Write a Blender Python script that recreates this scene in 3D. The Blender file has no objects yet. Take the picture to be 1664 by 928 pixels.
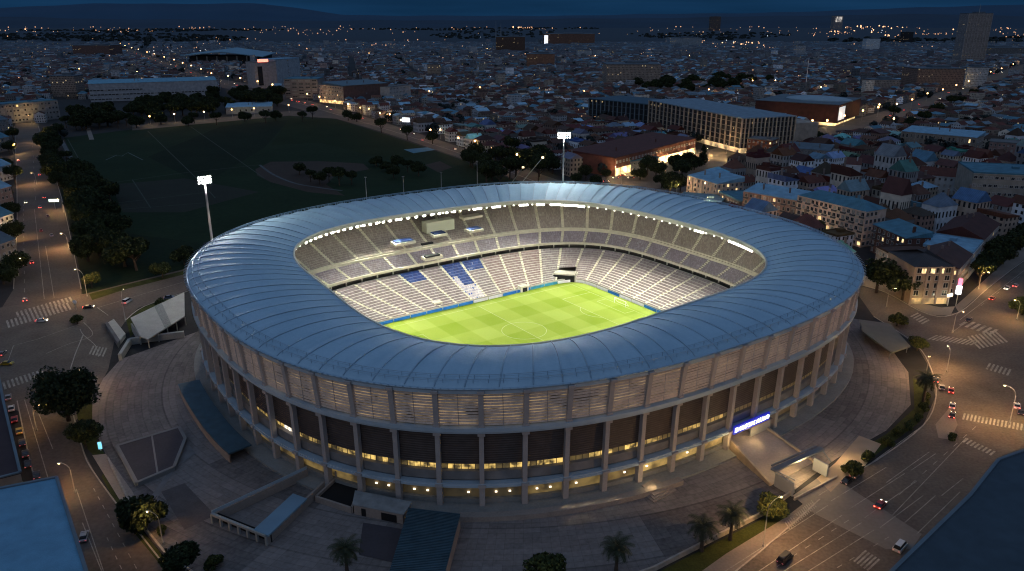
import bpy, bmesh, math, random
import numpy as np
from mathutils import Vector, Matrix
random.seed(7)
RNG = np.random.default_rng(11)
R = math.radians
scene = bpy.context.scene
COL = scene.collection

# ---------------------------------------------------------------- camera
FOC, TH, HC = 1253.6, 0.3318, 120.0
cam_d = bpy.data.cameras.new('camera')
cam = bpy.data.objects.new('camera', cam_d)
COL.objects.link(cam)
cam_d.sensor_width = 36.0
cam_d.lens = FOC / 1664 * 36
cam_d.clip_end = 60000
cam_d.clip_start = 1.0
cam.location = (0, 0, HC)
cam.rotation_euler = (math.pi / 2 - TH, 0, 0)
scene.camera = cam

def at(px, py, z=0.0):
    """point of the place at height z that the photograph shows at (px, py)"""
    u = (px - 832) / FOC; v = -(py - 464) / FOC
    dy = math.cos(TH) + v * math.sin(TH); dz = -math.sin(TH) + v * math.cos(TH)
    t = (z - HC) / dz
    return Vector((u * t, dy * t, z))

def px_of(p):
    x, y, z = p[0], p[1], p[2] - HC
    dep = y * math.cos(TH) - z * math.sin(TH)
    up = y * math.sin(TH) + z * math.cos(TH)
    dep = max(dep, 0.1)
    return 832 + FOC * x / dep, 464 - FOC * up / dep

def hz(p, py):
    """height of a thing standing at p whose top the photograph shows at row py"""
    a = TH - math.atan((464 - py) / FOC)
    return HC - p[1] * math.tan(a)

# ---------------------------------------------------------------- materials
MATS = {}
def newmat(name):
    m = bpy.data.materials.new(name); m.use_nodes = True
    nt = m.node_tree; b = nt.nodes['Principled BSDF']
    return m, nt, b

def mat(name, col, rough=0.7, metal=0.0, var=0.25, scale=0.15, bump=0.0, bscale=2.0, spec=0.3, scale2=None):
    if name in MATS: return MATS[name]
    m, nt, b = newmat(name)
    N, L = nt.nodes.new, nt.links.new
    geo = N('ShaderNodeNewGeometry')
    no = N('ShaderNodeTexNoise'); no.inputs['Scale'].default_value = scale; no.inputs['Detail'].default_value = 6
    L(geo.outputs['Position'], no.inputs['Vector'])
    fac = no.outputs['Fac']
    if scale2:
        n2 = N('ShaderNodeTexNoise'); n2.inputs['Scale'].default_value = scale2; n2.inputs['Detail'].default_value = 4
        L(geo.outputs['Position'], n2.inputs['Vector'])
        ad = N('ShaderNodeMath'); ad.operation = 'ADD'; L(fac, ad.inputs[0]); L(n2.outputs['Fac'], ad.inputs[1])
        hf = N('ShaderNodeMath'); hf.operation = 'MULTIPLY'; hf.inputs[1].default_value = 0.5; L(ad.outputs[0], hf.inputs[0])
        fac = hf.outputs[0]
    mr = N('ShaderNodeMapRange'); mr.inputs[1].default_value = 0.3; mr.inputs[2].default_value = 0.7
    mr.inputs[3].default_value = 1 - var; mr.inputs[4].default_value = 1 + var
    L(fac, mr.inputs[0])
    mx = N('ShaderNodeVectorMath'); mx.operation = 'MULTIPLY'; mx.inputs[0].default_value = col[:3]
    L(mr.outputs[0], mx.inputs[1])
    L(mx.outputs[0], b.inputs['Base Color'])
    b.inputs['Roughness'].default_value = rough; b.inputs['Metallic'].default_value = metal
    b.inputs['Specular IOR Level'].default_value = spec
    if bump:
        nb = N('ShaderNodeTexNoise'); nb.inputs['Scale'].default_value = bscale
        L(geo.outputs['Position'], nb.inputs['Vector'])
        bp = N('ShaderNodeBump'); bp.inputs['Strength'].default_value = bump
        L(nb.outputs['Fac'], bp.inputs['Height']); L(bp.outputs[0], b.inputs['Normal'])
    MATS[name] = m
    return m

def emit(name, col, s, base=(0.8, 0.8, 0.8), noise=0.0, nscale=1.0):
    if name in MATS: return MATS[name]
    m, nt, b = newmat(name)
    b.inputs['Base Color'].default_value = (*base, 1)
    b.inputs['Emission Color'].default_value = (*col, 1)
    b.inputs['Emission Strength'].default_value = s
    if noise:
        N, L = nt.nodes.new, nt.links.new
        geo = N('ShaderNodeNewGeometry')
        no = N('ShaderNodeTexNoise'); no.inputs['Scale'].default_value = nscale; no.inputs['Detail'].default_value = 3
        L(geo.outputs['Position'], no.inputs['Vector'])
        mr = N('ShaderNodeMapRange'); mr.inputs[1].default_value = 0.38; mr.inputs[2].default_value = 0.62
        mr.inputs[3].default_value = s * (1 - noise); mr.inputs[4].default_value = s * (1 + noise)
        L(no.outputs['Fac'], mr.inputs[0]); L(mr.outputs[0], b.inputs['Emission Strength'])
    MATS[name] = m
    return m

# ---------------------------------------------------------------- mesh builder
class MB:
    def __init__(s): s.v = []; s.f = []; s.mi = []; s.uv = None
    def add(s, vs, fs, mi=0):
        o = len(s.v); s.v += [tuple(p) for p in vs]
        s.f += [tuple(i + o for i in f) for f in fs]; s.mi += [mi] * len(fs); return s
    def box(s, c, d, rz=0.0, mi=0, taper=1.0):
        x, y, z = d[0] / 2, d[1] / 2, d[2] / 2; ca, sa = math.cos(rz), math.sin(rz); vs = []
        for k in (-1, 1):
            t = taper if k > 0 else 1.0
            for (a, b) in ((-1, -1), (1, -1), (1, 1), (-1, 1)):
                px, py = a * x * t, b * y * t
                vs.append((c[0] + px * ca - py * sa, c[1] + px * sa + py * ca, c[2] + k * z))
        return s.add(vs, [(3, 2, 1, 0), (4, 5, 6, 7), (0, 1, 5, 4), (1, 2, 6, 5), (2, 3, 7, 6), (3, 0, 4, 7)], mi)
    def prism(s, poly, z0, z1, mi=0, mi_top=None, bottom=True):
        n = len(poly)
        a = sum(poly[i][0] * poly[(i + 1) % n][1] - poly[(i + 1) % n][0] * poly[i][1] for i in range(n))
        if a < 0: poly = list(reversed(poly))
        zz0 = z0 if hasattr(z0, '__len__') else [z0] * n
        zz1 = z1 if hasattr(z1, '__len__') else [z1] * n
        if a < 0: zz0 = list(reversed(zz0)); zz1 = list(reversed(zz1))
        vs = [(p[0], p[1], zz0[i]) for i, p in enumerate(poly)] + [(p[0], p[1], zz1[i]) for i, p in enumerate(poly)]
        s.add(vs, [(i, (i + 1) % n, n + (i + 1) % n, n + i) for i in range(n)], mi)
        o = len(s.v) - 2 * n
        s.f.append(tuple(range(o + n, o + 2 * n))); s.mi.append(mi if mi_top is None else mi_top)
        if bottom: s.f.append(tuple(reversed(range(o, o + n)))); s.mi.append(mi)
        return s
    def tube(s, pts, r, n=6, closed=False, mi=0):
        pts = [Vector(p) for p in pts]; rr = r if hasattr(r, '__len__') else [r] * len(pts)
        vs = []; m = len(pts)
        for i, p in enumerate(pts):
            a = pts[(i - 1) % m] if (closed or i > 0) else p
            b = pts[(i + 1) % m] if (closed or i < m - 1) else p
            d = (b - a)
            if d.length < 1e-9: d = Vector((0, 0, 1))
            d.normalize()
            up = Vector((0, 0, 1)) if abs(d.z) < 0.95 else Vector((1, 0, 0))
            x = d.cross(up).normalized(); y = x.cross(d).normalized()
            for k in range(n):
                t = 2 * math.pi * k / n
                vs.append(p + (x * math.cos(t) + y * math.sin(t)) * rr[i])
        fs = []
        for i in range(m if closed else m - 1):
            j = (i + 1) % m
            for k in range(n):
                fs.append((i * n + k, j * n + k, j * n + (k + 1) % n, i * n + (k + 1) % n))
        if not closed: fs += [tuple(reversed(range(n))), tuple((m - 1) * n + k for k in range(n))]
        fs = [tuple(reversed(f)) for f in fs]
        return s.add(vs, fs, mi)
    def lathe(s, prof, c=(0, 0, 0), n=12, mi=0):
        vs = []
        for (r, z) in prof:
            for k in range(n):
                t = 2 * math.pi * k / n; vs.append((c[0] + r * math.cos(t), c[1] + r * math.sin(t), c[2] + z))
        fs = [(i * n + k, i * n + (k + 1) % n, (i + 1) * n + (k + 1) % n, (i + 1) * n + k) for i in range(len(prof) - 1) for k in range(n)]
        fs += [tuple(reversed(range(n))), tuple((len(prof) - 1) * n + k for k in range(n))]
        return s.add(vs, fs, mi)
    def mesh(s, name, mats, smooth=False):
        me = bpy.data.meshes.new(name); me.from_pydata(s.v, [], s.f)
        for m in (mats if isinstance(mats, (list, tuple)) else [mats]): me.materials.append(m)
        if any(s.mi): me.polygons.foreach_set('material_index', s.mi)
        if smooth: me.polygons.foreach_set('use_smooth', [True] * len(me.polygons))
        if s.uv is not None:
            l = me.uv_layers.new(name='UVMap'); l.data.foreach_set('uv', [c for f in s.uv for p in f for c in p])
        me.update(); return me
    def build(s, name, mats, parent=None, loc=None, rz=0.0, smooth=False):
        return link(name, s.mesh(name, mats, smooth), parent, loc, rz)

def link(name, me, parent=None, loc=None, rz=0.0):
    o = bpy.data.objects.new(name, me); COL.objects.link(o)
    if parent is not None: o.parent = parent
    if loc is not None: o.location = loc
    if rz: o.rotation_euler = (0, 0, rz)
    return o

def tag(o, label=None, cat=None, group=None, kind=None):
    if label: o['label'] = label
    if cat: o['category'] = cat
    if group: o['group'] = group
    if kind: o['kind'] = kind
    return o

def empty(name, loc=(0, 0, 0), rz=0.0, label=None, cat=None, group=None):
    o = bpy.data.objects.new(name, None); COL.objects.link(o); o.location = loc; o.rotation_euler = (0, 0, rz)
    o.empty_display_size = 0.5
    return tag(o, label, cat, group)

KIDS = {}
def kids(o):
    if o.name not in KIDS: KIDS[o.name] = list(o.children)
    return KIDS[o.name]
def copy_tree(o, parent=None):
    c = o.copy(); COL.objects.link(c); c.parent = parent
    for ch in kids(o): copy_tree(ch, c)
    return c

def structure(name, mb, mats, **k):
    o = mb.build(name, mats, **k); o['kind'] = 'structure'; return o

ZC = [0.0]
def zc():
    ZC[0] += 0.0006; return ZC[0]
def sheet(name, pts, z, m, mb=None):
    """flat ground sheet through world points"""
    ZC[0] += 0.0006; z += ZC[0]
    b = MB(); poly = [(p[0], p[1]) for p in pts]
    n = len(poly)
    a = sum(poly[i][0] * poly[(i + 1) % n][1] - poly[(i + 1) % n][0] * poly[i][1] for i in range(n))
    if a < 0: poly.reverse()
    bm = bmesh.new(); vs = [bm.verts.new((x, y, z)) for x, y in poly]
    f = bm.faces.new(vs); f.normal_update(); bmesh.ops.triangulate(bm, faces=[f])
    me = bpy.data.meshes.new(name); bm.to_mesh(me); bm.free(); me.materials.append(m)
    o = link(name, me); o['kind'] = 'structure'; return o

def P(l, z=0.0): return [at(x, y, z) for x, y in l]

def inside(pt, poly):
    x, y = pt[0], pt[1]; c = False; n = len(poly); j = n - 1
    for i in range(n):
        xi, yi, xj, yj = poly[i][0], poly[i][1], poly[j][0], poly[j][1]
        if (yi > y) != (yj > y) and x < (xj - xi) * (y - yi) / (yj - yi) + xi: c = not c
        j = i
    return c

# ---------------------------------------------------------------- world and sun
w = bpy.data.worlds.new('World'); scene.world = w; w.use_nodes = True
nt = w.node_tree; N, L = nt.nodes.new, nt.links.new
bg = nt.nodes['Background']
sky = N('ShaderNodeTexSky'); sky.sky_type = 'NISHITA'; sky.sun_disc = False
sky.sun_elevation = R(3.0); sky.sun_rotation = R(200); sky.altitude = 200; sky.dust_density = 1.0; sky.ozone_density = 3.0
tc = N('ShaderNodeTexCoord'); sep = N('ShaderNodeSeparateXYZ'); L(tc.outputs['Generated'], sep.inputs[0])
rp = N('ShaderNodeValToRGB')
rp.color_ramp.elements[0].position = 0.0; rp.color_ramp.elements[0].color = (0.0058, 0.031, 0.080, 1)
rp.color_ramp.elements[1].position = 0.65; rp.color_ramp.elements[1].color = (0.150, 0.225, 0.36, 1)
e = rp.color_ramp.elements.new(0.06); e.color = (0.007, 0.034, 0.086, 1)
e = rp.color_ramp.elements.new(0.25); e.color = (0.06, 0.105, 0.19, 1)
L(sep.outputs['Z'], rp.inputs[0])
# the dusk gradient (dark navy horizon, paler overhead) carried by the sky's own variation
hsv = N('ShaderNodeHueSaturation'); hsv.inputs['Saturation'].default_value = 0.35; L(sky.outputs[0], hsv.inputs['Color'])
ad = N('ShaderNodeMix'); ad.data_type = 'RGBA'; ad.blend_type = 'ADD'; ad.inputs[0].default_value = 1.0
sc_ = N('ShaderNodeVectorMath'); sc_.operation = 'SCALE'; sc_.inputs['Scale'].default_value = 0.02
L(hsv.outputs[0], sc_.inputs[0])
sc2 = N('ShaderNodeVectorMath'); sc2.operation = 'MULTIPLY'; L(sc_.outputs[0], sc2.inputs[0])
L(rp.outputs[0], sc2.inputs[1])
sc3 = N('ShaderNodeVectorMath'); sc3.operation = 'SCALE'; sc3.inputs['Scale'].default_value = 9.0
cn = N('ShaderNodeTexNoise'); cn.inputs['Scale'].default_value = 3.0; cn.inputs['Detail'].default_value = 7
cm = N('ShaderNodeMapping'); cm.inputs['Scale'].default_value = (1, 1, 14); L(tc.outputs['Generated'], cm.inputs[0]); L(cm.outputs[0], cn.inputs['Vector'])
cr = N('ShaderNodeMapRange'); cr.inputs[1].default_value = 0.35; cr.inputs[2].default_value = 0.7; cr.inputs[3].default_value = 0.85; cr.inputs[4].default_value = 1.35; L(cn.outputs['Fac'], cr.inputs[0])
cx = N('ShaderNodeVectorMath'); cx.operation = 'MULTIPLY'; L(rp.outputs[0], cx.inputs[0]); L(cr.outputs[0], cx.inputs[1])
L(cx.outputs[0], sc3.inputs[0])
L(sc3.outputs[0], ad.inputs[6]); L(sc2.outputs[0], ad.inputs[7])
L(ad.outputs[2], bg.inputs['Color'])
SKY_S = 0.10
bg.inputs['Strength'].default_value = SKY_S

sd = bpy.data.lights.new('sun', 'SUN'); sun = bpy.data.objects.new('sun', sd); COL.objects.link(sun)
sd.energy = 0.23; sd.angle = R(50); sd.color = (1.0, 0.88, 0.80)
sun.rotation_euler = (R(80), 0, R(-14))
scene.view_settings.view_transform = 'Standard'; scene.view_settings.look = 'None'; scene.view_settings.exposure = 0
cy = scene.cycles
cy.use_denoising = True; cy.use_adaptive_sampling = True; cy.adaptive_threshold = 0.01
cy.max_bounces = 5; cy.diffuse_bounces = 3; cy.glossy_bounces = 2; cy.transmission_bounces = 2; cy.transparent_max_bounces = 4
cy.sample_clamp_indirect = 3.0; cy.caustics_reflective = False; cy.caustics_refractive = False
scene.render.film_transparent = False
cy.pixel_filter_type = 'BLACKMAN_HARRIS'; cy.filter_width = 1.15

def light(name, kind, loc, energy, col, parent=None, radius=0.4, target=None, spot=100, blend=0.6):
    d = bpy.data.lights.new(name, kind); d.energy = energy; d.color = col
    o = bpy.data.objects.new(name, d); COL.objects.link(o)
    if kind in ('POINT', 'SPOT'): d.shadow_soft_size = radius
    if kind == 'SPOT': d.spot_size = R(spot); d.spot_blend = blend
    if parent is not None: o.parent = parent
    o.location = loc
    if target is not None:
        o.rotation_euler = (Vector(target) - Vector(loc)).to_track_quat('-Z', 'Y').to_euler()
    return o
# ================================================================ STADIUM
SC = (4.95, 291.7); SPHI = 0.6096; CA, SA = math.cos(SPHI), math.sin(SPHI)
def s2w(u, v, z=0): return Vector((SC[0] + u * CA - v * SA, SC[1] + u * SA + v * CA, z))
def w2s(p):
    dx, dy = p[0] - SC[0], p[1] - SC[1]; return dx * CA + dy * SA, -dx * SA + dy * CA
Q = 204; NR = 4 * Q; BAY = 12
def ring(a, b, n, co=None, off=0.0):
    """closed curve resampled to NR points, equal arc inside each quadrant"""
    t = np.linspace(0, 2 * np.pi, 8 * 4000 + 1)
    r = ((np.abs(np.cos(t)) / a) ** n + (np.abs(np.sin(t)) / b) ** n) ** (-1 / n)
    if co is not None:
        r = r * (1 + co[0] + sum(co[2 * k - 1] * np.cos(k * t) + co[2 * k] * np.sin(k * t) for k in range(1, len(co) // 2 + 1)))
    x, y = r * np.cos(t), r * np.sin(t); out = []
    for q in range(4):
        i0, i1 = q * 8000, (q + 1) * 8000
        xx, yy = x[i0:i1 + 1], y[i0:i1 + 1]
        s = np.concatenate([[0], np.cumsum(np.hypot(np.diff(xx), np.diff(yy)))]); s /= s[-1]
        k = np.arange(Q) / Q
        out.append(np.stack([np.interp(k, s, xx), np.interp(k, s, yy)], 1))
    o = np.concatenate(out)
    if off:
        d = np.roll(o, -1, 0) - np.roll(o, 1, 0); nn = np.stack([d[:, 1], -d[:, 0]], 1); nn /= np.linalg.norm(nn, axis=1)[:, None]
        o = o + nn * off
    return o
R_OUT = ring(121.1, 112.0, 2.52)
R_IN = ring(82.7, 80.1, 3.2, [-0.00026, 0.00179, 0.00101, 0.00216, 0.00441, 0.01996, -0.01199])
R_RING = ring(119.4, 110.4, 2.52)
R_FACE = ring(118.9, 109.4, 2.52)
def wallring(mb, ra, za, rb, zb, mi=0, i0=0, i1=NR, flip=False):
    idx = [i % NR for i in range(i0, i1 + 1)] if i1 - i0 < NR else list(range(NR)) + [0]
    vs = [(ra[i][0], ra[i][1], za) for i in idx] + [(rb[i][0], rb[i][1], zb) for i in idx]; n = len(idx)
    fs = [(k, k + 1, n + k + 1, n + k) if not flip else (k + 1, k, n + k, n + k + 1) for k in range(n - 1)]
    return mb.add(vs, fs, mi)
def off(r, d):
    t = np.roll(r, -1, 0) - np.roll(r, 1, 0); nn = np.stack([t[:, 1], -t[:, 0]], 1); nn /= np.linalg.norm(nn, axis=1)[:, None]
    return r + nn * d
def solidring(mb, r0, r1, z0, z1, mi=0, i0=0, i1=NR):
    """ring of rectangular section, r0 inner, r1 outer"""
    wallring(mb, r1, z0, r1, z1, mi, i0, i1); wallring(mb, r1, z1, r0, z1, mi, i0, i1)
    wallring(mb, r0, z1, r0, z0, mi, i0, i1); wallring(mb, r0, z0, r1, z0, mi, i0, i1)

CONC = mat('facade_concrete', (0.37, 0.335, 0.32), 0.8, var=0.12, scale=0.3, scale2=2.0)
CONC2 = mat('stand_concrete', (0.42, 0.40, 0.33), 0.85, var=0.12, scale=0.4)
BLUEC = mat('painted_ring_beam', (0.36, 0.44, 0.50), 0.6, var=0.1, scale=0.3)
DARKW = mat('dark_facade_cladding', (0.075, 0.062, 0.058), 0.7, var=0.15, scale=0.3)
PLINTH = mat('plinth_concrete', (0.23, 0.23, 0.22), 0.8, var=0.2, scale=0.2, scale2=1.5)
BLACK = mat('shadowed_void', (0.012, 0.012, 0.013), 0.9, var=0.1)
GLASS_D = mat('dark_glass', (0.015, 0.018, 0.022), 0.15, var=0.1, spec=0.6)

def cladding():
    m, nt, b = newmat('corrugated_cladding'); N, L = nt.nodes.new, nt.links.new
    g = N('ShaderNodeNewGeometry'); sp = N('ShaderNodeSeparateXYZ'); L(g.outputs['Position'], sp.inputs[0])
    m1 = N('ShaderNodeMath'); m1.operation = 'MULTIPLY'; m1.inputs[1].default_value = 9.0; L(sp.outputs['Z'], m1.inputs[0])
    s = N('ShaderNodeMath'); s.operation = 'SINE'; L(m1.outputs[0], s.inputs[0])
    no = N('ShaderNodeTexNoise'); no.inputs['Scale'].default_value = 0.4; no.inputs['Detail'].default_value = 5; L(g.outputs['Position'], no.inputs['Vector'])
    mr = N('ShaderNodeMapRange'); mr.inputs[1].default_value = -1; mr.inputs[3].default_value = 0.75; mr.inputs[4].default_value = 1.1; L(s.outputs[0], mr.inputs[0])
    mr2 = N('ShaderNodeMapRange'); mr2.inputs[1].default_value = 0.3; mr2.inputs[2].default_value = 0.7; mr2.inputs[3].default_value = 0.8; mr2.inputs[4].default_value = 1.2; L(no.outputs['Fac'], mr2.inputs[0])
    k = N('ShaderNodeMath'); k.operation = 'MULTIPLY'; L(mr.outputs[0], k.inputs[0]); L(mr2.outputs[0], k.inputs[1])
    v = N('ShaderNodeVectorMath'); v.operation = 'MULTIPLY'; v.inputs[0].default_value = (0.085, 0.066, 0.060); L(k.outputs[0], v.inputs[1])
    L(v.outputs[0], b.inputs['Base Color']); b.inputs['Roughness'].default_value = 0.65
    bp = N('ShaderNodeBump'); bp.inputs['Strength'].default_value = 0.5; bp.inputs['Distance'].default_value = 0.1
    L(s.outputs[0], bp.inputs['Height']); L(bp.outputs[0], b.inputs['Normal'])
    return m
CLAD = cladding()

stad = empty('stadium', (SC[0], SC[1], 0), SPHI, 'large oval football stadium with floodlit green pitch and pale blue ribbed ring roof', 'stadium')

# ---- roof shell
PROF = [(0.0, 35.06), (0.015, 35.7), (0.05, 36.3), (0.12, 36.9), (0.22, 37.4), (0.34, 37.6), (0.46, 37.5), (0.58, 37.1), (0.70, 36.5), (0.82, 35.6), (0.92, 34.7), (0.985, 34.0), (1.0, 33.76)]
def roofpt(i, t, dz=0.0):
    i %= NR
    z = np.interp(t, [p[0] for p in PROF], [p[1] for p in PROF])
    a, b = R_OUT[i], R_IN[i]
    return (a[0] * (1 - t) + b[0] * t, a[1] * (1 - t) + b[1] * t, z + dz)
def roof_mat():
    m, nt, b = newmat('roof_sheet'); N, L = nt.nodes.new, nt.links.new
    tc = N('ShaderNodeTexCoord')
    no = N('ShaderNodeTexNoise'); no.inputs['Scale'].default_value = 0.05; no.inputs['Detail'].default_value = 8; no.inputs['Roughness'].default_value = 0.65
    L(tc.outputs['Object'], no.inputs['Vector'])
    n2 = N('ShaderNodeTexNoise'); n2.inputs['Scale'].default_value = 1.2; n2.inputs['Detail'].default_value = 4; L(tc.outputs['Object'], n2.inputs['Vector'])
    sp = N('ShaderNodeSeparateXYZ'); L(tc.outputs['Object'], sp.inputs[0]); at2 = N('ShaderNodeMath'); at2.operation = 'ARCTAN2'; L(sp.outputs['Y'], at2.inputs[0]); L(sp.outputs['X'], at2.inputs[1])
    ln_ = N('ShaderNodeVectorMath'); ln_.operation = 'LENGTH'; L(tc.outputs['Object'], ln_.inputs[0]); cmb = N('ShaderNodeCombineXYZ'); L(at2.outputs[0], cmb.inputs[0]); L(ln_.outputs['Value'], cmb.inputs[1])
    mp = N('ShaderNodeMapping'); mp.inputs['Scale'].default_value = (60, .05, 1); L(cmb.outputs[0], mp.inputs[0]); n4 = N('ShaderNodeTexNoise'); n4.inputs['Scale'].default_value = 1.0; n4.inputs['Detail'].default_value = 5; L(mp.outputs[0], n4.inputs['Vector'])
    a0 = N('ShaderNodeMath'); a0.operation = 'MULTIPLY_ADD'; a0.inputs[1].default_value = 0.30; L(n2.outputs['Fac'], a0.inputs[0]); L(no.outputs['Fac'], a0.inputs[2])
    a = N('ShaderNodeMath'); a.operation = 'MULTIPLY_ADD'; a.inputs[1].default_value = 0.45; L(n4.outputs['Fac'], a.inputs[0]); L(a0.outputs[0], a.inputs[2])
    a9 = N('ShaderNodeMath'); a9.operation = 'SUBTRACT'; a9.inputs[1].default_value = 0.2; L(a.outputs[0], a9.inputs[0]); a = a9
    rp = N('ShaderNodeValToRGB'); L(a.outputs[0], rp.inputs[0])
    rp.color_ramp.elements[0].position = 0.35; rp.color_ramp.elements[0].color = (0.245, 0.39, 0.50, 1)
    rp.color_ramp.elements[1].position = 0.95; rp.color_ramp.elements[1].color = (0.36, 0.525, 0.645, 1)
    L(rp.outputs[0], b.inputs['Base Color'])
    b.inputs['Roughness'].default_value = 0.66; b.inputs['Metallic'].default_value = 0.05; b.inputs['Specular IOR Level'].default_value = 0.42
    bp = N('ShaderNodeBump'); bp.inputs['Strength'].default_value = 0.25; bp.inputs['Distance'].default_value = 0.3
    L(n2.outputs['Fac'], bp.inputs['Height']); L(bp.outputs[0], b.inputs['Normal'])
    return m
ROOF = roof_mat(); RIBM = mat('roof_rib_metal', (0.30, 0.42, 0.52), 0.45, 0.3, var=0.1)
UNDER = mat('roof_underside', (0.55, 0.53, 0.45), 0.8, var=0.1)
b = MB(); T = [p[0] for p in PROF]; M_ = len(T)
vs = []
for i in range(NR):
    ph = (i % 8.5) / 8.5; sag = -0.50 * math.sin(math.pi * ph)
    for t in T:
        k = math.sin(math.pi * min(1, max(0, t))) ** 0.5 if 0 < t < 1 else 0
        x, y, z = roofpt(i, t); vs.append((x, y, z + sag * k))
fs = []
for i in range(NR):
    j = (i + 1) % NR
    for k in range(M_ - 1): fs.append((i * M_ + k, j * M_ + k, j * M_ + k + 1, i * M_ + k + 1))
b.add(vs, fs)
roof = b.build('roof', ROOF, stad, smooth=True)
ub = MB()   # soffit under the shell
wallring(ub, R_IN, 33.7, off(R_IN, 0.5), 32.0, flip=True)
wallring(ub, off(R_IN, 0.5), 32.0, off(R_OUT, -3.0), 34.2)
ub.build('roof_soffit', UNDER, roof)
fb = MB(); wallring(fb, R_OUT, 34.0, R_OUT, 35.06); wallring(fb, off(R_OUT, -3.0), 34.0, R_OUT, 34.0)
fb.build('roof_fascia', BLUEC, stad)
rb = MB(); rb.tube([(p[0], p[1], 33.86) for p in R_IN], 0.42, 6, True); rb.build('inner_rim', mat('rim_paint', (0.55, 0.55, 0.5), 0.5, var=0.08), roof, smooth=True)
rb = MB(); rb.tube([(p[0], p[1], 35.25) for p in R_OUT], 0.3, 6, True)
for i in range(0, NR, 2):
    p = R_OUT[i]; d = Vector((p[0], p[1], 0)).normalized()
    rb.tube([(p[0], p[1], 35.3), (p[0] + d.x * 1.0, p[1] + d.y * 1.0, 35.9)], 0.09, 4)
rb.build('gutter_rim', RIBM, roof, smooth=True)
for t, h in ((0.05, 1.0), (0.105, 1.0)):
    rb = MB(); pts = [roofpt(i, t, h) for i in range(0, NR, 2)]
    rb.tube(pts, 0.09, 5, True)
    rb.tube([(p[0], p[1], p[2] - 0.45) for p in pts], 0.06, 4, True)
    for i in range(0, NR, 4):
        p = roofpt(i, t, 0); rb.box((p[0], p[1], p[2] + 0.5), (0.12, 0.12, 1.1))
    rb.build('walkway_rail', RIBM, roof)
COLOFF = 6
for k in range(96):
    i = int(round(k * 8.5))
    rb = MB(); rb.tube([roofpt(i, t, 0.06) for t in T[1:]], 0.17, 5); rb.build('roof_rib', RIBM, roof, smooth=True)

# ---- upper louvre band
LOUV = mat('louvre_slat', (0.60, 0.475, 0.385), 0.6, var=0.3, scale=0.8, scale2=4.0)
LGLOW = emit('louvre_backlight', (1.0, 0.68, 0.36), 0.17, (0.05, 0.04, 0.035), 0.95, 0.25)
NS = 11
Z_TOP, Z_RING = 34.0, 24.3
for k in range(68):
    i0 = k * BAY + COLOFF; lb = MB()
    ra, rb_ = off(R_RING, 0.4), off(R_OUT, -0.7)
    for s in range(NS):
        f0 = (s + 0.15) / NS; f1 = (s + 0.72 + 0.12 * math.sin(k * 3.1 + s * 1.7)) / NS
        A = ra * (1 - f0) + rb_ * f0; B = ra * (1 - f1) + rb_ * f1
        wallring(lb, A + 0, Z_RING + 0.3 + (Z_TOP - Z_RING - 0.6) * f0, off(B, -0.30), Z_RING + 0.3 + (Z_TOP - Z_RING - 0.6) * f1, 0, i0, i0 + BAY)
    # backing
    wallring(lb, off(ra, -0.7), Z_RING + 0.2, off(rb_, -0.7), Z_TOP, 1, i0, i0 + BAY)
    # thin mid mullion
    im = (i0 + BAY // 2) % NR
    lb.tube([(ra[im][0], ra[im][1], Z_RING + 0.2), (rb_[im][0], rb_[im][1], Z_TOP)], 0.09, 4, mi=2)
    lb.build('louvre_panel', [LOUV, LGLOW, CONC], stad)
pil = None
def radial(i, r):
    d = r[(i + 1) % NR] - r[(i - 1) % NR]; return math.atan2(-d[0], d[1])   # outward normal angle
for k in range(68):
    i = (k * BAY + COLOFF) % NR; p0, p1 = R_RING[i], R_OUT[i]; a = radial(i, R_RING)
    if pil is None:
        lean = math.hypot(*(p1 - p0)) - 0.5
        mb = MB()
        for s in range(1):
            mb.add([(x + dx, y, z) for z, dx in ((Z_RING, 0), (Z_TOP + 0.4, lean)) for x, y in ((-0.5, -0.65), (0.75, -0.65), (0.75, 0.65), (-0.5, 0.65))],
                   [(3, 2, 1, 0), (4, 5, 6, 7), (0, 1, 5, 4), (1, 2, 6, 5), (2, 3, 7, 6), (3, 0, 4, 7)])
        mb.box((lean + 0.5, 0, Z_TOP + 0.55), (1.6, 1.7, 0.7)); mb.box((0.35, 0, Z_RING + 0.3), (1.6, 1.6, 0.6))
        pil = mb.mesh('pilaster', CONC)
    link('pilaster', pil, stad, (p0[0], p0[1], 0), a)
# ---- ring beams
mb = MB(); solidring(mb, off(R_RING, -1.6), off(R_RING, 1.5), 23.3, 24.3); solidring(mb, off(R_RING, -0.4), off(R_RING, 1.0), 22.6, 23.3)
mb.build('upper_ring_beam', BLUEC, stad)
mb = MB(); solidring(mb, off(R_FACE, -3.0), off(R_FACE, 1.0), 6.4, 7.0); solidring(mb, off(R_FACE, -1.0), off(R_FACE, 0.8), 7.0, 7.4)
mb.build('lower_ring_beam', BLUEC, stad)
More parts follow.
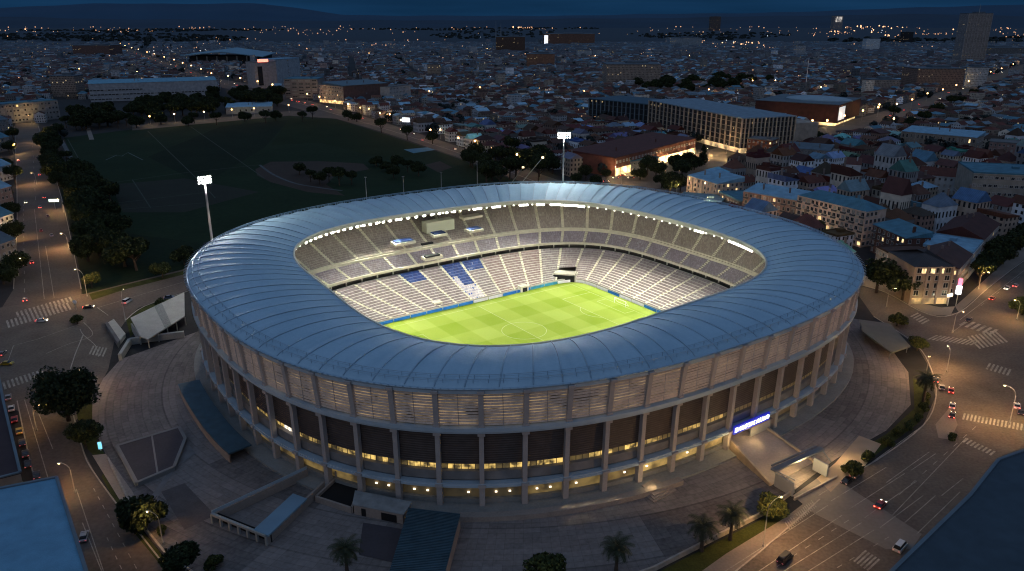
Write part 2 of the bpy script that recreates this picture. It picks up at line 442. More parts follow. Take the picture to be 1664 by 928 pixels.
# ---- dark wall, parapet, plinth
mb = MB(); r0 = off(R_FACE, -1.6)
wallring(mb, r0, 11.9, off(R_RING, -1.5), 23.3); wallring(mb, off(r0, -1.2), 11.9, r0, 11.9)
mb.build('cladding_wall', CLAD, stad)
mb = MB(); solidring(mb, off(R_FACE, -2.6), off(R_FACE, -1.2), 7.5, 10.0); mb.build('gallery_parapet', mat('parapet_grey', (0.20, 0.19, 0.185), 0.8, var=0.2, scale=0.3), stad)
mb = MB(); wallring(mb, off(R_FACE, -4.2), 0, off(R_FACE, -4.2), 12.0); mb.build('inner_wall', mat('gallery_wall', (0.09, 0.08, 0.06), 0.9, var=0.3, scale=0.25), stad)
mb = MB(); solidring(mb, off(R_FACE, -3.0), off(R_FACE, -0.9), 0.0, 1.9); mb.build('plinth_wall', PLINTH, stad)
mb = MB(); solidring(mb, off(R_FACE, -4.2), off(R_FACE, 4.2), -0.4, 0.7); mb.build('base_ledge', PLINTH, stad)
# ---- columns
colm = None
for k in range(68):
    i = (k * BAY + COLOFF) % NR; p = R_FACE[i]; a = radial(i, R_FACE)
    if colm is None:
        mb = MB(); H_ = 22.7; ln = 0.5
        mb.add([(x * sx + dx, y * sx, z) for z, dx, sx in ((0.6, 0, 1.12), (6.3, 0.1, 1.1), (6.9, 0.15, 0.92), (H_ - 0.6, ln, 0.92), (H_, ln, 1.2)) for x, y in ((-0.9, -0.66), (0.6, -0.66), (0.6, 0.66), (-0.9, 0.66))],
               [(3, 2, 1, 0), (16, 17, 18, 19)] + [(4 * q + j, 4 * q + (j + 1) % 4, 4 * q + 4 + (j + 1) % 4, 4 * q + 4 + j) for q in range(4) for j in range(4)])
        mb.box((0.15, 0, 6.9), (2.6, 1.9, 0.7)); mb.box((ln + 0.05, 0, H_ - 0.5), (2.2, 1.9, 1.0))
        colm = mb.mesh('column', CONC)
    link('column', colm, stad, (p[0], p[1], 0), a)
# ---- gallery windows (strip under the cladding) and ground floor bays
WLIT = [emit('gallery_lit_%s' % n, (1.0, 0.66, 0.18), s, (0.3, 0.25, 0.15), 0.9, 0.5) for n, s in (('bright', 0.55), ('mid', 0.30), ('low', 0.05))]
WWHT = emit('gallery_lit_white', (1.0, 0.86, 0.66), 1.6, (0.6, 0.6, 0.6), 0.6, 1.5)
GLIT = [emit('ground_lit_%s' % n, (1.0, 0.66, 0.20), s, (0.25, 0.2, 0.12), 0.8, 0.3) for n, s in (('bright', 0.26), ('mid', 0.10), ('low', 0.012))]
MULL = mat('window_mullion', (0.06, 0.05, 0.04), 0.6)
LAMPW = emit('bulkhead_lamp', (1.0, 0.82, 0.58), 2.2)
rw = off(R_FACE, -2.4)
def pxbay(k):
    i = (k * BAY + COLOFF + BAY // 2) % NR; p = s2w(*R_FACE[i], 10); return px_of(p), p
for k in range(68):
    (x, y), p = pxbay(k); i0 = k * BAY + COLOFF
    front = p.y < 292
    if not front: lv = 2; gl = 2
    elif x < 395: lv, gl = 2, 2
    elif x < 560: lv, gl = (1, 1)
    elif x < 1040: lv, gl = (0, 1 if x > 860 or x < 480 else 2)
    elif x < 1120: lv, gl = (1, 0)
    elif x < 1200: lv, gl = (1, 0)
    else: lv, gl = 2, 2
    rnd = random.random()
    mb = MB()
    for q in range(BAY):
        g = (0 if random.random() < 0.72 else 2) if q % 2 == 0 else g
        wallring(mb, rw, 10.02, rw, 11.85, g, i0 + q, i0 + q + 1)
        if q % 2: continue
        ip = (i0 + q) % NR; mb.box((rw[ip][0], rw[ip][1], 10.95), (0.16, 0.16, 1.8), radial(ip, rw), 1)
    mb.build('gallery_window', [WLIT[lv], MULL, WLIT[2]] if not (front and 450 < x < 485) else [WWHT, MULL, WLIT[0]], stad)
    mb = MB(); rg = off(R_FACE, -1.9)
    wallring(mb, rg, 1.9, rg, 6.2, 0, i0, i0 + BAY)
    for q in (4, 8):
        if front and 560 < x < 1130 and random.random() < .72:
            ip = (i0 + q) % NR; rr = off(R_FACE, -1.6)
            mb.box((rr[ip][0], rr[ip][1], 3.5), (0.3, 0.6, 0.36), radial(ip, rr), 1)
    mb.build('ground_bay', [GLIT[gl], LAMPW], stad)

# ---- stands
def seat_mat(name, cols, rows_scale=1.0):
    m, nt, b = newmat(name); N, L = nt.nodes.new, nt.links.new
    uv = N('ShaderNodeUVMap'); uv.uv_map = 'UVMap'
    sn = N('ShaderNodeVectorMath'); sn.operation = 'FLOOR'; L(uv.outputs[0], sn.inputs[0])
    wn = N('ShaderNodeTexWhiteNoise'); wn.noise_dimensions = '2D'; L(sn.outputs[0], wn.inputs['Vector'])
    g = N('ShaderNodeNewGeometry'); no = N('ShaderNodeTexNoise'); no.inputs['Scale'].default_value = 0.12; no.inputs['Detail'].default_value = 4; L(g.outputs['Position'], no.inputs['Vector'])
    a = N('ShaderNodeMath'); a.operation = 'MULTIPLY_ADD'; a.inputs[1].default_value = 0.9; L(no.outputs['Fac'], a.inputs[0]); L(wn.outputs['Value'], a.inputs[2])
    s = N('ShaderNodeMath'); s.operation = 'MULTIPLY'; s.inputs[1].default_value = 0.52; L(a.outputs[0], s.inputs[0])
    rp = N('ShaderNodeValToRGB'); rp.color_ramp.interpolation = 'CONSTANT'; L(s.outputs[0], rp.inputs[0])
    while len(rp.color_ramp.elements) > 1: rp.color_ramp.elements.remove(rp.color_ramp.elements[-1])
    for q, c in enumerate(cols):
        pos = 0.12 + 0.8 * q / len(cols)
        e = rp.color_ramp.elements[0] if q == 0 else rp.color_ramp.elements.new(pos)
        e.position = pos if q else 0.0; e.color = (*c, 1)
    L(rp.outputs[0], b.inputs['Base Color']); b.inputs['Roughness'].default_value = 0.6
    return m
S_LOW = seat_mat('lower_seats', [(0.165, 0.13, 0.125), (0.195, 0.158, 0.155), (0.23, 0.19, 0.188), (0.18, 0.143, 0.14), (0.27, 0.235, 0.235)])
S_RED = seat_mat('rosy_seats', [(0.19, 0.12, 0.108), (0.225, 0.15, 0.14), (0.25, 0.18, 0.165), (0.20, 0.135, 0.125), (0.30, 0.24, 0.23)])
S_MID = seat_mat('middle_seats', [(0.19, 0.155, 0.17), (0.22, 0.185, 0.205), (0.26, 0.22, 0.25), (0.205, 0.17, 0.185), (0.31, 0.275, 0.305)])
S_UP = seat_mat('upper_seats', [(0.21, 0.172, 0.145), (0.25, 0.207, 0.175), (0.29, 0.245, 0.21), (0.23, 0.19, 0.163), (0.34, 0.295, 0.255)])
S_BLUE = seat_mat('blue_seats', [(0.008, 0.028, 0.13), (0.012, 0.04, 0.18), (0.010, 0.034, 0.15), (0.02, 0.06, 0.22), (0.16, 0.19, 0.3)])
S_BWH = seat_mat('blue_white_seats', [(0.02, 0.07, 0.3), (0.40, 0.38, 0.44), (0.50, 0.46, 0.52), (0.34, 0.32, 0.4), (0.6, 0.58, 0.62)])
TREAD = mat('seat_tread', (0.48, 0.44, 0.39), 0.85, var=0.15, scale=0.5)
AISLE = mat('aisle_concrete', (0.60, 0.55, 0.42), 0.85, var=0.12, scale=0.5)
F0 = ring(60.5, 40.3, 9.0); F1 = ring(88.3, 68.6, 3.3)
M0 = ring(89.3, 69.6, 3.4); M1 = ring(95.5, 76.6, 3.4)
U0 = ring(96.7, 78.2, 3.2); U1 = ring(107.5, 103.0, 2.7)
SEC = 17
def tier(name, A, B, z0, z1, rows, seatm, curve=0.0, special=None):
    for s in range(48):
        i0 = s * SEC; sp = special(s) if special else None
        mb = MB(); mb.uv = []
        lo = 0
        if sp == 'tunnel': lo = 6
        def P_(i, f, z): i %= NR; return (A[i][0] * (1 - f) + B[i][0] * f, A[i][1] * (1 - f) + B[i][1] * f, z)
        gap = 1
        idx = list(range(i0 + gap, i0 + SEC - gap + 1, 1))
        arc = 0
        for r in range(lo, rows):
            fa, fb = r / rows, (r + 1) / rows
            zz = lambda f: z0 + (z1 - z0) * (f + curve * f * f) / (1 + curve)
            za, zb = zz(fa), zz(fb)
            fm = fa + (fb - fa) * 0.45
            hs = (zb - za)
            arc = 0
            for q in range(len(idx) - 1):
                i, j = idx[q], idx[q + 1]
                a0, a1 = P_(i, fa, za), P_(j, fa, za)
                b0, b1 = P_(i, fa, zb), P_(j, fa, zb)           # riser carrying the seat backs
                c0, c1 = P_(i, fm, zb + hs * 0.25), P_(j, fm, zb + hs * 0.25)
                d0, d1 = P_(i, fb, zb), P_(j, fb, zb)
                ln = math.hypot(a1[0] - a0[0], a1[1] - a0[1]); u0, u1 = arc / 0.55, (arc + ln) / 0.55; arc += ln
                mi = 0
                if sp == 'bluetop' and r >= rows - 4: mi = 2
                if sp == 'blue': mi = 2 if r >= rows - 5 or (r >= rows * 0.40 and q < len(idx) * 0.62) else 3
                if sp == 'blue2' : mi = 2 if r >= rows - 4 else 0
                mb.add([a0, a1, c1, c0], [(0, 1, 2, 3)], mi); mb.uv.append([(u0, r + .1), (u1, r + .1), (u1, r + .9), (u0, r + .9)])
                mb.add([c0, c1, d1, d0], [(0, 1, 2, 3)], 2 if mi == 2 else 1); mb.uv.append([(u0, r + .1), (u1, r + .1), (u1, r + .9), (u0, r + .9)])
        sm = seatm(s) if callable(seatm) else seatm
        o = mb.build(name, [sm, TREAD, S_BLUE, S_BWH], stad)
        # stair aisle along this block's edge
        ab = MB(); ar = off
        for r in range(lo if sp == 'tunnel' else 0, rows):
            fa, fb = r / rows, (r + 1) / rows
            zz = lambda f: z0 + (z1 - z0) * (f + curve * f * f) / (1 + curve)
            p, q_ = P_(i0 - gap, fa, 0), P_(i0 + gap, fa, 0); p2, q2 = P_(i0 - gap, fb, 0), P_(i0 + gap, fb, 0)
            za, zb = zz(fa) + 0.06, zz(fb) + 0.06
            def mid(a, b, t): return (a[0] + (b[0] - a[0]) * t, a[1] + (b[1] - a[1]) * t)
            e = 0.24
            for (l, h) in ((0, e), (1 - e, 1)):       # seats run on up to the stair
                pass
            P0, P1, P2, P3 = mid(p, q_, 0.0), mid(p, q_, 1.0), mid(p2, q2, 1.0), mid(p2, q2, 0.0)
            ab.add([(*P0, za), (*P1, za), (*P1, (za + zb) / 2 + .12), (*P0, (za + zb) / 2 + .12)], [(0, 1, 2, 3)])
            ab.add([(*P0, (za + zb) / 2 + .12), (*P1, (za + zb) / 2 + .12), (*P2, zb), (*P3, zb)], [(0, 1, 2, 3)])
        ab.build('stair_aisle', AISLE, o)
def sec_px(s, rr, z):
    p = rr[(s * SEC + SEC // 2) % NR]; return px_of(s2w(p[0], p[1], z))
TSEC = min(range(48), key=lambda s: abs(sec_px(s, F0, 1)[0] - 928) + (0 if s2w(*F0[(s * SEC + 8) % NR]).y > 320 else 1e6))
def low_special(s):
    x, y = sec_px(s, F1, 10); q = s2w(*F1[(s * SEC + 8) % NR]); 
    if q.y < 300: return None
    if 640 < x < 690: return 'bluetop'
    if 700 < x < 745: return 'blue'
    if 745 <= x < 790: return 'blue2'
    if s == TSEC: return 'tunnel'
def low_mat(s):
    x, y = sec_px(s, F1, 10); q = s2w(*F1[(s * SEC + 8) % NR])
    return S_RED if q.y > 300 and 770 < x < 895 else S_LOW
tier('lower_seat_block', F0, F1, 1.3, 10.0, 15, low_mat, 0.25, low_special)
tier('middle_seat_block', M0, M1, 12.3, 16.4, 7, S_MID, 0.1)
tier('upper_seat_block', U0, U1, 17.6, 30.5, 18, S_UP, 0.25)
# concourse between lower and middle, walkway parapets
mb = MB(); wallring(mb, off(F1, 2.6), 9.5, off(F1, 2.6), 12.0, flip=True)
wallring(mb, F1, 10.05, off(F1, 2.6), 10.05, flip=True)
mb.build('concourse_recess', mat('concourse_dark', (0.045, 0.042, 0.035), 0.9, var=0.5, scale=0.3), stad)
for i in range(0, NR, 12):
    p = F1[i] * 1.012; mb = MB(); mb.box((0, 0, 0), (0.5, 0.5, 2.0)); mb.build('concourse_post', CONC2, stad, (p[0], p[1], 11.0), radial(i, F1))
mb = MB(); solidring(mb, off(M0, -0.9), M0, 11.6, 12.7); mb.build('middle_parapet', AISLE, stad)
mb = MB(); solidring(mb, M1, U0, 16.3, 17.5); solidring(mb, off(U0, -0.5), U0, 17.5, 18.2); mb.build('upper_walkway', AISLE, stad)
mb = MB(); wallring(mb, U1, 30.5, U1, 33.9, flip=True); wallring(mb, U1, 30.5, off(U1, 0.8), 30.4, flip=True); mb.build('back_wall', mat('back_wall_concrete', (0.3, 0.28, 0.22), 0.9, var=0.3, scale=0.3), stad)
mb = MB(); wallring(mb, F0, 0, F0, 1.3, flip=True); solidring(mb, off(F0, -0.15), off(F0, 0.7), 1.2, 1.5); mb.build('pitch_wall', CONC2, stad)
# advertising boards round the pitch
BB = mat('board_blue', (0.02, 0.16, 0.5), 0.5, var=0.2, scale=0.5); BW = mat('board_white', (0.7, 0.7, 0.7), 0.5, var=0.1, scale=0.8); BT = mat('board_teal', (0.05, 0.30, 0.45), 0.5, var=0.3, scale=0.6)
for s in range(48):
    mb = MB(); i0 = s * SEC
    solidring(mb, off(F0, -1.35), off(F0, -1.2), 0.05, 1.35, 0, i0, i0 + SEC - 1)
    x, y = sec_px(s, F0, 1)
    m_ = BB if (x < 705 or (815 < x < 860) or 705 <= x < 760) else (BW if (760 <= x < 815 or 900 < x) else BT)
    if 985 < x < 1010 or x > 1050: m_ = BB
    mb.build('advertising_board', m_, stad)
# corner tunnel
it = (TSEC * SEC + SEC // 2) % NR
tp = F0[it]; ta = math.atan2(F1[it][1] - F0[it][1], F1[it][0] - F0[it][0]); dx, dy = math.cos(ta), math.sin(ta)
mb = MB(); mb.box((tp[0] + dx * 4.5, tp[1] + dy * 4.5, 3.35), (8, 11.5, 0.5), ta) if False else mb.box((tp[0] + dx * 3.6, tp[1] + dy * 3.6, 3.55), (5.6, 10.2, 0.6), ta)
for sg in (-1, 1): mb.box((tp[0] + dx * 4.5 - dy * sg * 5.5, tp[1] + dy * 4.5 + dx * sg * 5.5, 1.7), (8, 0.5, 3.0), ta)
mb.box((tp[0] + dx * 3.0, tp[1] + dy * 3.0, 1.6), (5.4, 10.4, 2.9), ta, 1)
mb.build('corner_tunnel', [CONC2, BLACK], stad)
# press box, covered seats and openings of the upper tier
def stand_pt(px, py, z): 
    p = at(px, py, z); return w2s(p)
def standbox(name, px, py, z, d, m, dz=0):
    u, v = stand_pt(px, py, z); a = math.atan2(v, u) if False else math.pi / 2
    mb = MB(); mb.box((0, 0, 0), d); mb.build(name, m, stad, (u, v, z + dz), 0.0)
CRE = mat('press_box_cream', (0.50, 0.50, 0.36), 0.7, var=0.06)
standbox('press_box', 712, 366, 25.0, (15.5, 5, 5.2), CRE)
standbox('media_platform', 590, 368, 25.5, (13, 5, 1.2), AISLE); standbox('media_platform', 765, 352, 26.0, (11, 5, 1.2), AISLE)
S_TARP = mat('blue_tarpaulin', (0.012, 0.035, 0.12), 0.6, var=0.4, scale=0.6)
for (x, y, z, w_) in ((655, 394, 21.5, 9.0), (712, 381, 22.0, 6.0), (770, 374, 22.0, 6.5)):
    standbox('vomitory_frame', x, y, z, (w_ + 1.6, 5.4, 1.2), AISLE); standbox('blue_cover', x, y - 0.5, z, (w_, 4.2, 1.5), S_TARP, 0.3)
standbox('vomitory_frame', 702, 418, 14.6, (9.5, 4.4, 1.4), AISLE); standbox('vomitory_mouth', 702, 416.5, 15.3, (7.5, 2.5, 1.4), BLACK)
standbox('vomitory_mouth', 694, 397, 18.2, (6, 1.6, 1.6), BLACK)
for px in (710, 850, ):
    u, v = w2s(at(px, 500 if px == 710 else 473, 0)); mb = MB(); mb.box((0, 0, 1.4), (4.2, 3.0, 2.8), 0, 0); mb.box((0, -1.2, 1.1), (2.6, 0.8, 2.0), 0, 1)
    mb.build('players_gate', [AISLE, BLACK], stad, (u, v, 0))
# ---- floodlights under the inner rim
LEDM = emit('led_flood_panel', (1.0, 0.97, 0.86), 26.0)
LEDS = emit('led_flood_panel_soft', (1.0, 0.95, 0.80), 7.0)
HOUS = mat('flood_housing', (0.35, 0.34, 0.3), 0.5)
rl = off(R_IN, 1.3)
ids = []
for i in range(NR):
    p = s2w(*rl[i], 31.5); x, y = px_of(p)
    if p.y < 300: continue
    if 895 < x < 950: ids.append((i, 1))
    elif 496 < x < 650 and i % 5 == 0: ids.append((i, 1))
    elif 650 <= x < 740 and i % 6 == 0: ids.append((i, 1))
    elif (770 < x < 782 or 800 < x < 812 or 845 < x < 858 or 872 < x < 884): ids.append((i, 1))
    elif 1130 < x < 1142 or (1183 < x < 1240 and i % 2 == 0): ids.append((i, 1))
    elif 480 < x < 1245 and i % 7 == 0: ids.append((i, 0))
for i, big in ids:
    p = rl[i]; a = radial(i, rl)
    mb = MB(); mb.box((0.25, 0, 0.15), (0.7, 1.0, 1.1), 0, 0)
    h, w_ = (0.95, 1.15) if big else (0.45, 0.6)
    mb.box((-0.18, 0, 0.0), (0.16, w_, h), 0, 1)
    mb.build('floodlight', [HOUS, LEDM if big else LEDS], stad, (p[0], p[1], 31.55), a)
for k in range(28):
    i = int(k * NR / 28); p = off(R_IN, 1.0)[i]; q = p * 0.42
    light('flood_beam', 'SPOT', (p[0], p[1], 31.4), 56000, (1.0, 0.96, 0.80), stad, 0.8, (q[0], q[1], 0), 112, 0.9)
# ---- pitch
def pitch_mat():
    m, nt, b = newmat('pitch_turf'); N, L = nt.nodes.new, nt.links.new
    tc = N('ShaderNodeTexCoord'); sp = N('ShaderNodeSeparateXYZ'); L(tc.outputs['Object'], sp.inputs[0])
    def stripe(o, per):
        a = N('ShaderNodeMath'); a.operation = 'MULTIPLY'; a.inputs[1].default_value = math.pi / per; L(o, a.inputs[0])
        s = N('ShaderNodeMath'); s.operation = 'SINE'; L(a.outputs[0], s.inputs[0])
        r = N('ShaderNodeMapRange'); r.inputs[1].default_value = -0.12; r.inputs[2].default_value = 0.12; L(s.outputs[0], r.inputs[0]); return r.outputs[0]
    a, c = stripe(sp.outputs['X'], 9.0), stripe(sp.outputs['Y'], 12.0)
    d = N('ShaderNodeMath'); d.operation = 'ADD'; L(a, d.inputs[0]); L(c, d.inputs[1])
    no = N('ShaderNodeTexNoise'); no.inputs['Scale'].default_value = 0.06; no.inputs['Detail'].default_value = 5; L(tc.outputs['Object'], no.inputs['Vector'])
    e = N('ShaderNodeMath'); e.operation = 'MULTIPLY_ADD'; e.inputs[1].default_value = 2.2; L(no.outputs['Fac'], e.inputs[0]); L(d.outputs[0], e.inputs[2])
    n3 = N('ShaderNodeTexNoise'); n3.inputs['Scale'].default_value = 1.5; n3.inputs['Detail'].default_value = 4; L(tc.outputs['Object'], n3.inputs['Vector'])
    e2 = N('ShaderNodeMath'); e2.operation = 'ADD'; L(e.outputs[0], e2.inputs[0]); L(n3.outputs['Fac'], e2.inputs[1])
    mr = N('ShaderNodeMapRange'); mr.inputs[1].default_value = 0.9; mr.inputs[2].default_value = 3.9; L(e2.outputs[0], mr.inputs[0])
    rp = N('ShaderNodeValToRGB'); L(mr.outputs[0], rp.inputs[0])
    rp.color_ramp.elements[0].color = (0.185, 0.285, 0.010, 1); rp.color_ramp.elements[1].color = (0.31, 0.39, 0.075, 1)
    L(rp.outputs[0], b.inputs['Base Color']); b.inputs['Roughness'].default_value = 0.9; b.inputs['Specular IOR Level'].default_value = 0.1
    return m
mb = MB(); mb.add([(p[0], p[1], 0.02) for p in off(F0, -0.05)[::4]], [tuple(range(NR // 4))])
structure('football_pitch', mb, pitch_mat(), loc=(SC[0], SC[1], 0.06), rz=SPHI)
WL = mat('pitch_line_paint', (0.46, 0.50, 0.26), 0.8, var=0.15, scale=1.0)
mb = MB()
def ln(x0, y0, x1, y1, w_=0.16):
    d = Vector((x1 - x0, y1 - y0)); l = d.length; mb.box(((x0 + x1) / 2, (y0 + y1) / 2, 0.0), (l, w_, 0.02), math.atan2(d.y, d.x))
HX, HY = 52.5, 34
for s in (-1, 1):
    ln(-HX, s * HY, HX, s * HY); ln(s * HX, -HY, s * HX, HY)
    for wd, dp in ((20.15, 16.5), (9.16, 5.5)):
        ln(s * HX, -wd, s * (HX - dp), -wd); ln(s * HX, wd, s * (HX - dp), wd); ln(s * (HX - dp), -wd, s * (HX - dp), wd)
    th0 = math.acos(5.5 / 9.15)
    for k in range(12):
        a0, a1 = -th0 + 2 * th0 * k / 12, -th0 + 2 * th0 * (k + 1) / 12
        ln(s * (HX - 11 - 9.15 * math.cos(a0)), 9.15 * math.sin(a0), s * (HX - 11 - 9.15 * math.cos(a1)), 9.15 * math.sin(a1))
ln(0, -HY, 0, HY)
for k in range(40):
    a0, a1 = 2 * math.pi * k / 40, 2 * math.pi * (k + 1) / 40; ln(9.15 * math.cos(a0), 9.15 * math.sin(a0), 9.15 * math.cos(a1), 9.15 * math.sin(a1))
structure('pitch_markings', mb, WL, loc=(SC[0], SC[1], 0.12), rz=SPHI)
for s, nm in ((1, 'far right'), (-1, 'near left')):
    p = s2w(s * HX, 0, 0.1); g = empty('football_goal', p, SPHI, ('white football goal at the end of the pitch by the corner tunnel' if s > 0 else 'white football goal at the pitch end under the left roof'), 'goal')
    mb = MB(); mb.tube([(0, -3.66, 0), (0, -3.66, 2.44), (0, 3.66, 2.44), (0, 3.66, 0)], 0.1, 6); mb.tube([(0, -3.66, 2.44), (s * 1.8, -3.66, 0), (s * 1.8, 3.66, 0), (0, 3.66, 2.44)], 0.06, 5)
    mb.build('goal_frame', BW, g)
# ---- illuminated sign over the entrance
isg = min(range(NR), key=lambda i: (px_of(s2w(*R_FACE[i], 7.5))[0] - 1211) ** 2 + (0 if s2w(*R_FACE[i]).y < 292 else 1e6))
sp_ = off(R_FACE, 2.3)[isg]; sa_ = radial(isg, R_FACE)
mb = MB(); mb.box((0, 0, 0), (0.5, 16.0, 2.6))
SGB = emit('sign_blue', (0.02, 0.03, 0.75), 0.45, (0.02, 0.03, 0.3))
so = mb.build('entrance_sign', SGB, stad, (sp_[0], sp_[1], 8.0), sa_)
cu = bpy.data.curves.new('lettering', 'FONT'); cu.body = '\u25A7 MANTOPAE AULRLAD'; cu.size = 2.0; cu.align_x = 'CENTER'; cu.align_y = 'CENTER'; cu.extrude = 0.05
cu.materials.append(emit('sign_letters', (0.72, 0.78, 1.0), 3.0))
tmp = bpy.data.objects.new('lettering_curve', cu); COL.objects.link(tmp); bpy.context.view_layer.update()
lme = bpy.data.meshes.new_from_object(tmp.evaluated_get(bpy.context.evaluated_depsgraph_get())); bpy.data.objects.remove(tmp)
tob = bpy.data.objects.new('lettering', lme); COL.objects.link(tob); tob.parent = so; tob.location = (0.32, 0, -0.05); tob.rotation_euler = (R(90), 0, R(90)); tob.scale = (0.70, 1, 1)
# ================================================================ GROUND
def paving():
    m, nt, b = newmat('plaza_paving'); N, L = nt.nodes.new, nt.links.new
    tc = N('ShaderNodeTexCoord'); sp = N('ShaderNodeSeparateXYZ'); L(tc.outputs['Object'], sp.inputs[0])
    def M(op, a, bb=None, c=None):
        n = N('ShaderNodeMath'); n.operation = op
        for k, x in enumerate((a, bb, c)):
            if x is None: continue
            if isinstance(x, (int, float)): n.inputs[k].default_value = x
            else: L(x, n.inputs[k])
        return n.outputs[0]
    yy = M('MULTIPLY', sp.outputs['Y'], 1.08)
    r = M('SQRT', M('ADD', M('MULTIPLY', sp.outputs['X'], sp.outputs['X']), M('MULTIPLY', yy, yy)))
    an = M('ARCTAN2', yy, sp.outputs['X'])
    no = N('ShaderNodeTexNoise'); no.inputs['Scale'].default_value = 0.035; no.inputs['Detail'].default_value = 8; no.inputs['Roughness'].default_value = 0.6; L(tc.outputs['Object'], no.inputs['Vector'])
    n2 = N('ShaderNodeTexNoise'); n2.inputs['Scale'].default_value = 0.9; n2.inputs['Detail'].default_value = 6; L(tc.outputs['Object'], n2.inputs['Vector'])
    rj = M('ADD', r, M('MULTIPLY', no.outputs['Fac'], 0.6))
    l1 = M('LESS_THAN', M('FRACT', M('MULTIPLY', rj, 1 / 2.1)), 0.14)
    l2 = M('LESS_THAN', M('FRACT', M('MULTIPLY', an, 62.0)), 0.07)
    l3 = M('LESS_THAN', M('FRACT', M('MULTIPLY', r, 1 / 17.0)), 0.035)
    cell = N('ShaderNodeCombineXYZ'); L(M('FLOOR', M('MULTIPLY', rj, 1 / 2.1)), cell.inputs[0]); L(M('FLOOR', M('MULTIPLY', an, 31.0)), cell.inputs[1])
    wn = N('ShaderNodeTexWhiteNoise'); wn.noise_dimensions = '2D'; L(cell.outputs[0], wn.inputs['Vector'])
    c2 = N('ShaderNodeCombineXYZ'); L(M('FLOOR', M('MULTIPLY', r, 1 / 17.0)), c2.inputs[0]); L(M('FLOOR', M('MULTIPLY', an, 3.1)), c2.inputs[1])
    w2 = N('ShaderNodeTexWhiteNoise'); w2.noise_dimensions = '2D'; L(c2.outputs[0], w2.inputs['Vector'])
    v = M('ADD', 0.50, M('MULTIPLY', no.outputs['Fac'], 0.55))
    v = M('ADD', v, M('MULTIPLY', M('SUBTRACT', n2.outputs['Fac'], 0.5), 0.7))
    v = M('ADD', v, M('MULTIPLY', M('SUBTRACT', wn.outputs['Value'], 0.5), 0.22))
    v = M('ADD', v, M('MULTIPLY', M('SUBTRACT', w2.outputs['Value'], 0.5), 0.30))
    v = M('MULTIPLY', v, M('SUBTRACT', 1.0, M('MULTIPLY', l1, 0.16)))
    v = M('MULTIPLY', v, M('SUBTRACT', 1.0, M('MULTIPLY', l2, 0.18)))
    v = M('MULTIPLY', v, M('ADD', 1.0, M('MULTIPLY', l3, -0.22)))
    k = N('ShaderNodeVectorMath'); k.operation = 'MULTIPLY'; k.inputs[0].default_value = (0.225, 0.196, 0.186); L(v, k.inputs[1])
    L(k.outputs[0], b.inputs['Base Color']); b.inputs['Roughness'].default_value = 0.85; b.inputs['Specular IOR Level'].default_value = 0.2
    return m
PAVE = paving()
ASPH = mat('asphalt', (0.105, 0.085, 0.072), 0.85, var=0.38, scale=0.06, scale2=0.9, spec=0.2)
ASPH2 = mat('asphalt_old', (0.12, 0.098, 0.082), 0.85, var=0.40, scale=0.09, scale2=1.2, spec=0.2)
WALK = mat('pavement_slabs', (0.20, 0.165, 0.14), 0.85, var=0.2, scale=0.15, scale2=1.6)
PALE = mat('pale_concrete', (0.30, 0.245, 0.21), 0.85, var=0.2, scale=0.12, scale2=1.5)
GROUND = mat('city_ground', (0.022, 0.022, 0.023), 0.95, var=0.4, scale=0.02, scale2=0.2)
GRASS = mat('field_grass', (0.015, 0.029, 0.013), 0.95, var=0.28, scale=0.02, scale2=0.25, spec=0.1)
GRASS2 = mat('dark_field_grass', (0.011, 0.020, 0.010), 0.95, var=0.3, scale=0.03, scale2=0.3, spec=0.1)
GRASS3 = mat('verge_grass', (0.045, 0.052, 0.014), 0.95, var=0.4, scale=0.3, scale2=2.0, spec=0.1)
DIRT = mat('field_dirt', (0.042, 0.028, 0.020), 0.95, var=0.3, scale=0.05, scale2=0.6)
PAINT = mat('road_paint', (0.29, 0.265, 0.23), 0.8, var=0.65, scale=0.35, scale2=3.0)
FIELDP = mat('faded_field_paint', (0.040, 0.052, 0.040), 0.9, var=0.5, scale=0.15, scale2=1.0)
KERB = mat('kerb_stone', (0.34, 0.30, 0.26), 0.8, var=0.2, scale=0.8)
WHITE = mat('white_render', (0.34, 0.335, 0.31), 0.75, var=0.15, scale=0.3, scale2=2.0)

def far_haze(m, y0, y1, col):
    """distance haze put into the ground colour: bluer the farther away"""
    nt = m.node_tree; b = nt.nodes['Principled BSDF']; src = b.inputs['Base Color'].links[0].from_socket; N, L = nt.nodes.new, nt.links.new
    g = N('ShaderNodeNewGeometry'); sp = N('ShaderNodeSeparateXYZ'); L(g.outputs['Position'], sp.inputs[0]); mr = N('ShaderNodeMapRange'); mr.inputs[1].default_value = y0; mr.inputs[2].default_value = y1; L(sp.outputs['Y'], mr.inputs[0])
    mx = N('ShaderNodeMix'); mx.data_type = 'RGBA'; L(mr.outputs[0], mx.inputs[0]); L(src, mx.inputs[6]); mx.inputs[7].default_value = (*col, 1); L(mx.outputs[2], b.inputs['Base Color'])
far_haze(GROUND, 1200, 6000, (.022, .042, .065))  # haze blue blended into the far ground
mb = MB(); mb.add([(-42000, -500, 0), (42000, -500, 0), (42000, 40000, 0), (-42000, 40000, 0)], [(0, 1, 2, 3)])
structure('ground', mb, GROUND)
ROADS = {}
def road(name, l, z, m=ASPH):
    w = P(l); ROADS[name + str(len(ROADS))] = w; return sheet(name, w, z, m)
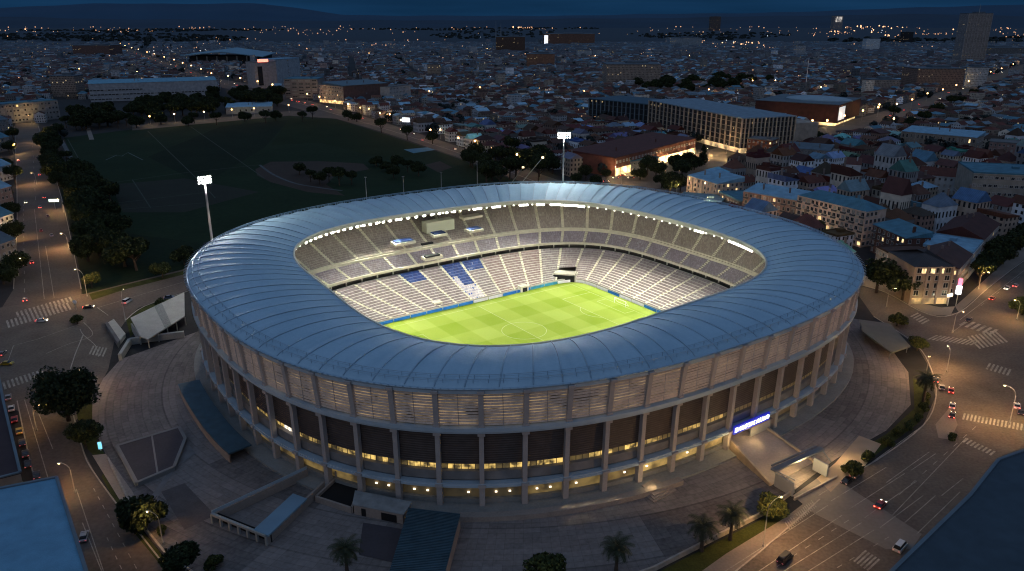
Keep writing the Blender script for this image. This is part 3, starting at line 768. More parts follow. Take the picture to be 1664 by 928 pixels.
# road surfaces
road('avenue', [(25, 200), (62, 200), (100, 320), (132, 470), (135, 540), (112, 620), (130, 720), (160, 780), (275, 928), (345, 1040), (130, 1040), (100, 928), (55, 770), (28, 650), (0, 640), (-40, 640), (-40, 520), (0, 505), (22, 470), (28, 350)], 0.020)
road('crossroads', [(-40, 520), (0, 500), (135, 478), (205, 520), (188, 545), (176, 600), (150, 650), (118, 690), (-40, 650)], 0.026, ASPH2)
road('side_street', [(130, 480), (200, 462), (330, 430), (420, 400), (430, 418), (310, 470), (225, 500), (196, 528), (150, 560)], 0.032)
road('boulevard', [(1110, 985), (1240, 885), (1330, 805), (1425, 748), (1500, 692), (1520, 645), (1512, 600), (1488, 560), (1420, 515), (1395, 480), (1400, 465), (1440, 476), (1510, 512), (1558, 508), (1605, 470), (1664, 425), (1740, 378), (1800, 385), (1740, 440), (1700, 480), (1665, 520), (1700, 600), (1820, 760), (1500, 1060), (1110, 1060)], 0.022, ASPH2)
road('ring_street', [(905, 305), (1000, 284), (1140, 246), (1205, 232), (1330, 208), (1420, 186), (1520, 152), (1600, 125), (1700, 92), (1700, 108), (1610, 140), (1540, 168), (1440, 204), (1350, 226), (1240, 262), (1120, 312), (1000, 320)], 0.024, ASPH2)
road('far_avenue', [(188, 78), (206, 78), (345, 126), (412, 138), (482, 158), (560, 180), (640, 204), (760, 243), (905, 292), (1000, 300), (985, 318), (880, 308), (740, 254), (620, 214), (540, 191), (470, 173), (400, 151), (326, 135)], 0.030, ASPH)
road('field_lane', [(215, 204), (330, 194), (475, 180), (548, 186), (548, 193), (470, 188), (330, 201), (215, 212)], 0.034, ASPH)
FIELD = P([(104, 224), (225, 209), (330, 201), (470, 188), (545, 193), (620, 216), (740, 256), (870, 306), (720, 325), (480, 345), (330, 395), (215, 395), (170, 375)])
sheet('field', FIELD, 0.012, GRASS)
sheet('field_patch', P([(240, 255), (360, 205), (470, 195), (430, 240), (330, 300)]), 0.016, GRASS2)
sheet('field_patch', P([(470, 192), (545, 195), (620, 218), (700, 246), (640, 262), (520, 232), (440, 236)]), 0.0165, mat('mown_grass', (0.014, 0.026, 0.009), 0.95, var=0.25, scale=0.03, scale2=0.4, spec=0.1))
sheet('dirt_patch', P([(415, 275), (440, 263), (520, 262), (590, 266), (600, 275), (545, 285), (530, 300), (560, 318), (500, 312), (440, 296), (418, 285)]), 0.018, DIRT)
sheet('dirt_patch', P([(690, 268), (715, 262), (735, 272), (712, 280)]), 0.0185, DIRT)
sheet('dirt_patch', P([(180, 300), (300, 290), (420, 312), (300, 345), (200, 345)]), 0.0185, mat('worn_grass', (0.015, 0.018, 0.010), 0.95, var=0.35, scale=0.05, scale2=0.5))
sheet('blue_court', P([(656, 243), (700, 239), (711, 243), (672, 249)]), 0.02, mat('court_blue', (0.05, 0.17, 0.24), 0.6, var=0.15))
def polyline(l, w_, z, m, name, h=0.0):
    ZC[0] += 0.0006; z += ZC[0]
    pts = [Vector((p[0], p[1])) for p in (P(l) if not isinstance(l[0], Vector) else l)]
    lt, rt = [], []
    for i, p in enumerate(pts):
        d = (pts[min(i + 1, len(pts) - 1)] - pts[max(i - 1, 0)]).normalized(); n = Vector((-d.y, d.x)) * w_ / 2
        lt.append(p + n); rt.append(p - n)
    mb = MB(); n = len(pts)
    if h:
        for i in range(n - 1):
            mb.prism([lt[i], lt[i + 1], rt[i + 1], rt[i]], z, z + h, bottom=False)
    else:
        mb.add([(*p, z) for p in lt] + [(*p, z) for p in rt], [(n + i, n + i + 1, i + 1, i) for i in range(n - 1)])
    o = mb.build(name, m); o['kind'] = 'structure'; return o
def spline(l, k=8):
    out = []; n = len(l)
    for i in range(n - 1):
        p0, p1, p2, p3 = l[max(i - 1, 0)], l[i], l[i + 1], l[min(i + 2, n - 1)]
        for j in range(k):
            t = j / k
            out.append(tuple(0.5 * ((2 * p1[c]) + (-p0[c] + p2[c]) * t + (2 * p0[c] - 5 * p1[c] + 4 * p2[c] - p3[c]) * t * t + (-p0[c] + 3 * p1[c] - 3 * p2[c] + p3[c]) * t ** 3) for c in (0, 1)))
    out.append(l[-1]); return out
polyline(spline([(422, 268), (445, 284), (480, 298), (520, 305), (556, 310)]), 2.2, 0.024, mat('path_gravel', (0.075, 0.085, 0.09), 0.9, var=0.25), 'path')
polyline(spline([(140, 318), (158, 345), (172, 375)]), 4.0, 0.026, mat('path_paving', (0.10, 0.11, 0.115), 0.9, var=0.2), 'path')
polyline([(100, 228), (118, 262), (135, 300)], 3.5, 0.026, MATS['path_paving'], 'path')
polyline([(143, 208), (149, 227)], 4.5, 0.028, WALK, 'path')
for l in ([(175, 298), (290, 282), (420, 268)], [(190, 330), (340, 312)], [(110, 226), (180, 352)], [(215, 292), (245, 338)], [(240, 213), (330, 300), (350, 322)], [(310, 206), (430, 290)], [(175, 252), (190, 253)], [(200, 340), (330, 330)], [(640, 220), (760, 262)]):
    polyline(l, 0.8, 0.03, FIELDP, 'field_line')
polyline([(172, 260), (190, 252), (198, 254), (208, 248), (232, 260)], 0.9, 0.032, mat('bright_field_paint', (0.10, 0.13, 0.13), 0.9, var=0.3), 'field_line')
# plaza
PLAZA_PX = [(196, 584), (168, 615), (150, 650), (150, 690), (176, 748), (226, 850), (268, 902), (335, 950), (600, 1000), (900, 985), (1062, 928), (1238, 838), (1325, 770), (1360, 745), (1440, 700), (1480, 658), (1476, 605), (1445, 563), (1400, 520)]
PL = P(PLAZA_PX) + [Vector((SC[0] + x * CA - y * SA, SC[1] + x * SA + y * CA, 0)) for x, y in off(R_OUT, 3)[::12]][4:34]
PL = P(PLAZA_PX)
back = [s2w(x, y) for x, y in off(R_OUT, 4)[::12]]
a0 = math.atan2(PL[-1].y - SC[1], PL[-1].x - SC[0]); a1 = math.atan2(PL[0].y - SC[1], PL[0].x - SC[0])
bk = [(math.atan2(p.y - SC[1], p.x - SC[0]), p) for p in back]
bk = sorted([(a, p) for a, p in bk if a > a0 + 0.05 or a < -math.pi + 0.2 and False], key=lambda q: q[0])
bk = [p for a, p in bk if a < (a1 if a1 > 0 else math.pi)]
PLAZA = PL + bk
o = sheet('plaza', [Vector((p.x, p.y, 0)) for p in PLAZA], 0.04, PAVE)
# paving uses coordinates centred on the stadium
me = o.data; inv = Matrix.Translation((SC[0], SC[1], 0)) @ Matrix.Rotation(SPHI, 4, 'Z'); me.transform(inv.inverted()); o.matrix_world = inv
pl_edge = PL[:12]
wb = MB()
def wall_along(mb, pts, w_, z0, z1, mi=0):
    pts = [Vector((p[0], p[1])) for p in pts]
    for i in range(len(pts) - 1):
        d = (pts[i + 1] - pts[i]); L_ = d.length; d.normalize(); n = Vector((-d.y, d.x)) * w_ / 2
        mb.prism([pts[i] + n, pts[i + 1] + n, pts[i + 1] - n, pts[i] - n], z0, z1, mi)
    return mb
wall_along(wb, P([(176, 748), (226, 850), (268, 902), (335, 950)]), 0.5, 0, 1.1)
tag(wb.build('plaza_wall', KERB), 'low stone wall along the left rim of the plaza above the avenue verge', 'wall')
wb = MB(); wall_along(wb, P([(900, 985), (1062, 928), (1238, 838), (1290, 800)]), 0.5, 0, 1.3)
tag(wb.build('plaza_wall', KERB), 'low stone wall between the front plaza and the palm verge', 'wall')
# verges and pavements
sheet('grass_verge', P([(178, 752), (226, 858), (268, 908), (345, 965), (300, 968), (250, 905), (205, 850), (165, 775)]), 0.045, GRASS3)
sheet('grass_verge', P([(1062, 934), (1238, 844), (1262, 828), (1275, 842), (1180, 900), (1110, 950), (1020, 985), (960, 985)]), 0.045, GRASS3)
sheet('pavement', P([(1275, 842), (1330, 800), (1342, 810), (1240, 892), (1140, 970), (1080, 985), (1110, 950), (1180, 900)]), 0.05, WALK)
sheet('pavement', P([(150, 740), (172, 738), (216, 800), (240, 860), (224, 850), (196, 815)]), 0.05, PALE)
sheet('pavement', P([(150, 700), (176, 750), (168, 758), (135, 722), (118, 640), (130, 600), (150, 640)]), 0.047, GRASS3)
sheet('grass_verge', P([(1360, 752), (1440, 706), (1486, 664), (1484, 615), (1500, 625), (1512, 655), (1490, 690), (1420, 742), (1372, 775)]), 0.045, GRASS3)
sheet('forecourt', P([(1327, 778), (1358, 752), (1396, 708), (1432, 722), (1400, 765), (1372, 778), (1350, 800)]), 0.055, mat('lit_forecourt', (0.34, 0.26, 0.19), 0.85, var=0.12, scale=0.2))
sheet('pavement', P([(1405, 440), (1440, 452), (1490, 492), (1530, 500), (1552, 498), (1545, 512), (1510, 512), (1440, 476), (1400, 464)]), 0.05, WALK)
sheet('pavement', P([(1552, 498), (1600, 455), (1664, 398), (1740, 350), (1745, 372), (1664, 422), (1605, 468), (1558, 508)]), 0.052, WALK)
sheet('pavement', P([(1665, 520), (1700, 480), (1760, 500), (1820, 700), (1820, 760), (1700, 600)]), 0.05, WALK)
sheet('traffic_island', P([(1520, 690), (1545, 660), (1556, 690), (1545, 715), (1525, 712)]), 0.05, WALK)
sheet('grass_verge', P([(205, 520), (235, 498), (300, 478), (300, 498), (240, 520), (212, 548)]), 0.045, GRASS3)
sheet('park_ground', P([(85, 262), (130, 300), (172, 375), (330, 395), (330, 430), (200, 462), (134, 478), (130, 440), (112, 360)]), 0.014, GRASS2)
sheet('grass_verge', P([(145, 478), (200, 464), (300, 440), (300, 446), (205, 470), (150, 488)]), 0.046, GRASS3)
sheet('forecourt', P([(1288, 806), (1330, 776), (1346, 770), (1385, 796), (1498, 868), (1482, 892), (1440, 893), (1325, 836)]), 0.05, mat('raised_crossing', (0.19, 0.165, 0.145), 0.85, var=0.15, scale=0.12, scale2=1.0))
# kerbs
for l in ([(135, 545), (112, 620), (132, 722), (162, 782), (276, 930)], [(98, 928), (54, 770), (28, 652)], [(22, 470), (28, 350), (24, 205)], [(62, 205), (100, 322), (132, 470)],
          [(1140, 972), (1240, 893), (1332, 812)], [(1372, 776), (1425, 748), (1500, 692), (1521, 645), (1513, 600), (1488, 560), (1420, 515)], [(1400, 464), (1440, 476), (1510, 512), (1558, 508), (1605, 469), (1664, 424), (1740, 374)],
          [(1665, 520), (1700, 600), (1820, 760)], [(480, 166), (560, 190), (640, 214), (760, 254), (890, 303)], [(205, 520), (235, 498), (310, 472)], [(1665, 520), (1720, 466), (1780, 400)]):
    polyline(spline(l, 4), 0.35, 0.05, KERB, 'kerb', 0.13)
# road markings
def dashes(l, n, w_=0.2, frac=0.4, name='lane_marking'):
    a, b = Vector(at(*l[0])), Vector(at(*l[1])); mb = MB(); d = b - a; ang = math.atan2(d.y, d.x)
    for k in range(n):
        c = a + d * ((k + 0.5) / n); mb.box((c.x, c.y, 0.062 + zc()), (d.length / n * frac, w_, 0.004), ang)
    return structure(name, mb, PAINT)
def zebra(a, b, c, n, name='zebra_crossing'):
    """bars between edge a-b and the same edge shifted to c"""
    A, B, C = Vector(at(*a)), Vector(at(*b)), Vector(at(*c)); mb = MB(); s = C - A; zz = 0.064 + zc()
    for k in range(n):
        p = A + (B - A) * ((k + 0.2) / n); q = A + (B - A) * ((k + 0.72) / n)
        mb.add([(p.x, p.y, zz), (q.x, q.y, zz), (q.x + s.x, q.y + s.y, zz), (p.x + s.x, p.y + s.y, zz)], [(0, 1, 2, 3)])
    return structure(name, mb, PAINT)
for l in ([(56, 340), (72, 486)], [(74, 400), (88, 484)], [(40, 650), (82, 790)], [(62, 670), (86, 730)], [(124, 795), (168, 928)], [(134, 850), (170, 940)]): polyline(l, 0.22, 0.06, PAINT, 'lane_line')
for l, n in (([(38, 330), (40, 480)], 14), ([(150, 790), (225, 930)], 9), ([(172, 870), (200, 930)], 4), ([(52, 215), (58, 330)], 12)): dashes(l, n)
zebra((8, 522), (112, 492), (12, 534), 16); zebra((24, 508), (116, 482), (27, 516), 14); zebra((2, 622), (70, 600), (6, 634), 10); zebra((150, 562), (176, 566), (143, 576), 5)
polyline(spline([(75, 575), (110, 560), (150, 545), (136, 524)]), 0.25, 0.06, PAINT, 'lane_line'); polyline([(22, 562), (60, 552), (130, 527)], 0.22, 0.06, PAINT, 'lane_line'); polyline([(12, 590), (22, 562)], 0.22, 0.06, PAINT, 'lane_line')
polyline(spline([(130, 535), (136, 545), (155, 562), (160, 580)]), 0.3, 0.06, PAINT, 'lane_line'); polyline([(160, 500), (300, 458)], 0.2, 0.06, PAINT, 'lane_line'); polyline([(158, 500), (176, 513)], 0.3, 0.06, PAINT, 'lane_line')
polyline([(280, 592), (286, 560)], 0.2, 0.06, PAINT, 'lane_line') if False else None
for l in ([(1375, 782), (1500, 692)], [(1440, 785), (1510, 735)], [(1480, 765), (1520, 738)], [(1450, 838), (1570, 712)], [(1470, 850), (1520, 806)], [(1490, 868), (1560, 800)], [(1530, 806), (1565, 778)],
          [(1130, 960), (1345, 822)], [(1150, 985), (1368, 838)], [(1200, 975), (1400, 850)], [(1240, 975), (1420, 862)], [(1560, 520), (1664, 440)], [(1548, 540), (1580, 516)], [(1350, 815), (1440, 760)], [(1380, 828), (1470, 770)], [(1405, 842), (1490, 782)], [(1430, 858), (1500, 806)], [(1330, 806), (1400, 762)]):
    polyline(l, 0.22, 0.066, PAINT, 'lane_line')
for l, n in (([(1180, 975), (1385, 842)], 9), ([(1290, 965), (1450, 870)], 8), ([(1590, 500), (1690, 425)], 9), ([(1455, 810), (1590, 690)], 8)): dashes(l, n)
zebra((1505, 552), (1580, 562), (1520, 545), 11); zebra((1590, 568), (1640, 556), (1570, 548), 8); zebra((1565, 672), (1664, 690), (1562, 682), 16); zebra((1562, 718), (1612, 742), (1570, 712), 8)
zebra((1385, 912), (1412, 930), (1405, 894), 5); zebra((1282, 862), (1328, 824), (1274, 850), 16); zebra((1490, 508), (1512, 522), (1478, 514), 5); zebra((1556, 528), (1612, 546), (1570, 520), 6); zebra((1600, 600), (1640, 612), (1606, 590), 6)
# ================================================================ PLAZA FURNITURE
TEALR = mat('teal_roof_sheet', (0.040, 0.085, 0.115), 0.5, 0.1, var=0.2, scale=0.4)
SLATE = mat('dark_slab', (0.065, 0.055, 0.062), 0.8, var=0.15, scale=0.2, scale2=1.5)
def ctr(pts): return Vector((sum(p[0] for p in pts) / len(pts), sum(p[1] for p in pts) / len(pts), 0))
def local(pts, c): return [Vector((p[0] - c.x, p[1] - c.y)) for p in pts]
# sunken court cover
pts = P([(190, 724), (291, 694), (301, 712), (283, 758), (222, 784)], 1.2); c = ctr(pts); lp = local(pts, c)
t = empty('court_cover', c, 0, 'dark flat court cover with pale rim on the plaza beside the avenue', 'canopy')
mb = MB(); mb.prism(lp, 0.05, 1.2); mb.build('slab', SLATE, t)
mb = MB(); wall_along(mb, lp + [lp[0]], 0.9, 0.05, 1.32); wall_along(mb, [lp[0] * .45 + lp[1] * .55, lp[3] * .55 + lp[4] * .45], 0.5, 1.2, 1.26); mb.build('rim', mat('cover_rim', (0.22, 0.21, 0.2), 0.8, var=0.15), t)
# folded wedge next to it
pts = P([(300, 708), (330, 745), (372, 740), (330, 700), (312, 690)]); 
sheet('plaza_paving_wedge', P([(300, 714), (318, 738), (285, 762), (250, 820), (246, 806), (276, 766)]), 0.07, mat('wedge_paving', (0.17, 0.16, 0.16), 0.85, var=0.2, scale=0.3))
sheet('plaza_paving_wedge', P([(590, 850), (662, 862), (640, 915), (583, 902)]), 0.07, SLATE)
sheet('plaza_paving_wedge', P([(262, 800), (300, 786), (350, 838), (300, 862)]), 0.07, mat('wedge_paving_dark', (0.10, 0.085, 0.082), 0.85, var=0.25, scale=0.3, scale2=2))
# curved canopy at the left foot of the stadium
ii = [i for i in range(NR) if (lambda q: 312 < q[0] < 398 and q[1] > 600)(px_of(s2w(*off(R_FACE, 6)[i], 3.0)))]
i0, i1 = min(ii), max(ii); c = s2w(*off(R_FACE, 7)[(i0 + i1) // 2]); t = empty('curved_canopy', (SC[0], SC[1], 0), SPHI, 'dark teal curved canopy hugging the left foot of the stadium', 'canopy')
mb = MB(); solidring(mb, off(R_FACE, 3.6), off(R_FACE, 10.5), 2.9, 3.4, 0, i0, i1); mb.add([(*off(R_FACE, q)[i1], z) for q, z in ((3.6, 2.9), (10.5, 2.9), (10.5, 3.4), (3.6, 3.4))], [(0, 1, 2, 3)]); mb.build('roof', TEALR, t)
mb = MB(); solidring(mb, off(R_FACE, 10.0), off(R_FACE, 10.4), 0.1, 2.9, 0, i0, i1); mb.build('wall', PALE, t)
# colonnaded ramp hall
c4 = P([(346, 850), (500, 776), (527, 796), (434, 886)]); c = ctr(c4); lp = local(c4, c)
t = empty('ramp_hall', c, 0, 'open ramp hall with white pillared front and pale blue roof strip', 'building')
mb = MB(); wall_along(mb, [lp[0], lp[1]], 0.6, 0.05, 2.6); mb.build('back_wall', PALE, t)
mb = MB(); wall_along(mb, [lp[3], lp[2]], 0.6, 0.05, 2.6); mb.build('wall', PALE, t)
mb = MB(); d = lp[1] - lp[0]; d2 = (lp[3] - lp[0]).normalized() * 4
mb.prism([lp[3] - d2 * 1.0, lp[3] + d2 * .2, lp[2] + (lp[3] - lp[2]) * .35 + d2 * .2, lp[2] + (lp[3] - lp[2]) * .35 - d2 * 1.0], 2.6, 3.1); mb.build('roof_strip', mat('pale_blue_roof', (0.16, 0.27, 0.36), 0.5, var=0.1), t)
mb = MB(); wall_along(mb, [lp[0], lp[3]], 0.7, 2.4, 3.0); mb.build('lintel', WHITE, t)
for k in range(7):
    q = lp[0] + (lp[3] - lp[0]) * (k / 6); mb = MB(); mb.box((0, 0, 1.25), (0.55, 0.55, 2.4), math.atan2((lp[3] - lp[0]).y, (lp[3] - lp[0]).x)); mb.build('pillar', WHITE, t, (q.x, q.y, 0))
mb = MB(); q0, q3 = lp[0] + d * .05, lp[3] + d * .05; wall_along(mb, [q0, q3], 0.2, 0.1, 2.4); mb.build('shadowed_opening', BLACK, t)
mb = MB(); wall_along(mb, [lp[0], lp[1]], 0.12, 2.75, 3.6); mb.build('handrail', BLUEC, t)
# stair pit
c4 = P([(548, 783), (588, 792), (572, 834), (514, 815)]); c = ctr(c4); lp = local(c4, c)
t = empty('stair_pit', c, 0, 'dark stairwell pit with white parapet at the foot of the stadium', 'stairwell')
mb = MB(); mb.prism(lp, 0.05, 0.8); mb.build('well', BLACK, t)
mb = MB(); wall_along(mb, lp + [lp[0]], 0.6, 0.05, 1.7); mb.build('parapet', PALE, t)
mb = MB(); wall_along(mb, [lp[0] + Vector((0, .5)), lp[1] + Vector((0, .5))], 0.7, 3.6, 4.2); mb.box((lp[0].x, lp[0].y, 1.8), (0.8, 0.8, 3.6)); mb.box((lp[1].x, lp[1].y, 1.8), (0.8, 0.8, 3.6)); mb.build('portal', PALE, t)
# entrance kiosk
c4 = P([(580, 814), (668, 832), (655, 852), (576, 836)]); c = ctr(c4); lp = local(c4, c)
t = empty('entrance_kiosk', c, 0, 'low white entrance block with dark doorway beside the corrugated canopy', 'kiosk')
mb = MB(); mb.prism([p for p in lp], 0.05, 2.8, 0); mb.build('wall', PALE, t)
mb = MB(); mb.prism([p * 1.05 for p in lp], 2.8, 3.1); mb.build('roof', mat('kiosk_roof', (0.26, 0.27, 0.27), 0.8, var=0.2, scale=0.5), t)
f0, f1 = lp[3], lp[2]; dd = (f1 - f0).normalized(); a = math.atan2(dd.y, dd.x)
for k, w_ in ((0.72, 4.2), (0.2, 1.2)):
    q = f0 + (f1 - f0) * k; mb = MB(); mb.box((q.x, q.y, 1.2), (w_, 0.3, 2.1), a); mb.build('door', BLACK, t)
# corrugated canopy in front
c4 = P([(664, 826), (748, 836), (718, 950), (628, 945)], 4.0); c = ctr(c4); lp = local(c4, c)
t = empty('corrugated_canopy', c, 0, 'dark teal corrugated canopy running out from the stadium front', 'canopy')
mb = MB(); nn = 46
for k in range(nn):
    f0, f1 = k / nn, (k + 0.62) / nn
    A, B = lp[0] + (lp[3] - lp[0]) * f0, lp[1] + (lp[2] - lp[1]) * f0; A2, B2 = lp[0] + (lp[3] - lp[0]) * f1, lp[1] + (lp[2] - lp[1]) * f1
    mb.prism([A, B, B2, A2], 3.9, 4.22)
mb.prism(lp, 3.6, 3.95); mb.build('roof', TEALR, t)
for k in range(5):
    for e0, e1 in ((0, 3), (1, 2)):
        q = lp[e0] + (lp[e1] - lp[e0]) * (0.08 + 0.2 * k); mb = MB(); mb.box((0, 0, 1.8), (0.4, 0.4, 3.6)); mb.build('post', PALE, t, (q.x * .96, q.y * .96, 0))
mb = MB(); wall_along(mb, [lp[1] * .97, lp[2] * .97], 0.4, 0.05, 3.5); mb.build('side_wall', PALE, t)
# pale terrace ledge along the front
ii = [i for i in range(NR) if (lambda q: 745 < q[0] < 1110 and q[1] > 700)(px_of(s2w(*off(R_FACE, 6)[i], 0)))]
t = empty('terrace_ledge', (SC[0], SC[1], 0), SPHI, 'pale curved terrace ledge along the foot of the stadium front', 'terrace')
mb = MB(); solidring(mb, off(R_FACE, 4.2), off(R_FACE, 6.4), -0.3, 1.5, 0, min(ii), max(ii)); mb.build('ledge', mat('ledge_concrete', (0.27, 0.235, 0.21), 0.8, var=0.2, scale=0.4, scale2=2), t)
# lit steps on the front right
c4 = P([(1032, 792), (1064, 776), (1100, 798), (1062, 818)]); c = ctr(c4); lp = local(c4, c)
t = empty('entrance_steps', c, 0, 'warmly lit pale entrance steps at the front right of the stadium', 'steps')
for k in range(3):
    s_ = 1 - 0.16 * k; mb = MB(); mb.prism([p * s_ for p in lp], 0.05 + 0.3 * k, 0.35 + 0.3 * k); mb.build('step', PALE, t)
light('step_lamp', 'POINT', at(1058, 800, 0) + Vector((0, 0, 3.0)), 280, (1.0, 0.70, 0.34), None, 0.3)
for x, y in ((925, 838), (960, 833), (1000, 826)): 
    light('wall_lamp', 'SPOT', at(x, y, 0) + Vector((0, 3.0, 5.0)), 420, (1.0, 0.78, 0.42), None, 0.15, at(x, y, 0), 60, 0.7)
# main ramp
def ramp(name, px4, zs, m, parent, c):
    pts = P(px4); lp = local(pts, c); mb = MB(); mb.prism(lp, 0.03, zs); return mb.build(name, m, parent)
R4 = [(1176, 724), (1222, 698), (1322, 752), (1252, 790)]
pts = P(R4); c = ctr(pts); lp = local(pts, c)
t = empty('entrance_ramp', c, 0, 'broad pale entrance ramp below the blue lit sign', 'ramp')
mb = MB(); mb.prism(lp, 0.03, [3.6, 3.6, 0.3, 0.3]); mb.build('deck', PALE, t)
for a_, b_ in ((0, 3), (1, 2)):
    mb = MB(); A, B = lp[a_], lp[b_]; d = (B - A).normalized(); n = Vector((-d.y, d.x)) * .35
    mb.prism([A + n, B + n, B - n, A - n], 0.04, [4.3, 0.8, 0.8, 4.3]); mb.build('side_wall', mat('ramp_wall', (0.36, 0.28, 0.20), 0.8, var=0.2, scale=0.4), t)
# gate canopy
A, B = at(1262, 792, 0), at(1322, 764, 0); c = (A + B) / 2; d = (B - A); L_ = d.length; ang = math.atan2(d.y, d.x)
t = empty('gate_canopy', c, ang, 'steel gate portal with slanted roof beam spanning the ramp foot', 'gate')
GREY = mat('gate_steel', (0.16, 0.18, 0.21), 0.5, 0.3, var=0.15)
mb = MB(); mb.box((0, 0, 6.2), (L_ + 5, 1.6, 0.5)); mb.box((0, 1.3, 6.6), (L_ + 3, 0.5, 0.4)); mb.build('beam', GREY, t)
mb = MB(); mb.box((-L_ / 2, -2.2, 2.1), (0.4, 6.0, 4.0)); mb.build('side_panel', mat('gate_panel', (0.25, 0.27, 0.3), 0.6, var=0.1), t)
mb = MB(); mb.box((L_ / 2, -2.0, 2.0), (0.4, 4.6, 3.8)); mb.build('side_panel', MATS['gate_panel'], t)
mb = MB(); mb.tube([(-L_ / 2 - 2.2, 0, 6.2), (-L_ / 2, -5.4, 5.2)], 0.2); mb.tube([(L_ / 2 + 2.2, 0, 6.2), (L_ / 2, -4.8, 5.2)], 0.2); mb.build('brace', GREY, t)
mb = MB(); mb.box((0, -0.2, 5.88), (L_ * .8, 0.5, 0.1)); mb.build('light_strip', emit('gate_strip', (1.0, 0.72, 0.35), 3.0), t)
light('gate_light', 'POINT', (1.0, -1.5, 4.8), 3600, (1.0, 0.68, 0.30), t, 0.5)
mb = MB(); wall_along(mb, [(-L_ / 2 - 1, -6.5), (L_ / 2 + 2, -6.0)], 0.4, 0, 0.7); mb.build('threshold_kerb', KERB, t)
light('forecourt_lamp', 'POINT', at(1372, 752, 0) + Vector((0, 0, 4.5)), 2200, (1.0, 0.66, 0.30), None, 0.3)
light('sign_wash', 'POINT', s2w(*off(R_FACE, 4.5)[isg], 5.5), 520, (1.0, 0.70, 0.30), None, 0.3)
light('door_wash', 'POINT', s2w(*off(R_FACE, 3.0)[(isg - 10) % NR], 5.0), 500, (1.0, 0.66, 0.26), None, 0.3)
# white entrance wall under the sign
pA, pB = off(R_FACE, 1.6)[(isg + 1) % NR], off(R_FACE, 1.6)[(isg + 11) % NR]
a_, b_ = s2w(*pA), s2w(*pB); 
if px_of(a_)[0] > px_of(b_)[0]: a_, b_ = b_, a_
c = (a_ + b_) / 2; t = empty('entrance_wall', c, math.atan2((b_ - a_).y, (b_ - a_).x), 'plain cream wall panel under the right end of the blue sign', 'wall')
mb = MB(); mb.box((0, 0, 3.0), ((b_ - a_).length, 0.5, 5.9)); mb.build('panel', WHITE, t); mb = MB(); mb.box((0, -0.1, 6.1), ((b_ - a_).length + .4, 1.0, 0.3)); mb.build('coping', PALE, t)
# pointed canopy on the right
pts = P([(1396, 522), (1446, 528), (1480, 561), (1449, 572), (1402, 541)], 3.5); c = ctr(pts); lp = local(pts, c)
t = empty('pointed_canopy', c, 0, 'pale pointed canopy on the right rim of the plaza', 'canopy')
mb = MB(); mb.prism(lp, [3.8, 3.6, 2.6, 2.8, 3.6], [4.3, 4.1, 3.1, 3.3, 4.1]); mb.build('roof', mat('canopy_skin', (0.13, 0.125, 0.105), 0.6, var=0.12, scale=0.2), t)
for k in (0, 1, 2, 3, 4): mb = MB(); mb.tube([(0, 0, 0), (0, 0, 2.75)], 0.15); mb.build('post', GREY, t, (lp[k].x * .9, lp[k].y * .9, 0))
# left service ramp: sloped white roof and white wall
pts = P([(213, 522), (300, 480), (300, 512), (240, 548), (228, 545)], 4.5); c = ctr(pts); lp = local(pts, c)
t = empty('ramp_shelter', c, 0, 'white sloping shelter roof over the ramp at the left of the stadium', 'shelter')
mb = MB(); mb.prism(lp, [5.6, 5.6, 3.6, 3.3, 3.6], [6.0, 6.0, 4.0, 3.7, 4.0]); mb.build('roof', WHITE, t)
mb = MB(); A = lp[1] * .42 + lp[0] * .58; B = lp[2] * .45 + lp[3] * .55; C_ = lp[2] * .62 + lp[3] * .38; D_ = lp[1] * .56 + lp[0] * .44
mb.prism([A, D_, C_, B], [6.02, 6.02, 3.9, 3.9], [6.1, 6.1, 4.0, 4.0]); mb.build('roof_vent', mat('vent_grille', (0.2, 0.21, 0.2), 0.7, var=0.3, scale=2), t)
mb = MB(); wall_along(mb, [lp[0], lp[4] * .9 + lp[0] * .1], 0.5, 0, 3.6); mb.build('end_wall', WHITE, t)
for k in range(5): q = lp[3] + (lp[2] - lp[3]) * (k / 4); mb = MB(); mb.tube([(0, 0, 0), (0, 0, 3.4)], 0.22); mb.build('post', WHITE, t, (q.x, q.y, 0))
wb = MB(); wall_along(wb, P([(196, 586), (212, 560), (236, 556), (300, 548)]), 1.2, 0, 2.6)
tag(wb.build('ramp_wall', WHITE), 'thick white parapet wall below the sloping shelter roof', 'wall')
t = empty('ramp_barrier', at(195, 540), 0, 'white slanted barrier slab along the curving ramp road', 'barrier')
lp = local(P([(176, 530), (186, 524), (205, 548), (196, 560)]), at(195, 540)); mb = MB(); mb.prism(lp, 0.03, 1.6); mb.build('slab', WHITE, t)
lp2 = local(P([(172, 533), (176, 530), (196, 560), (193, 566)]), at(195, 540)); mb = MB(); mb.prism(lp2, 0.03, 2.1); mb.build('coping', mat('barrier_dark', (0.1, 0.1, 0.11), 0.8), t)
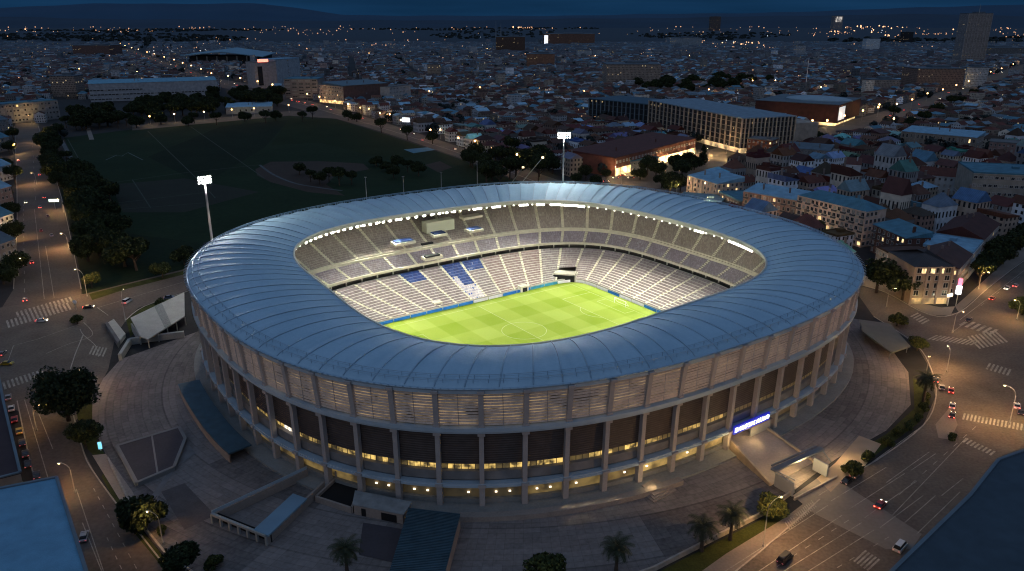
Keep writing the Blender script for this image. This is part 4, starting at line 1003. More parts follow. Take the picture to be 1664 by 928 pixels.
# ================================================================ FLOODLIGHT MASTS
FLOODL = emit('flood_lamp_lens', (1.0, 0.95, 0.80), 11.0)
STEEL = mat('galvanised_steel', (0.45, 0.45, 0.43), 0.45, 0.4, var=0.1)
def mast(base, H_, ang, label, watt, nx=5, ny=3, s=1.0):
    t = empty('floodlight_mast', base, ang, label, 'floodlight')
    mb = MB(); mb.tube([(0, 0, z) for z in (0, H_ * .35, H_ * .7, H_)], [0.75, 0.62, 0.5, 0.4], 10); mb.build('pole', STEEL, t, smooth=True)
    mb = MB(); W_ = 1.25 * nx * s
    for r in range(ny): mb.box((0, -0.3, H_ - 0.6 + r * 1.2 * s), (W_, 0.18, 0.18))
    for q in (-1, 0, 1): mb.box((q * W_ * .4, -0.15, H_ + 0.6 * s), (0.15, 0.15, 1.2 * ny * s))
    mb.build('head_frame', STEEL, t)
    for r in range(ny):
        for q in range(nx):
            x = (q - (nx - 1) / 2) * 1.2 * s; z = H_ - 0.4 + r * 1.2 * s
            mb = MB(); mb.lathe([(0.15, -0.4), (0.50 * s, 0.0), (0.50 * s, 0.22)], (0, 0, 0), 10, 0); mb.lathe([(0.36 * s, 0.225), (0.32 * s, 0.3)], (0, 0, 0), 10, 1)
            o = mb.build('lamp', [HOUS, FLOODL], t, (x, -0.55, z)); o.rotation_euler = (R(90 + 22), 0, 0)
    light('mast_light', 'POINT', (0, -2.0, H_ - 1.5), watt, (1.0, 0.95, 0.82), t, 1.0)
    return t
mast(Vector((-133, 330, 0)), 54.0, R(38), 'tall floodlight mast with lit head behind the left shoulder of the stadium', 52000)
mast(Vector((27.5, 412, 0)), 61.5, R(4), 'tall floodlight mast with lit head behind the back of the stadium roof', 52000, 6, 3)
for k, (x, yt, yb) in enumerate(((597, 288, 330), (657, 287, 320), (718, 280, 312), (776, 262, 306))):
    b0 = at(x, yb + 12, 0); h = 26
    t = empty('field_light_mast', b0, 0, ('slim unlit mast at the back of the stadium, leftmost of four', 'slim unlit mast second from the left behind the stadium', 'slim unlit mast third from the left behind the stadium', 'slim unlit mast nearest the bright floodlight behind the roof')[k], 'mast')
    h = hz(b0, yt); mb = MB(); mb.tube([(0, 0, 0), (0, 0, h)], [0.3, 0.16], 6); mb.build('pole', STEEL, t); mb = MB(); mb.box((0, 0, h), (1.6, 0.3, 0.4)); mb.build('lamp_bar', HOUS, t)
# tilted crane-like booms with lamps behind the roof
for k, ((x0, y0), (x1, y1)) in enumerate((((825, 302), (850, 272)), ((840, 302), (882, 256)))):
    a_ = at(x0, y0 + 4, 0); tt = at(x1, y1, 22.0); 
    t = empty('floodlit_boom', a_, 0, ('slanting boom with small warm lamp at its tip, left of the pair behind the roof', 'longer slanting boom with bright lamp at its tip behind the roof')[k], 'lamp')
    mb = MB(); mb.tube([(0, 0, 0), tuple(tt - a_)], 0.22, 6); mb.build('boom', STEEL, t)
    mb = MB(); mb.box(tuple(tt - a_), (1.6, 1.2, 1.0)); mb.build('lamp', emit('boom_lamp_%d' % k, (1.0, 0.72, 0.38), (2.0, 6.0)[k]), t)
# ================================================================ TREES
LEAF_A = mat('leaf_dark', (0.018, 0.026, 0.011), 0.8, var=0.5, scale=0.4, scale2=2.5, spec=0.15)
LEAF_B = mat('leaf_mid', (0.034, 0.046, 0.017), 0.8, var=0.45, scale=0.4, scale2=2.5, spec=0.15)
LEAF_C = mat('leaf_olive', (0.075, 0.080, 0.022), 0.8, var=0.4, scale=0.4, scale2=2.5, spec=0.15)
BARK = mat('bark', (0.06, 0.045, 0.035), 0.9, var=0.3, scale=1.0)
def leaf_mesh(name, seed, rx, rz, zc_, lobes, n, size, mats, cone=False):
    r = np.random.default_rng(seed); V = []; MI = []
    L_ = []
    for k in range(lobes):
        if cone:
            h = k / lobes; a = r.uniform(0, 6.28); rad = rx * (1 - h) * r.uniform(0.35, 0.8); L_.append((rad * math.cos(a), rad * math.sin(a), zc_ - rz + 2 * rz * h, rx * (0.5 - 0.36 * h)))
        else:
            d = r.normal(size=3); d /= np.linalg.norm(d); d[2] = abs(d[2]) * 0.9 - 0.25; f = r.uniform(0.45, 0.95)
            L_.append((d[0] * rx * f * 0.72, d[1] * rx * f * 0.72, zc_ + d[2] * rz * f * 0.8, rx * r.uniform(0.24, 0.48)))
    per = n // lobes
    for k, (x, y, z, q) in enumerate(L_):
        d = r.normal(size=(per, 3)); d /= np.linalg.norm(d, axis=1)[:, None]
        rad = q * r.uniform(0.55, 1.12, size=(per, 1)) ** 0.6
        c = np.array([x, y, z]) + d * rad * np.array([1, 1, 0.82])
        a = d * 0.7 + r.normal(size=(per, 3)) * 0.6; a /= np.linalg.norm(a, axis=1)[:, None]
        t = np.cross(a, r.normal(size=(per, 3))); t /= np.linalg.norm(t, axis=1)[:, None]; b = np.cross(a, t)
        s = size * r.uniform(0.5, 1.25, size=(per, 1))
        V.append(np.stack([c - t * s * .9, c - b * s * .6, c + t * s * .9, c + b * s * .6], 1).reshape(-1, 3))
        MI.append(np.where(r.uniform(size=per) < (0.25 if k % 3 else 0.75), 1, 0))
    V = np.concatenate(V); MI = np.concatenate(MI); nq = len(V) // 4
    me = bpy.data.meshes.new(name); me.vertices.add(len(V)); me.vertices.foreach_set('co', V.ravel())
    me.loops.add(nq * 4); me.loops.foreach_set('vertex_index', np.arange(nq * 4)); me.polygons.add(nq)
    me.polygons.foreach_set('loop_start', np.arange(nq) * 4); me.polygons.foreach_set('loop_total', np.full(nq, 4))
    for m in mats: me.materials.append(m)
    me.polygons.foreach_set('material_index', MI.astype(np.int32)); me.update(calc_edges=True); return me
def trunk_mesh(name, seed, h, r0, spread):
    r = random.Random(seed); mb = MB()
    mb.tube([(0, 0, 0), (r.uniform(-.2, .2), r.uniform(-.2, .2), h * .4), (r.uniform(-.4, .4), r.uniform(-.4, .4), h * .8)], [r0, r0 * .75, r0 * .35], 7)
    for k in range(5):
        a = 2 * math.pi * k / 5 + r.uniform(-.3, .3); z = h * r.uniform(.3, .5)
        mb.tube([(0, 0, z), (spread * .35 * math.cos(a), spread * .35 * math.sin(a), z + h * .18), (spread * .7 * math.cos(a), spread * .7 * math.sin(a), z + h * .36)], [r0 * .45, r0 * .3, r0 * .12], 5)
    return mb.mesh(name, BARK)
TREES = {}
def tree_proto(key, name, r, h, n, size, mats, lobes=16, cone=False, cz=None):
    zc_ = cz or h - r * 0.85
    TREES[key] = (name, leaf_mesh('crown', hash(key) % 1000 if False else sum(map(ord, key)), r, (h * .46 if cone else r * 0.85), zc_ if not cone else h * .55, lobes, n, size, mats, cone), trunk_mesh('trunk', sum(map(ord, key)), h * (.75 if not cone else .9), 0.05 * r + 0.12, r))
tree_proto('b1', 'broadleaf_tree', 6.0, 11.0, 3200, 0.56, [LEAF_A, LEAF_B], 18)
tree_proto('b2', 'broadleaf_tree', 6.5, 10.0, 3200, 0.60, [LEAF_A, LEAF_B], 15)
tree_proto('b3', 'broadleaf_tree', 5.2, 11.5, 2900, 0.54, [LEAF_A, LEAF_B], 14)
tree_proto('o1', 'broadleaf_tree', 5.5, 9.5, 2900, 0.54, [LEAF_B, LEAF_C], 15)
tree_proto('giant', 'broadleaf_tree', 12.0, 20.0, 8200, 0.66, [LEAF_A, LEAF_A], 34)
tree_proto('cone', 'conifer_tree', 4.5, 15.0, 1500, 0.75, [LEAF_A, LEAF_A], 16, True)
tree_proto('bush', 'shrub', 2.5, 3.2, 1100, 0.34, [LEAF_B, LEAF_C], 9, False, 1.3)  # olive leaves stand in for warm light falling on the hedge
tree_proto('bushy', 'shrub', 3.2, 4.0, 900, 0.5, [LEAF_B, LEAF_C], 10, False, 2.0)
def tree(key, p, s, label, group=None, cat='tree'):
    nm, cm, tm = TREES[key]; t = empty(nm, (p.x, p.y, 0), random.uniform(0, 6.28), label, cat, group); t.scale = (s, s, s * random.uniform(0.92, 1.08))
    link('trunk', tm, t); link('crown', cm, t); return t
def palm_meshes(seed):
    r = random.Random(seed); mb = MB(); nfr = 34
    for k in range(nfr):
        a = 2.399 * k; el = 1.15 - 1.75 * (k / nfr); L_ = r.uniform(3.0, 3.9); pts = []
        x = 0; z = 0; e = el
        for q in range(7):
            pts.append((x, z)); x += math.cos(e) * L_ / 6; z += math.sin(e) * L_ / 6; e -= 0.24
        for q in range(6):
            (x0, z0), (x1, z1) = pts[q], pts[q + 1]
            for sd in (-1, 1):
                for j in range(3):
                    f0 = (j + .1) / 3; f1 = (j + .92) / 3; lw = (1.0 - abs((q + f0) / 6 - .45)) * 1.1
                    P0 = (x0 + (x1 - x0) * f0, 0, z0 + (z1 - z0) * f0); P1 = (x0 + (x1 - x0) * f1, 0, z0 + (z1 - z0) * f1)
                    T_ = (P1[0] + .35, sd * lw, P1[2] - .28)
                    vs = [(p[0] * math.cos(a) - p[1] * math.sin(a), p[0] * math.sin(a) + p[1] * math.cos(a), p[2]) for p in (P0, P1, T_)]
                    mb.add(vs, [(0, 1, 2)])
    return mb.mesh('fronds', mat('palm_leaf', (0.028, 0.036, 0.016), 0.7, var=0.4, scale=1.0))
PALM = [palm_meshes(k) for k in (1, 2)]
def palm(p, h, label, s=1.2):
    t = empty('palm_tree', (p.x, p.y, 0), random.uniform(0, 6), label, 'palm', 'palms around the plaza'); t.scale = (s, s, s)
    mb = MB(); mb.tube([(0, 0, 0), (.1, .05, h * .5), (.05, 0, h)], [.42, .3, .34], 8); mb.build('trunk', BARK, t)
    link('fronds', random.choice(PALM), t, (.05, 0, h))
def gp(x, y): return at(x, y, 0)
tree('giant', gp(112, 684), 1.0, 'huge dark spreading tree beside the left avenue above the plaza rim')
tree('b1', gp(140, 728), 1.0, 'dark round tree beside the small cyan lit sign'); tree('b2', gp(232, 862), 1.15, 'dense dark tree between the avenue lamp and the court cover')
tree('b3', gp(300, 948), 1.0, 'dark tree at the bottom tip of the avenue verge'); tree('o1', gp(886, 945), .95, 'dark bushy tree at the lower rim of the front plaza')
tree('bush', gp(350, 925), 1.2, 'small dark shrub above the lower verge tree', None, 'shrub'); tree('bush', gp(262, 868), .8, 'small shrub at the foot of the curved lamp by the left avenue', None, 'shrub')
palm(gp(565, 938), 6.5, 'lone palm on the plaza left of the corrugated canopy'); palm(gp(1001, 930), 6.0, 'palm at the lower middle rim of the front plaza')
palm(gp(1140, 896), 6.0, 'lower palm of the pair on the verge left of the curved lamp'); palm(gp(1186, 878), 6.5, 'upper palm of the pair on the verge left of the curved lamp')
tree('o1', gp(1253, 842), .85, 'olive green tree beside the gate canopy'); palm(gp(1500, 655), 7.0, 'palm with broad flat head above the parked cars', 1.3)
for k, (x, y, s, kk) in enumerate(((1384, 775, 1.15, 'bushy'), (1411, 750, 1.1, 'bush'), (1443, 724, 1.0, 'bush'), (1459, 709, 1.0, 'bush'), (1474, 697, 1.0, 'bush'), (1490, 684, .9, 'bush'), (1502, 668, 1.0, 'bush'), (1503, 650, .9, 'bush'))):
    tree(kk, gp(x, y), s, ('large rounded shrub beside the dark parked cars' if k == 0 else '%s clipped round shrub along the right kerb counting from the large shrub' % ('first second third fourth fifth sixth seventh'.split()[k - 1])), 'clipped shrubs along the right kerb', 'shrub')
tree('bushy', gp(126, 526), 1.0, 'flat round hedge bush on the crossroads island', None, 'shrub'); tree('bush', gp(262, 500), 1.4, 'small hedge bush beside the ramp shelter', None, 'shrub')
tree('bush', gp(1548, 716), .9, 'small dark shrub on the traffic island', None, 'shrub')
tree('b1', gp(1424, 476), 1.75, 'broad tree on the street corner right of the stadium roof'); tree('bushy', gp(1457, 530), 1.5, 'dark rounded shrub behind the pointed canopy', None, 'shrub'); tree('o1', gp(1490, 570), .75, 'yellow green lit tree behind the pointed canopy')
tree('b1', gp(1466, 488), 1.5, 'dark tree before the corner building with lit attic windows'); tree('b3', gp(1325, 396), 1.3, 'dark tree in front of the teal roofed apartment row'); tree('b1', gp(1245, 352), .8, 'dark tree below the brick apartment house')
tree('o1', gp(150, 468), .85, 'lit yellow green tree beside the tall left street lamp'); tree('o1', gp(265, 452), 1.05, 'olive green tree at the left foot of the stadium'); tree('b2', gp(300, 430), 1.1, 'wide dark tree behind the olive tree at the left of the stadium')
tree('b1', gp(487, 284), 1.05, 'lone tall tree on the field beside the curved path')
ORD = ['first', 'second', 'third', 'fourth', 'fifth', 'sixth', 'seventh', 'eighth', 'ninth', 'tenth', 'eleventh', 'twelfth', 'thirteenth', 'fourteenth', 'fifteenth', 'sixteenth', 'seventeenth', 'eighteenth', 'nineteenth', 'twentieth']
def ordn(k): return ORD[k] if k < 20 else str(k + 1) + 'th'
def grove(pts, sz, where, group, keys=('b1', 'b2', 'b3')):
    for k, (x, y) in enumerate(pts):
        kk = random.choice(keys)
        tree(kk, gp(x, y), sz * random.uniform(.85, 1.15), 'dark leafy tree %s, %s counting from the left' % (where, ordn(k)), group)
def scatter(poly, n, seed):
    r = random.Random(seed); out = []
    xs = [p[0] for p in poly]; ys = [p[1] for p in poly]; tries = 0
    while len(out) < n and tries < 9000:
        tries += 1; p = (r.uniform(min(xs), max(xs)), r.uniform(min(ys), max(ys)))
        if inside(p, poly) and all((gp(*p) - gp(*q)).length > 8.5 for q in out): out.append(p)
    return sorted(out)
grove(scatter([(112, 345), (150, 300), (180, 310), (185, 375), (240, 410), (230, 445), (150, 425), (128, 430)], 24, 3), 1.65, 'in the park left of the stadium', 'trees in the park left of the stadium')
grove(scatter([(66, 235), (95, 222), (105, 262), (150, 295), (150, 320), (105, 330), (80, 290)], 26, 4), 1.5, 'between the left avenue and the field', 'trees between the left avenue and the field')
grove([(22, 226), (16, 250), (10, 275), (26, 300), (8, 325), (20, 350), (22, 395), (10, 425), (28, 447), (6, 462)], 1.35, 'along the far side of the left avenue', 'trees along the far side of the left avenue')
grove(scatter([(120, 200), (190, 176), (330, 160), (470, 155), (490, 172), (400, 184), (330, 190), (225, 201), (130, 215)], 72, 5), 2.0, 'along the far end of the field', 'trees along the far end of the field')
grove([(505, 296), (520, 300), (535, 296), (552, 302), (572, 300)], 1.25, 'in the clump on the field path', 'trees in the clump on the field path'); grove([(612, 270), (628, 278), (646, 274), (662, 280), (640, 290), (680, 286)], 1.15, 'in the clump beside the blue court', 'trees in the clump beside the blue court')
grove([(566, 196), (580, 198), (620, 216), (662, 228), (703, 234)], 1.5, 'along the lamp lit avenue behind the field', 'trees along the lamp lit avenue'); grove(scatter([(760, 262), (800, 250), (890, 262), (905, 300), (800, 305), (770, 290)], 22, 6), 1.7, 'behind the stadium left of the floodlight', 'trees behind the stadium left of the floodlight')
grove([(935, 300), (952, 292), (968, 302), (985, 296)], 1.1, 'behind the roof right of the floodlight', 'trees behind the roof right of the floodlight')
grove([(1040, 292), (1052, 284), (1066, 290), (1075, 306), (1090, 300), (1098, 276), (1108, 284), (1118, 268), (1128, 276), (1088, 316), (1105, 312)], 1.35, 'before the long lit brick hall', 'trees before the long lit brick hall')
grove([(x, 208 - (x - 100) * .035 + (4 if k % 2 else 0)) for k, x in enumerate((108, 124, 140, 162, 176, 192, 206, 222, 262, 306, 316, 352, 398, 432, 448, 492, 508))], 1.5, 'in front row along far field edge', 'front row of trees along the far field edge')
tree('cone', gp(1141, 268), 1.15, 'tall dark conifer in front of the finned office block')
grove([(1590, 462), (1606, 448), (1622, 432), (1636, 418), (1650, 404), (1668, 394), (1682, 384)], 1.3, 'in the row along the right avenue', 'trees in the row along the right avenue'); tree('b2', gp(1660, 512), 1.0, 'dark round tree across the right avenue by the red tail lights')
grove([(1500, 204), (1480, 212), (1520, 190), (1545, 176), (1560, 172), (1580, 160), (1450, 196), (1330, 236), (1300, 232), (1240, 240), (1270, 232)], 1.7, 'along the back right lamp street', 'trees along the back right lamp street')
grove(scatter([(1015, 150), (1060, 136), (1180, 134), (1270, 136), (1275, 148), (1180, 152), (1080, 152)], 36, 9), 2.0, 'in the tall row behind the finned office', 'trees in the tall row behind the finned office')
# far woods: one mass of clumps
def far_woods():
    r = np.random.default_rng(5); V = []; 
    bands = [([(0, 66), (0, 56), (160, 52), (400, 60), (395, 66), (250, 70)], 420, 12), ([(690, 58), (760, 50), (900, 50), (900, 60), (740, 64)], 160, 12), ([(1010, 56), (1200, 52), (1300, 58), (1180, 66), (1060, 62)], 170, 12), ([(1340, 66), (1400, 62), (1560, 64), (1664, 60), (1664, 72), (1450, 76)], 240, 13), ([(1440, 112), (1540, 108), (1560, 116), (1460, 122)], 40, 9), ([(640, 90), (700, 86), (730, 92), (680, 96)], 40, 9), ([(120, 74), (260, 70), (300, 76), (160, 80)], 90, 10), ([(540, 84), (580, 82), (585, 88), (550, 90)], 22, 9), ([(0, 100), (40, 96), (60, 104), (0, 112)], 30, 9), ([(560, 48), (900, 45), (1000, 47), (700, 50)], 170, 16), ([(0, 50), (400, 47), (500, 49), (200, 53)], 200, 16)]
    for poly, n, sz in bands:
        for (x, y) in scatter2(poly, n, r):
            p = gp(x, y); R_ = sz * r.uniform(.6, 1.3); m = 26
            d = r.normal(size=(m, 3)); d /= np.linalg.norm(d, axis=1)[:, None]; d[:, 2] = np.abs(d[:, 2])
            c = np.array([p.x, p.y, R_ * .15]) + d * R_ * np.array([1.2, 1.2, .85]) * r.uniform(.7, 1.05, size=(m, 1))
            t = np.cross(d, r.normal(size=(m, 3))); t /= np.linalg.norm(t, axis=1)[:, None]; b = np.cross(d, t); s = R_ * .42
            V.append(np.stack([c - t * s, c - b * s, c + t * s, c + b * s], 1).reshape(-1, 3))
    V = np.concatenate(V); nq = len(V) // 4; me = bpy.data.meshes.new('far_woods'); me.vertices.add(len(V)); me.vertices.foreach_set('co', V.ravel()); me.loops.add(nq * 4); me.loops.foreach_set('vertex_index', np.arange(nq * 4)); me.polygons.add(nq)
    me.polygons.foreach_set('loop_start', np.arange(nq) * 4); me.polygons.foreach_set('loop_total', np.full(nq, 4)); me.materials.append(mat('far_leaf', (0.014, 0.022, 0.022), 0.9, var=0.4, scale=0.05)); me.update(calc_edges=True)
    o = link('far_woods', me); tag(o, 'dark far woods in bands across the city', 'woods', None, 'stuff')
def scatter2(poly, n, r):
    xs = [p[0] for p in poly]; ys = [p[1] for p in poly]; out = []
    while len(out) < n:
        p = (r.uniform(min(xs), max(xs)), r.uniform(min(ys), max(ys)))
        if inside(p, poly): out.append(p)
    return out
far_woods()
# ================================================================ STREET LAMPS
LAMPC = (1.0, 0.58, 0.22)
LHEAD = emit('lamp_glow', (1.0, 0.66, 0.30), 14.0); LHEADF = emit('lamp_glow_far', (1.0, 0.52, 0.17), 11.0)
POLE = mat('lamp_pole_paint', (0.30, 0.28, 0.25), 0.5, 0.3, var=0.1)
def lamp_parts(h, arm, globe=0):
    mb = MB()
    pts = [(0, 0, 0), (0, 0, h * .75)] + ([(arm * (1 - math.cos(a)), 0, h * .75 + h * .25 * math.sin(a)) for a in (0.4, 0.8, 1.2, 1.57)] if arm else [(0, 0, h)])
    mb.tube(pts, [.16, .12] + [.08] * (len(pts) - 2), 7); mb.lathe([(.3, 0), (.26, .7)], (0, 0, 0), 8)
    pm = mb.mesh('pole', POLE, True)
    if globe:
        hb = MB(); hb.lathe([(globe * math.sin(q), h + .1 + globe - globe * math.cos(q)) for q in (.3, .8, 1.3, 1.8, 2.3, 2.8)], (0, 0, 0), 10, 1); hb.lathe([(.3, h - .1), (.4, h + .15)], (0, 0, 0), 8, 0)
        return pm, hb.mesh('lamp_head', [POLE, LHEADF])
    hb = MB(); hb.box((arm + .3, 0, h + .04), (1.1, .42, .16), 0, 0); hb.lathe([(.20, -.16), (.36, -.04), (.36, 0)], (arm + .4, 0, h), 8, 1)
    return pm, hb.mesh('lamp_head', [POLE, LHEAD])
LP = {k: lamp_parts(*k) for k in ((9.0, 2.2), (13.0, 3.2), (8.0, 0.0, .75))}
def street_lamp(p, key, ang, label, group, watt, col=LAMPC, s=1.0):
    t = empty('street_lamp', (p.x, p.y, 0), ang, label, 'street lamp', group); pm, hm = LP[key]
    link('pole', pm, t); link('lamp_head', hm, t); t.scale = (s, s, s)
    if watt: light('lamp_light', 'POINT', (key[1] + .4, 0, key[0] - .55) if len(key) < 3 else (.0, 0, key[0] + 2.4), watt, col, t, 0.3)
    return t
street_lamp(gp(1240, 888), (13.0, 3.2), R(25), 'tall curved street lamp on the kerb beside the gate canopy', None, 12000)
street_lamp(gp(265, 884), (9.0, 2.2), R(170), 'curved street lamp on the verge beside the left avenue', None, 1500)
street_lamp(gp(142, 482), (13.0, 3.2), R(170), 'tall lit street lamp at the left crossroads corner', None, 12000)
street_lamp(gp(204, 522), (13.0, 3.2), R(100), 'tall slim dark street lamp between the side street and the shelter', None, 0)
street_lamp(gp(1538, 604), (9.0, 2.2), R(80), 'lit street lamp at the zebra crossing right of the pointed canopy', None, 7000)
street_lamp(gp(1502, 622), (9.0, 2.2), R(60), 'lit street lamp above the palm by the parked cars', None, 6000)
street_lamp(gp(1440, 500), (9.0, 2.2), R(0), 'street lamp among the trees at the right corner of the stadium', None, 3500)
street_lamp(gp(1548, 540), (9.0, 2.2), R(0), 'lamp post beside the corner building crossing', None, 3200)
street_lamp(gp(1652, 520), (9.0, 2.2), R(180), 'street lamp beside the round tree across the right avenue', None, 7000)
street_lamp(gp(1640, 690), (13.0, 3.2), R(160), 'street lamp on the far right pavement by the long zebra crossing', None, 15000)
street_lamp(gp(1590, 470), (9.0, 2.2), R(-40), 'street lamp before the tree row of the right avenue', None, 7000)
for k, (x, y, wt) in enumerate(((30, 448, 3600), (18, 390, 3200), (112, 405, 4200), (104, 345, 3600), (60, 300, 3600), (22, 250, 3600), (68, 232, 3600), (52, 200, 3600))):
    street_lamp(gp(x, y), (9.0, 2.2), R(0 if x < 40 else 180), 'street lamp along the left avenue, %s counting from the crossroads' % ordn(k), 'street lamps along the left avenue', wt * 2.2)
for k, (x, y) in enumerate(((150, 640), (122, 800), (60, 700))):
    street_lamp(gp(x, y), (9.0, 2.2), R(180 if x > 100 else 0), 'low street lamp in the shade of the left avenue, %s from the crossroads down' % ordn(k), 'street lamps of the lower left avenue', 4200)
LANE = [(245, 203), (285, 199), (333, 195), (378, 191), (414, 189), (470, 183)]
for k, (x, y) in enumerate(LANE): street_lamp(gp(x, y), (8.0, 0.0, .75), R(-90), 'yellow lit lamp at the far end of the field, %s from the left' % ordn(k), 'lamps at the far end of the field', 4500, (1.0, .66, .25), 1.15)
AV = [(500, 163), (520, 168), (545, 175), (566, 181), (586, 187), (600, 189), (618, 197), (634, 199), (652, 209), (676, 214), (700, 226), (716, 226), (745, 240), (772, 246), (800, 258), (840, 270), (878, 280)]
for k, (x, y) in enumerate(AV): street_lamp(gp(x, y), (8.0, 0.0, .75), R(-120 if k % 2 else 60), 'lit lamp of the avenue behind the field, %s from the left' % ordn(k), 'lamps of the avenue behind the field', 5200, (1.0, .60, .24), 1.1)
AV2 = [(196, 76), (204, 80), (215, 84), (226, 87), (240, 92), (252, 95), (268, 101), (284, 106), (298, 112), (312, 117), (328, 123), (345, 131), (372, 136), (392, 140), (420, 146), (444, 152), (470, 158)]
for k, (x, y) in enumerate(AV2): street_lamp(gp(x, y), (8.0, 0.0, .75), R(-120 if k % 2 else 60), 'warm lamp of the far traffic avenue, %s from its far end' % ordn(k), 'lamps of the far traffic avenue', 6000, (1.0, .50, .22), 1.7)
AV3 = [(1664, 106), (1645, 112), (1626, 120), (1608, 126), (1590, 134), (1572, 143), (1552, 150), (1530, 158), (1505, 165), (1480, 176), (1455, 184), (1425, 190), (1400, 196), (1370, 205), (1342, 214), (1318, 214), (1300, 222), (1275, 232)]
for k, (x, y) in enumerate(AV3): street_lamp(gp(x, y), (8.0, 0.0, .75), R(60 if k % 2 else 240), 'yellow lamp of the back right street, %s from its far end' % ordn(k), 'lamps of the back right street', 3000, (1.0, .60, .20), 1.4)
for k, (x, y) in enumerate(((1010, 300), (1045, 276), (1085, 268), (1120, 262), (1150, 258), (1180, 250), (1205, 244), (1000, 290))): street_lamp(gp(x, y), (9.0, 2.2), R(90), 'lamp on the bright street before the brick hall, %s listed from the stadium' % ordn(k), 'lamps before the brick hall', 5200, (1.0, .62, .24))
for k, (x, y) in enumerate(((130, 120), (161, 88), (224, 125), (261, 178), (293, 158), (698, 160), (780, 153), (792, 84), (876, 155), (949, 160), (967, 97), (1151, 157), (1193, 143), (1222, 141), (1225, 167), (1259, 141), (1333, 153), (1450, 209), (1572, 296), (1427, 184), (1030, 190), (640, 160), (520, 100), (600, 92), (1120, 96), (1410, 120))):
    street_lamp(gp(x, y), (8.0, 0.0, .75), 0, 'warm lamp glowing between roofs of the old town, %s counting from the left edge in listed order' % ordn(k) if False else 'warm lamp glowing alone between the roofs of the old town', 'lamps between the roofs', 3200, (1.0, .58, .24), 1.3)
for k, (x, y) in enumerate(((128, 500), (144, 462), (163, 425), (172, 385), (168, 350), (117, 540))):  # lamps added mostly behind the roof to light the apartment fronts
    street_lamp(Vector((x, y, 0)), (9.0, 2.2), R(55), 'added lamp in the street between the stadium and the apartment row, %s from the back' % ordn((1, 2, 3, 4, 5, 0)[k]), 'added lamps between stadium and apartment row', 5200, (1.0, .66, .34))
# ================================================================ CARS
GLASSC = mat('car_glass', (0.02, 0.022, 0.026), 0.1, var=0.05, spec=0.6); TYRE = mat('tyre', (0.015, 0.015, 0.015), 0.9); RIMM = mat('wheel_rim', (0.35, 0.35, 0.36), 0.35, 0.6)
HEADL = emit('headlight_glow', (1.0, 0.84, 0.60), 24.0); TAILL = emit('taillight_glow', (1.0, 0.05, 0.03), 16.0); TAILO = emit('taillight_dim', (0.9, 0.04, 0.03), 0.5); HEADO = mat('headlight_off', (0.5, 0.5, 0.5), 0.2)
def carpaint(n, c): return mat('paint_' + n, c, 0.3, 0.2, var=0.05, spec=0.6)
PAINTS = {'white': carpaint('white', (0.6, 0.6, 0.6)), 'black': carpaint('black', (0.012, 0.012, 0.014)), 'silver': carpaint('silver', (0.30, 0.31, 0.33)), 'red': carpaint('red', (0.30, 0.015, 0.015)), 'yellow': carpaint('yellow', (0.42, 0.30, 0.02)), 'blue': carpaint('blue', (0.03, 0.06, 0.14)), 'grey': carpaint('grey', (0.10, 0.10, 0.11))}
def prof_body(pts, w_, mi=0, tw=0.0):
    """side profile (x, z) swept over the width, tucked in towards the top"""
    mb = MB(); n = len(pts); zm = max(p[1] for p in pts); vs = []
    for sd in (-1, 1):
        for (x, z) in pts: vs.append((x, sd * (w_ / 2 - tw * max(0, z - 0.75)), z))
    mb.add(vs, [tuple(reversed(range(n))), tuple(range(n, 2 * n))] + [(i, (i + 1) % n, n + (i + 1) % n, n + i) for i in range(n)], mi); return mb
CB = [(-2.15, .35), (-2.2, .62), (-2.1, .86), (-1.55, .93), (1.0, .93), (1.95, .80), (2.18, .62), (2.15, .33), (1.75, .25), (-1.8, .25)]
CG = [(-1.75, .92), (-1.25, 1.36), (-.95, 1.43), (.30, 1.45), (.55, 1.38), (1.20, .92)]
CBV = [(-2.4, .35), (-2.45, .9), (-2.4, 1.15), (1.3, 1.15), (2.2, .95), (2.4, .7), (2.38, .33), (-2.3, .28)]
CGV = [(-2.38, 1.14), (-2.25, 1.95), (-2.0, 2.05), (1.0, 2.05), (1.2, 1.98), (1.75, 1.14)]
CMESH = {}
for nm, b_, g_, wd in (('car', CB, CG, 1.8), ('van', CBV, CGV, 1.95)):
    for c_, m_ in PAINTS.items():
        mb = prof_body(b_, wd); CMESH[nm, c_, 'body'] = mb.mesh('body', m_)
        roofp = [(x * .93 + (0.02), z + .012) for x, z in g_[1:5]]; rb = MB(); n = 4
        CMESH[nm, c_, 'roof'] = prof_body([(g_[1][0] + .05, g_[1][1] - .05)] + [(x, z + .02) for x, z in g_[2:4]] + [(g_[4][0] - .02, g_[4][1] - .05)], wd - .1, 0, .22).mesh('roof', m_)
    CMESH[nm, 'glass'] = prof_body(g_, wd - .1, 0, .24).mesh('windows', GLASSC)
    for on in (0, 1):
        mb = MB(); mb.box((b_[-3][0] - .02, 0, .64), (.12, .34, .16)); CMESH[nm, 'head', on] = mb.mesh('headlight', HEADL if on else HEADO)
        mb = MB(); mb.box((b_[1][0] + .02, 0, .74), (.12, .34, .16)); CMESH[nm, 'tail', on] = mb.mesh('taillight', TAILL if on else TAILO)
mb = MB(); mb.lathe([(.2, -.11), (.33, -.11), (.33, .11), (.2, .11)], (0, 0, 0), 12, 0); mb.lathe([(.19, -.115), (.19, .115)], (0, 0, 0), 10, 1); WHEEL = mb.mesh('wheel', [TYRE, RIMM])
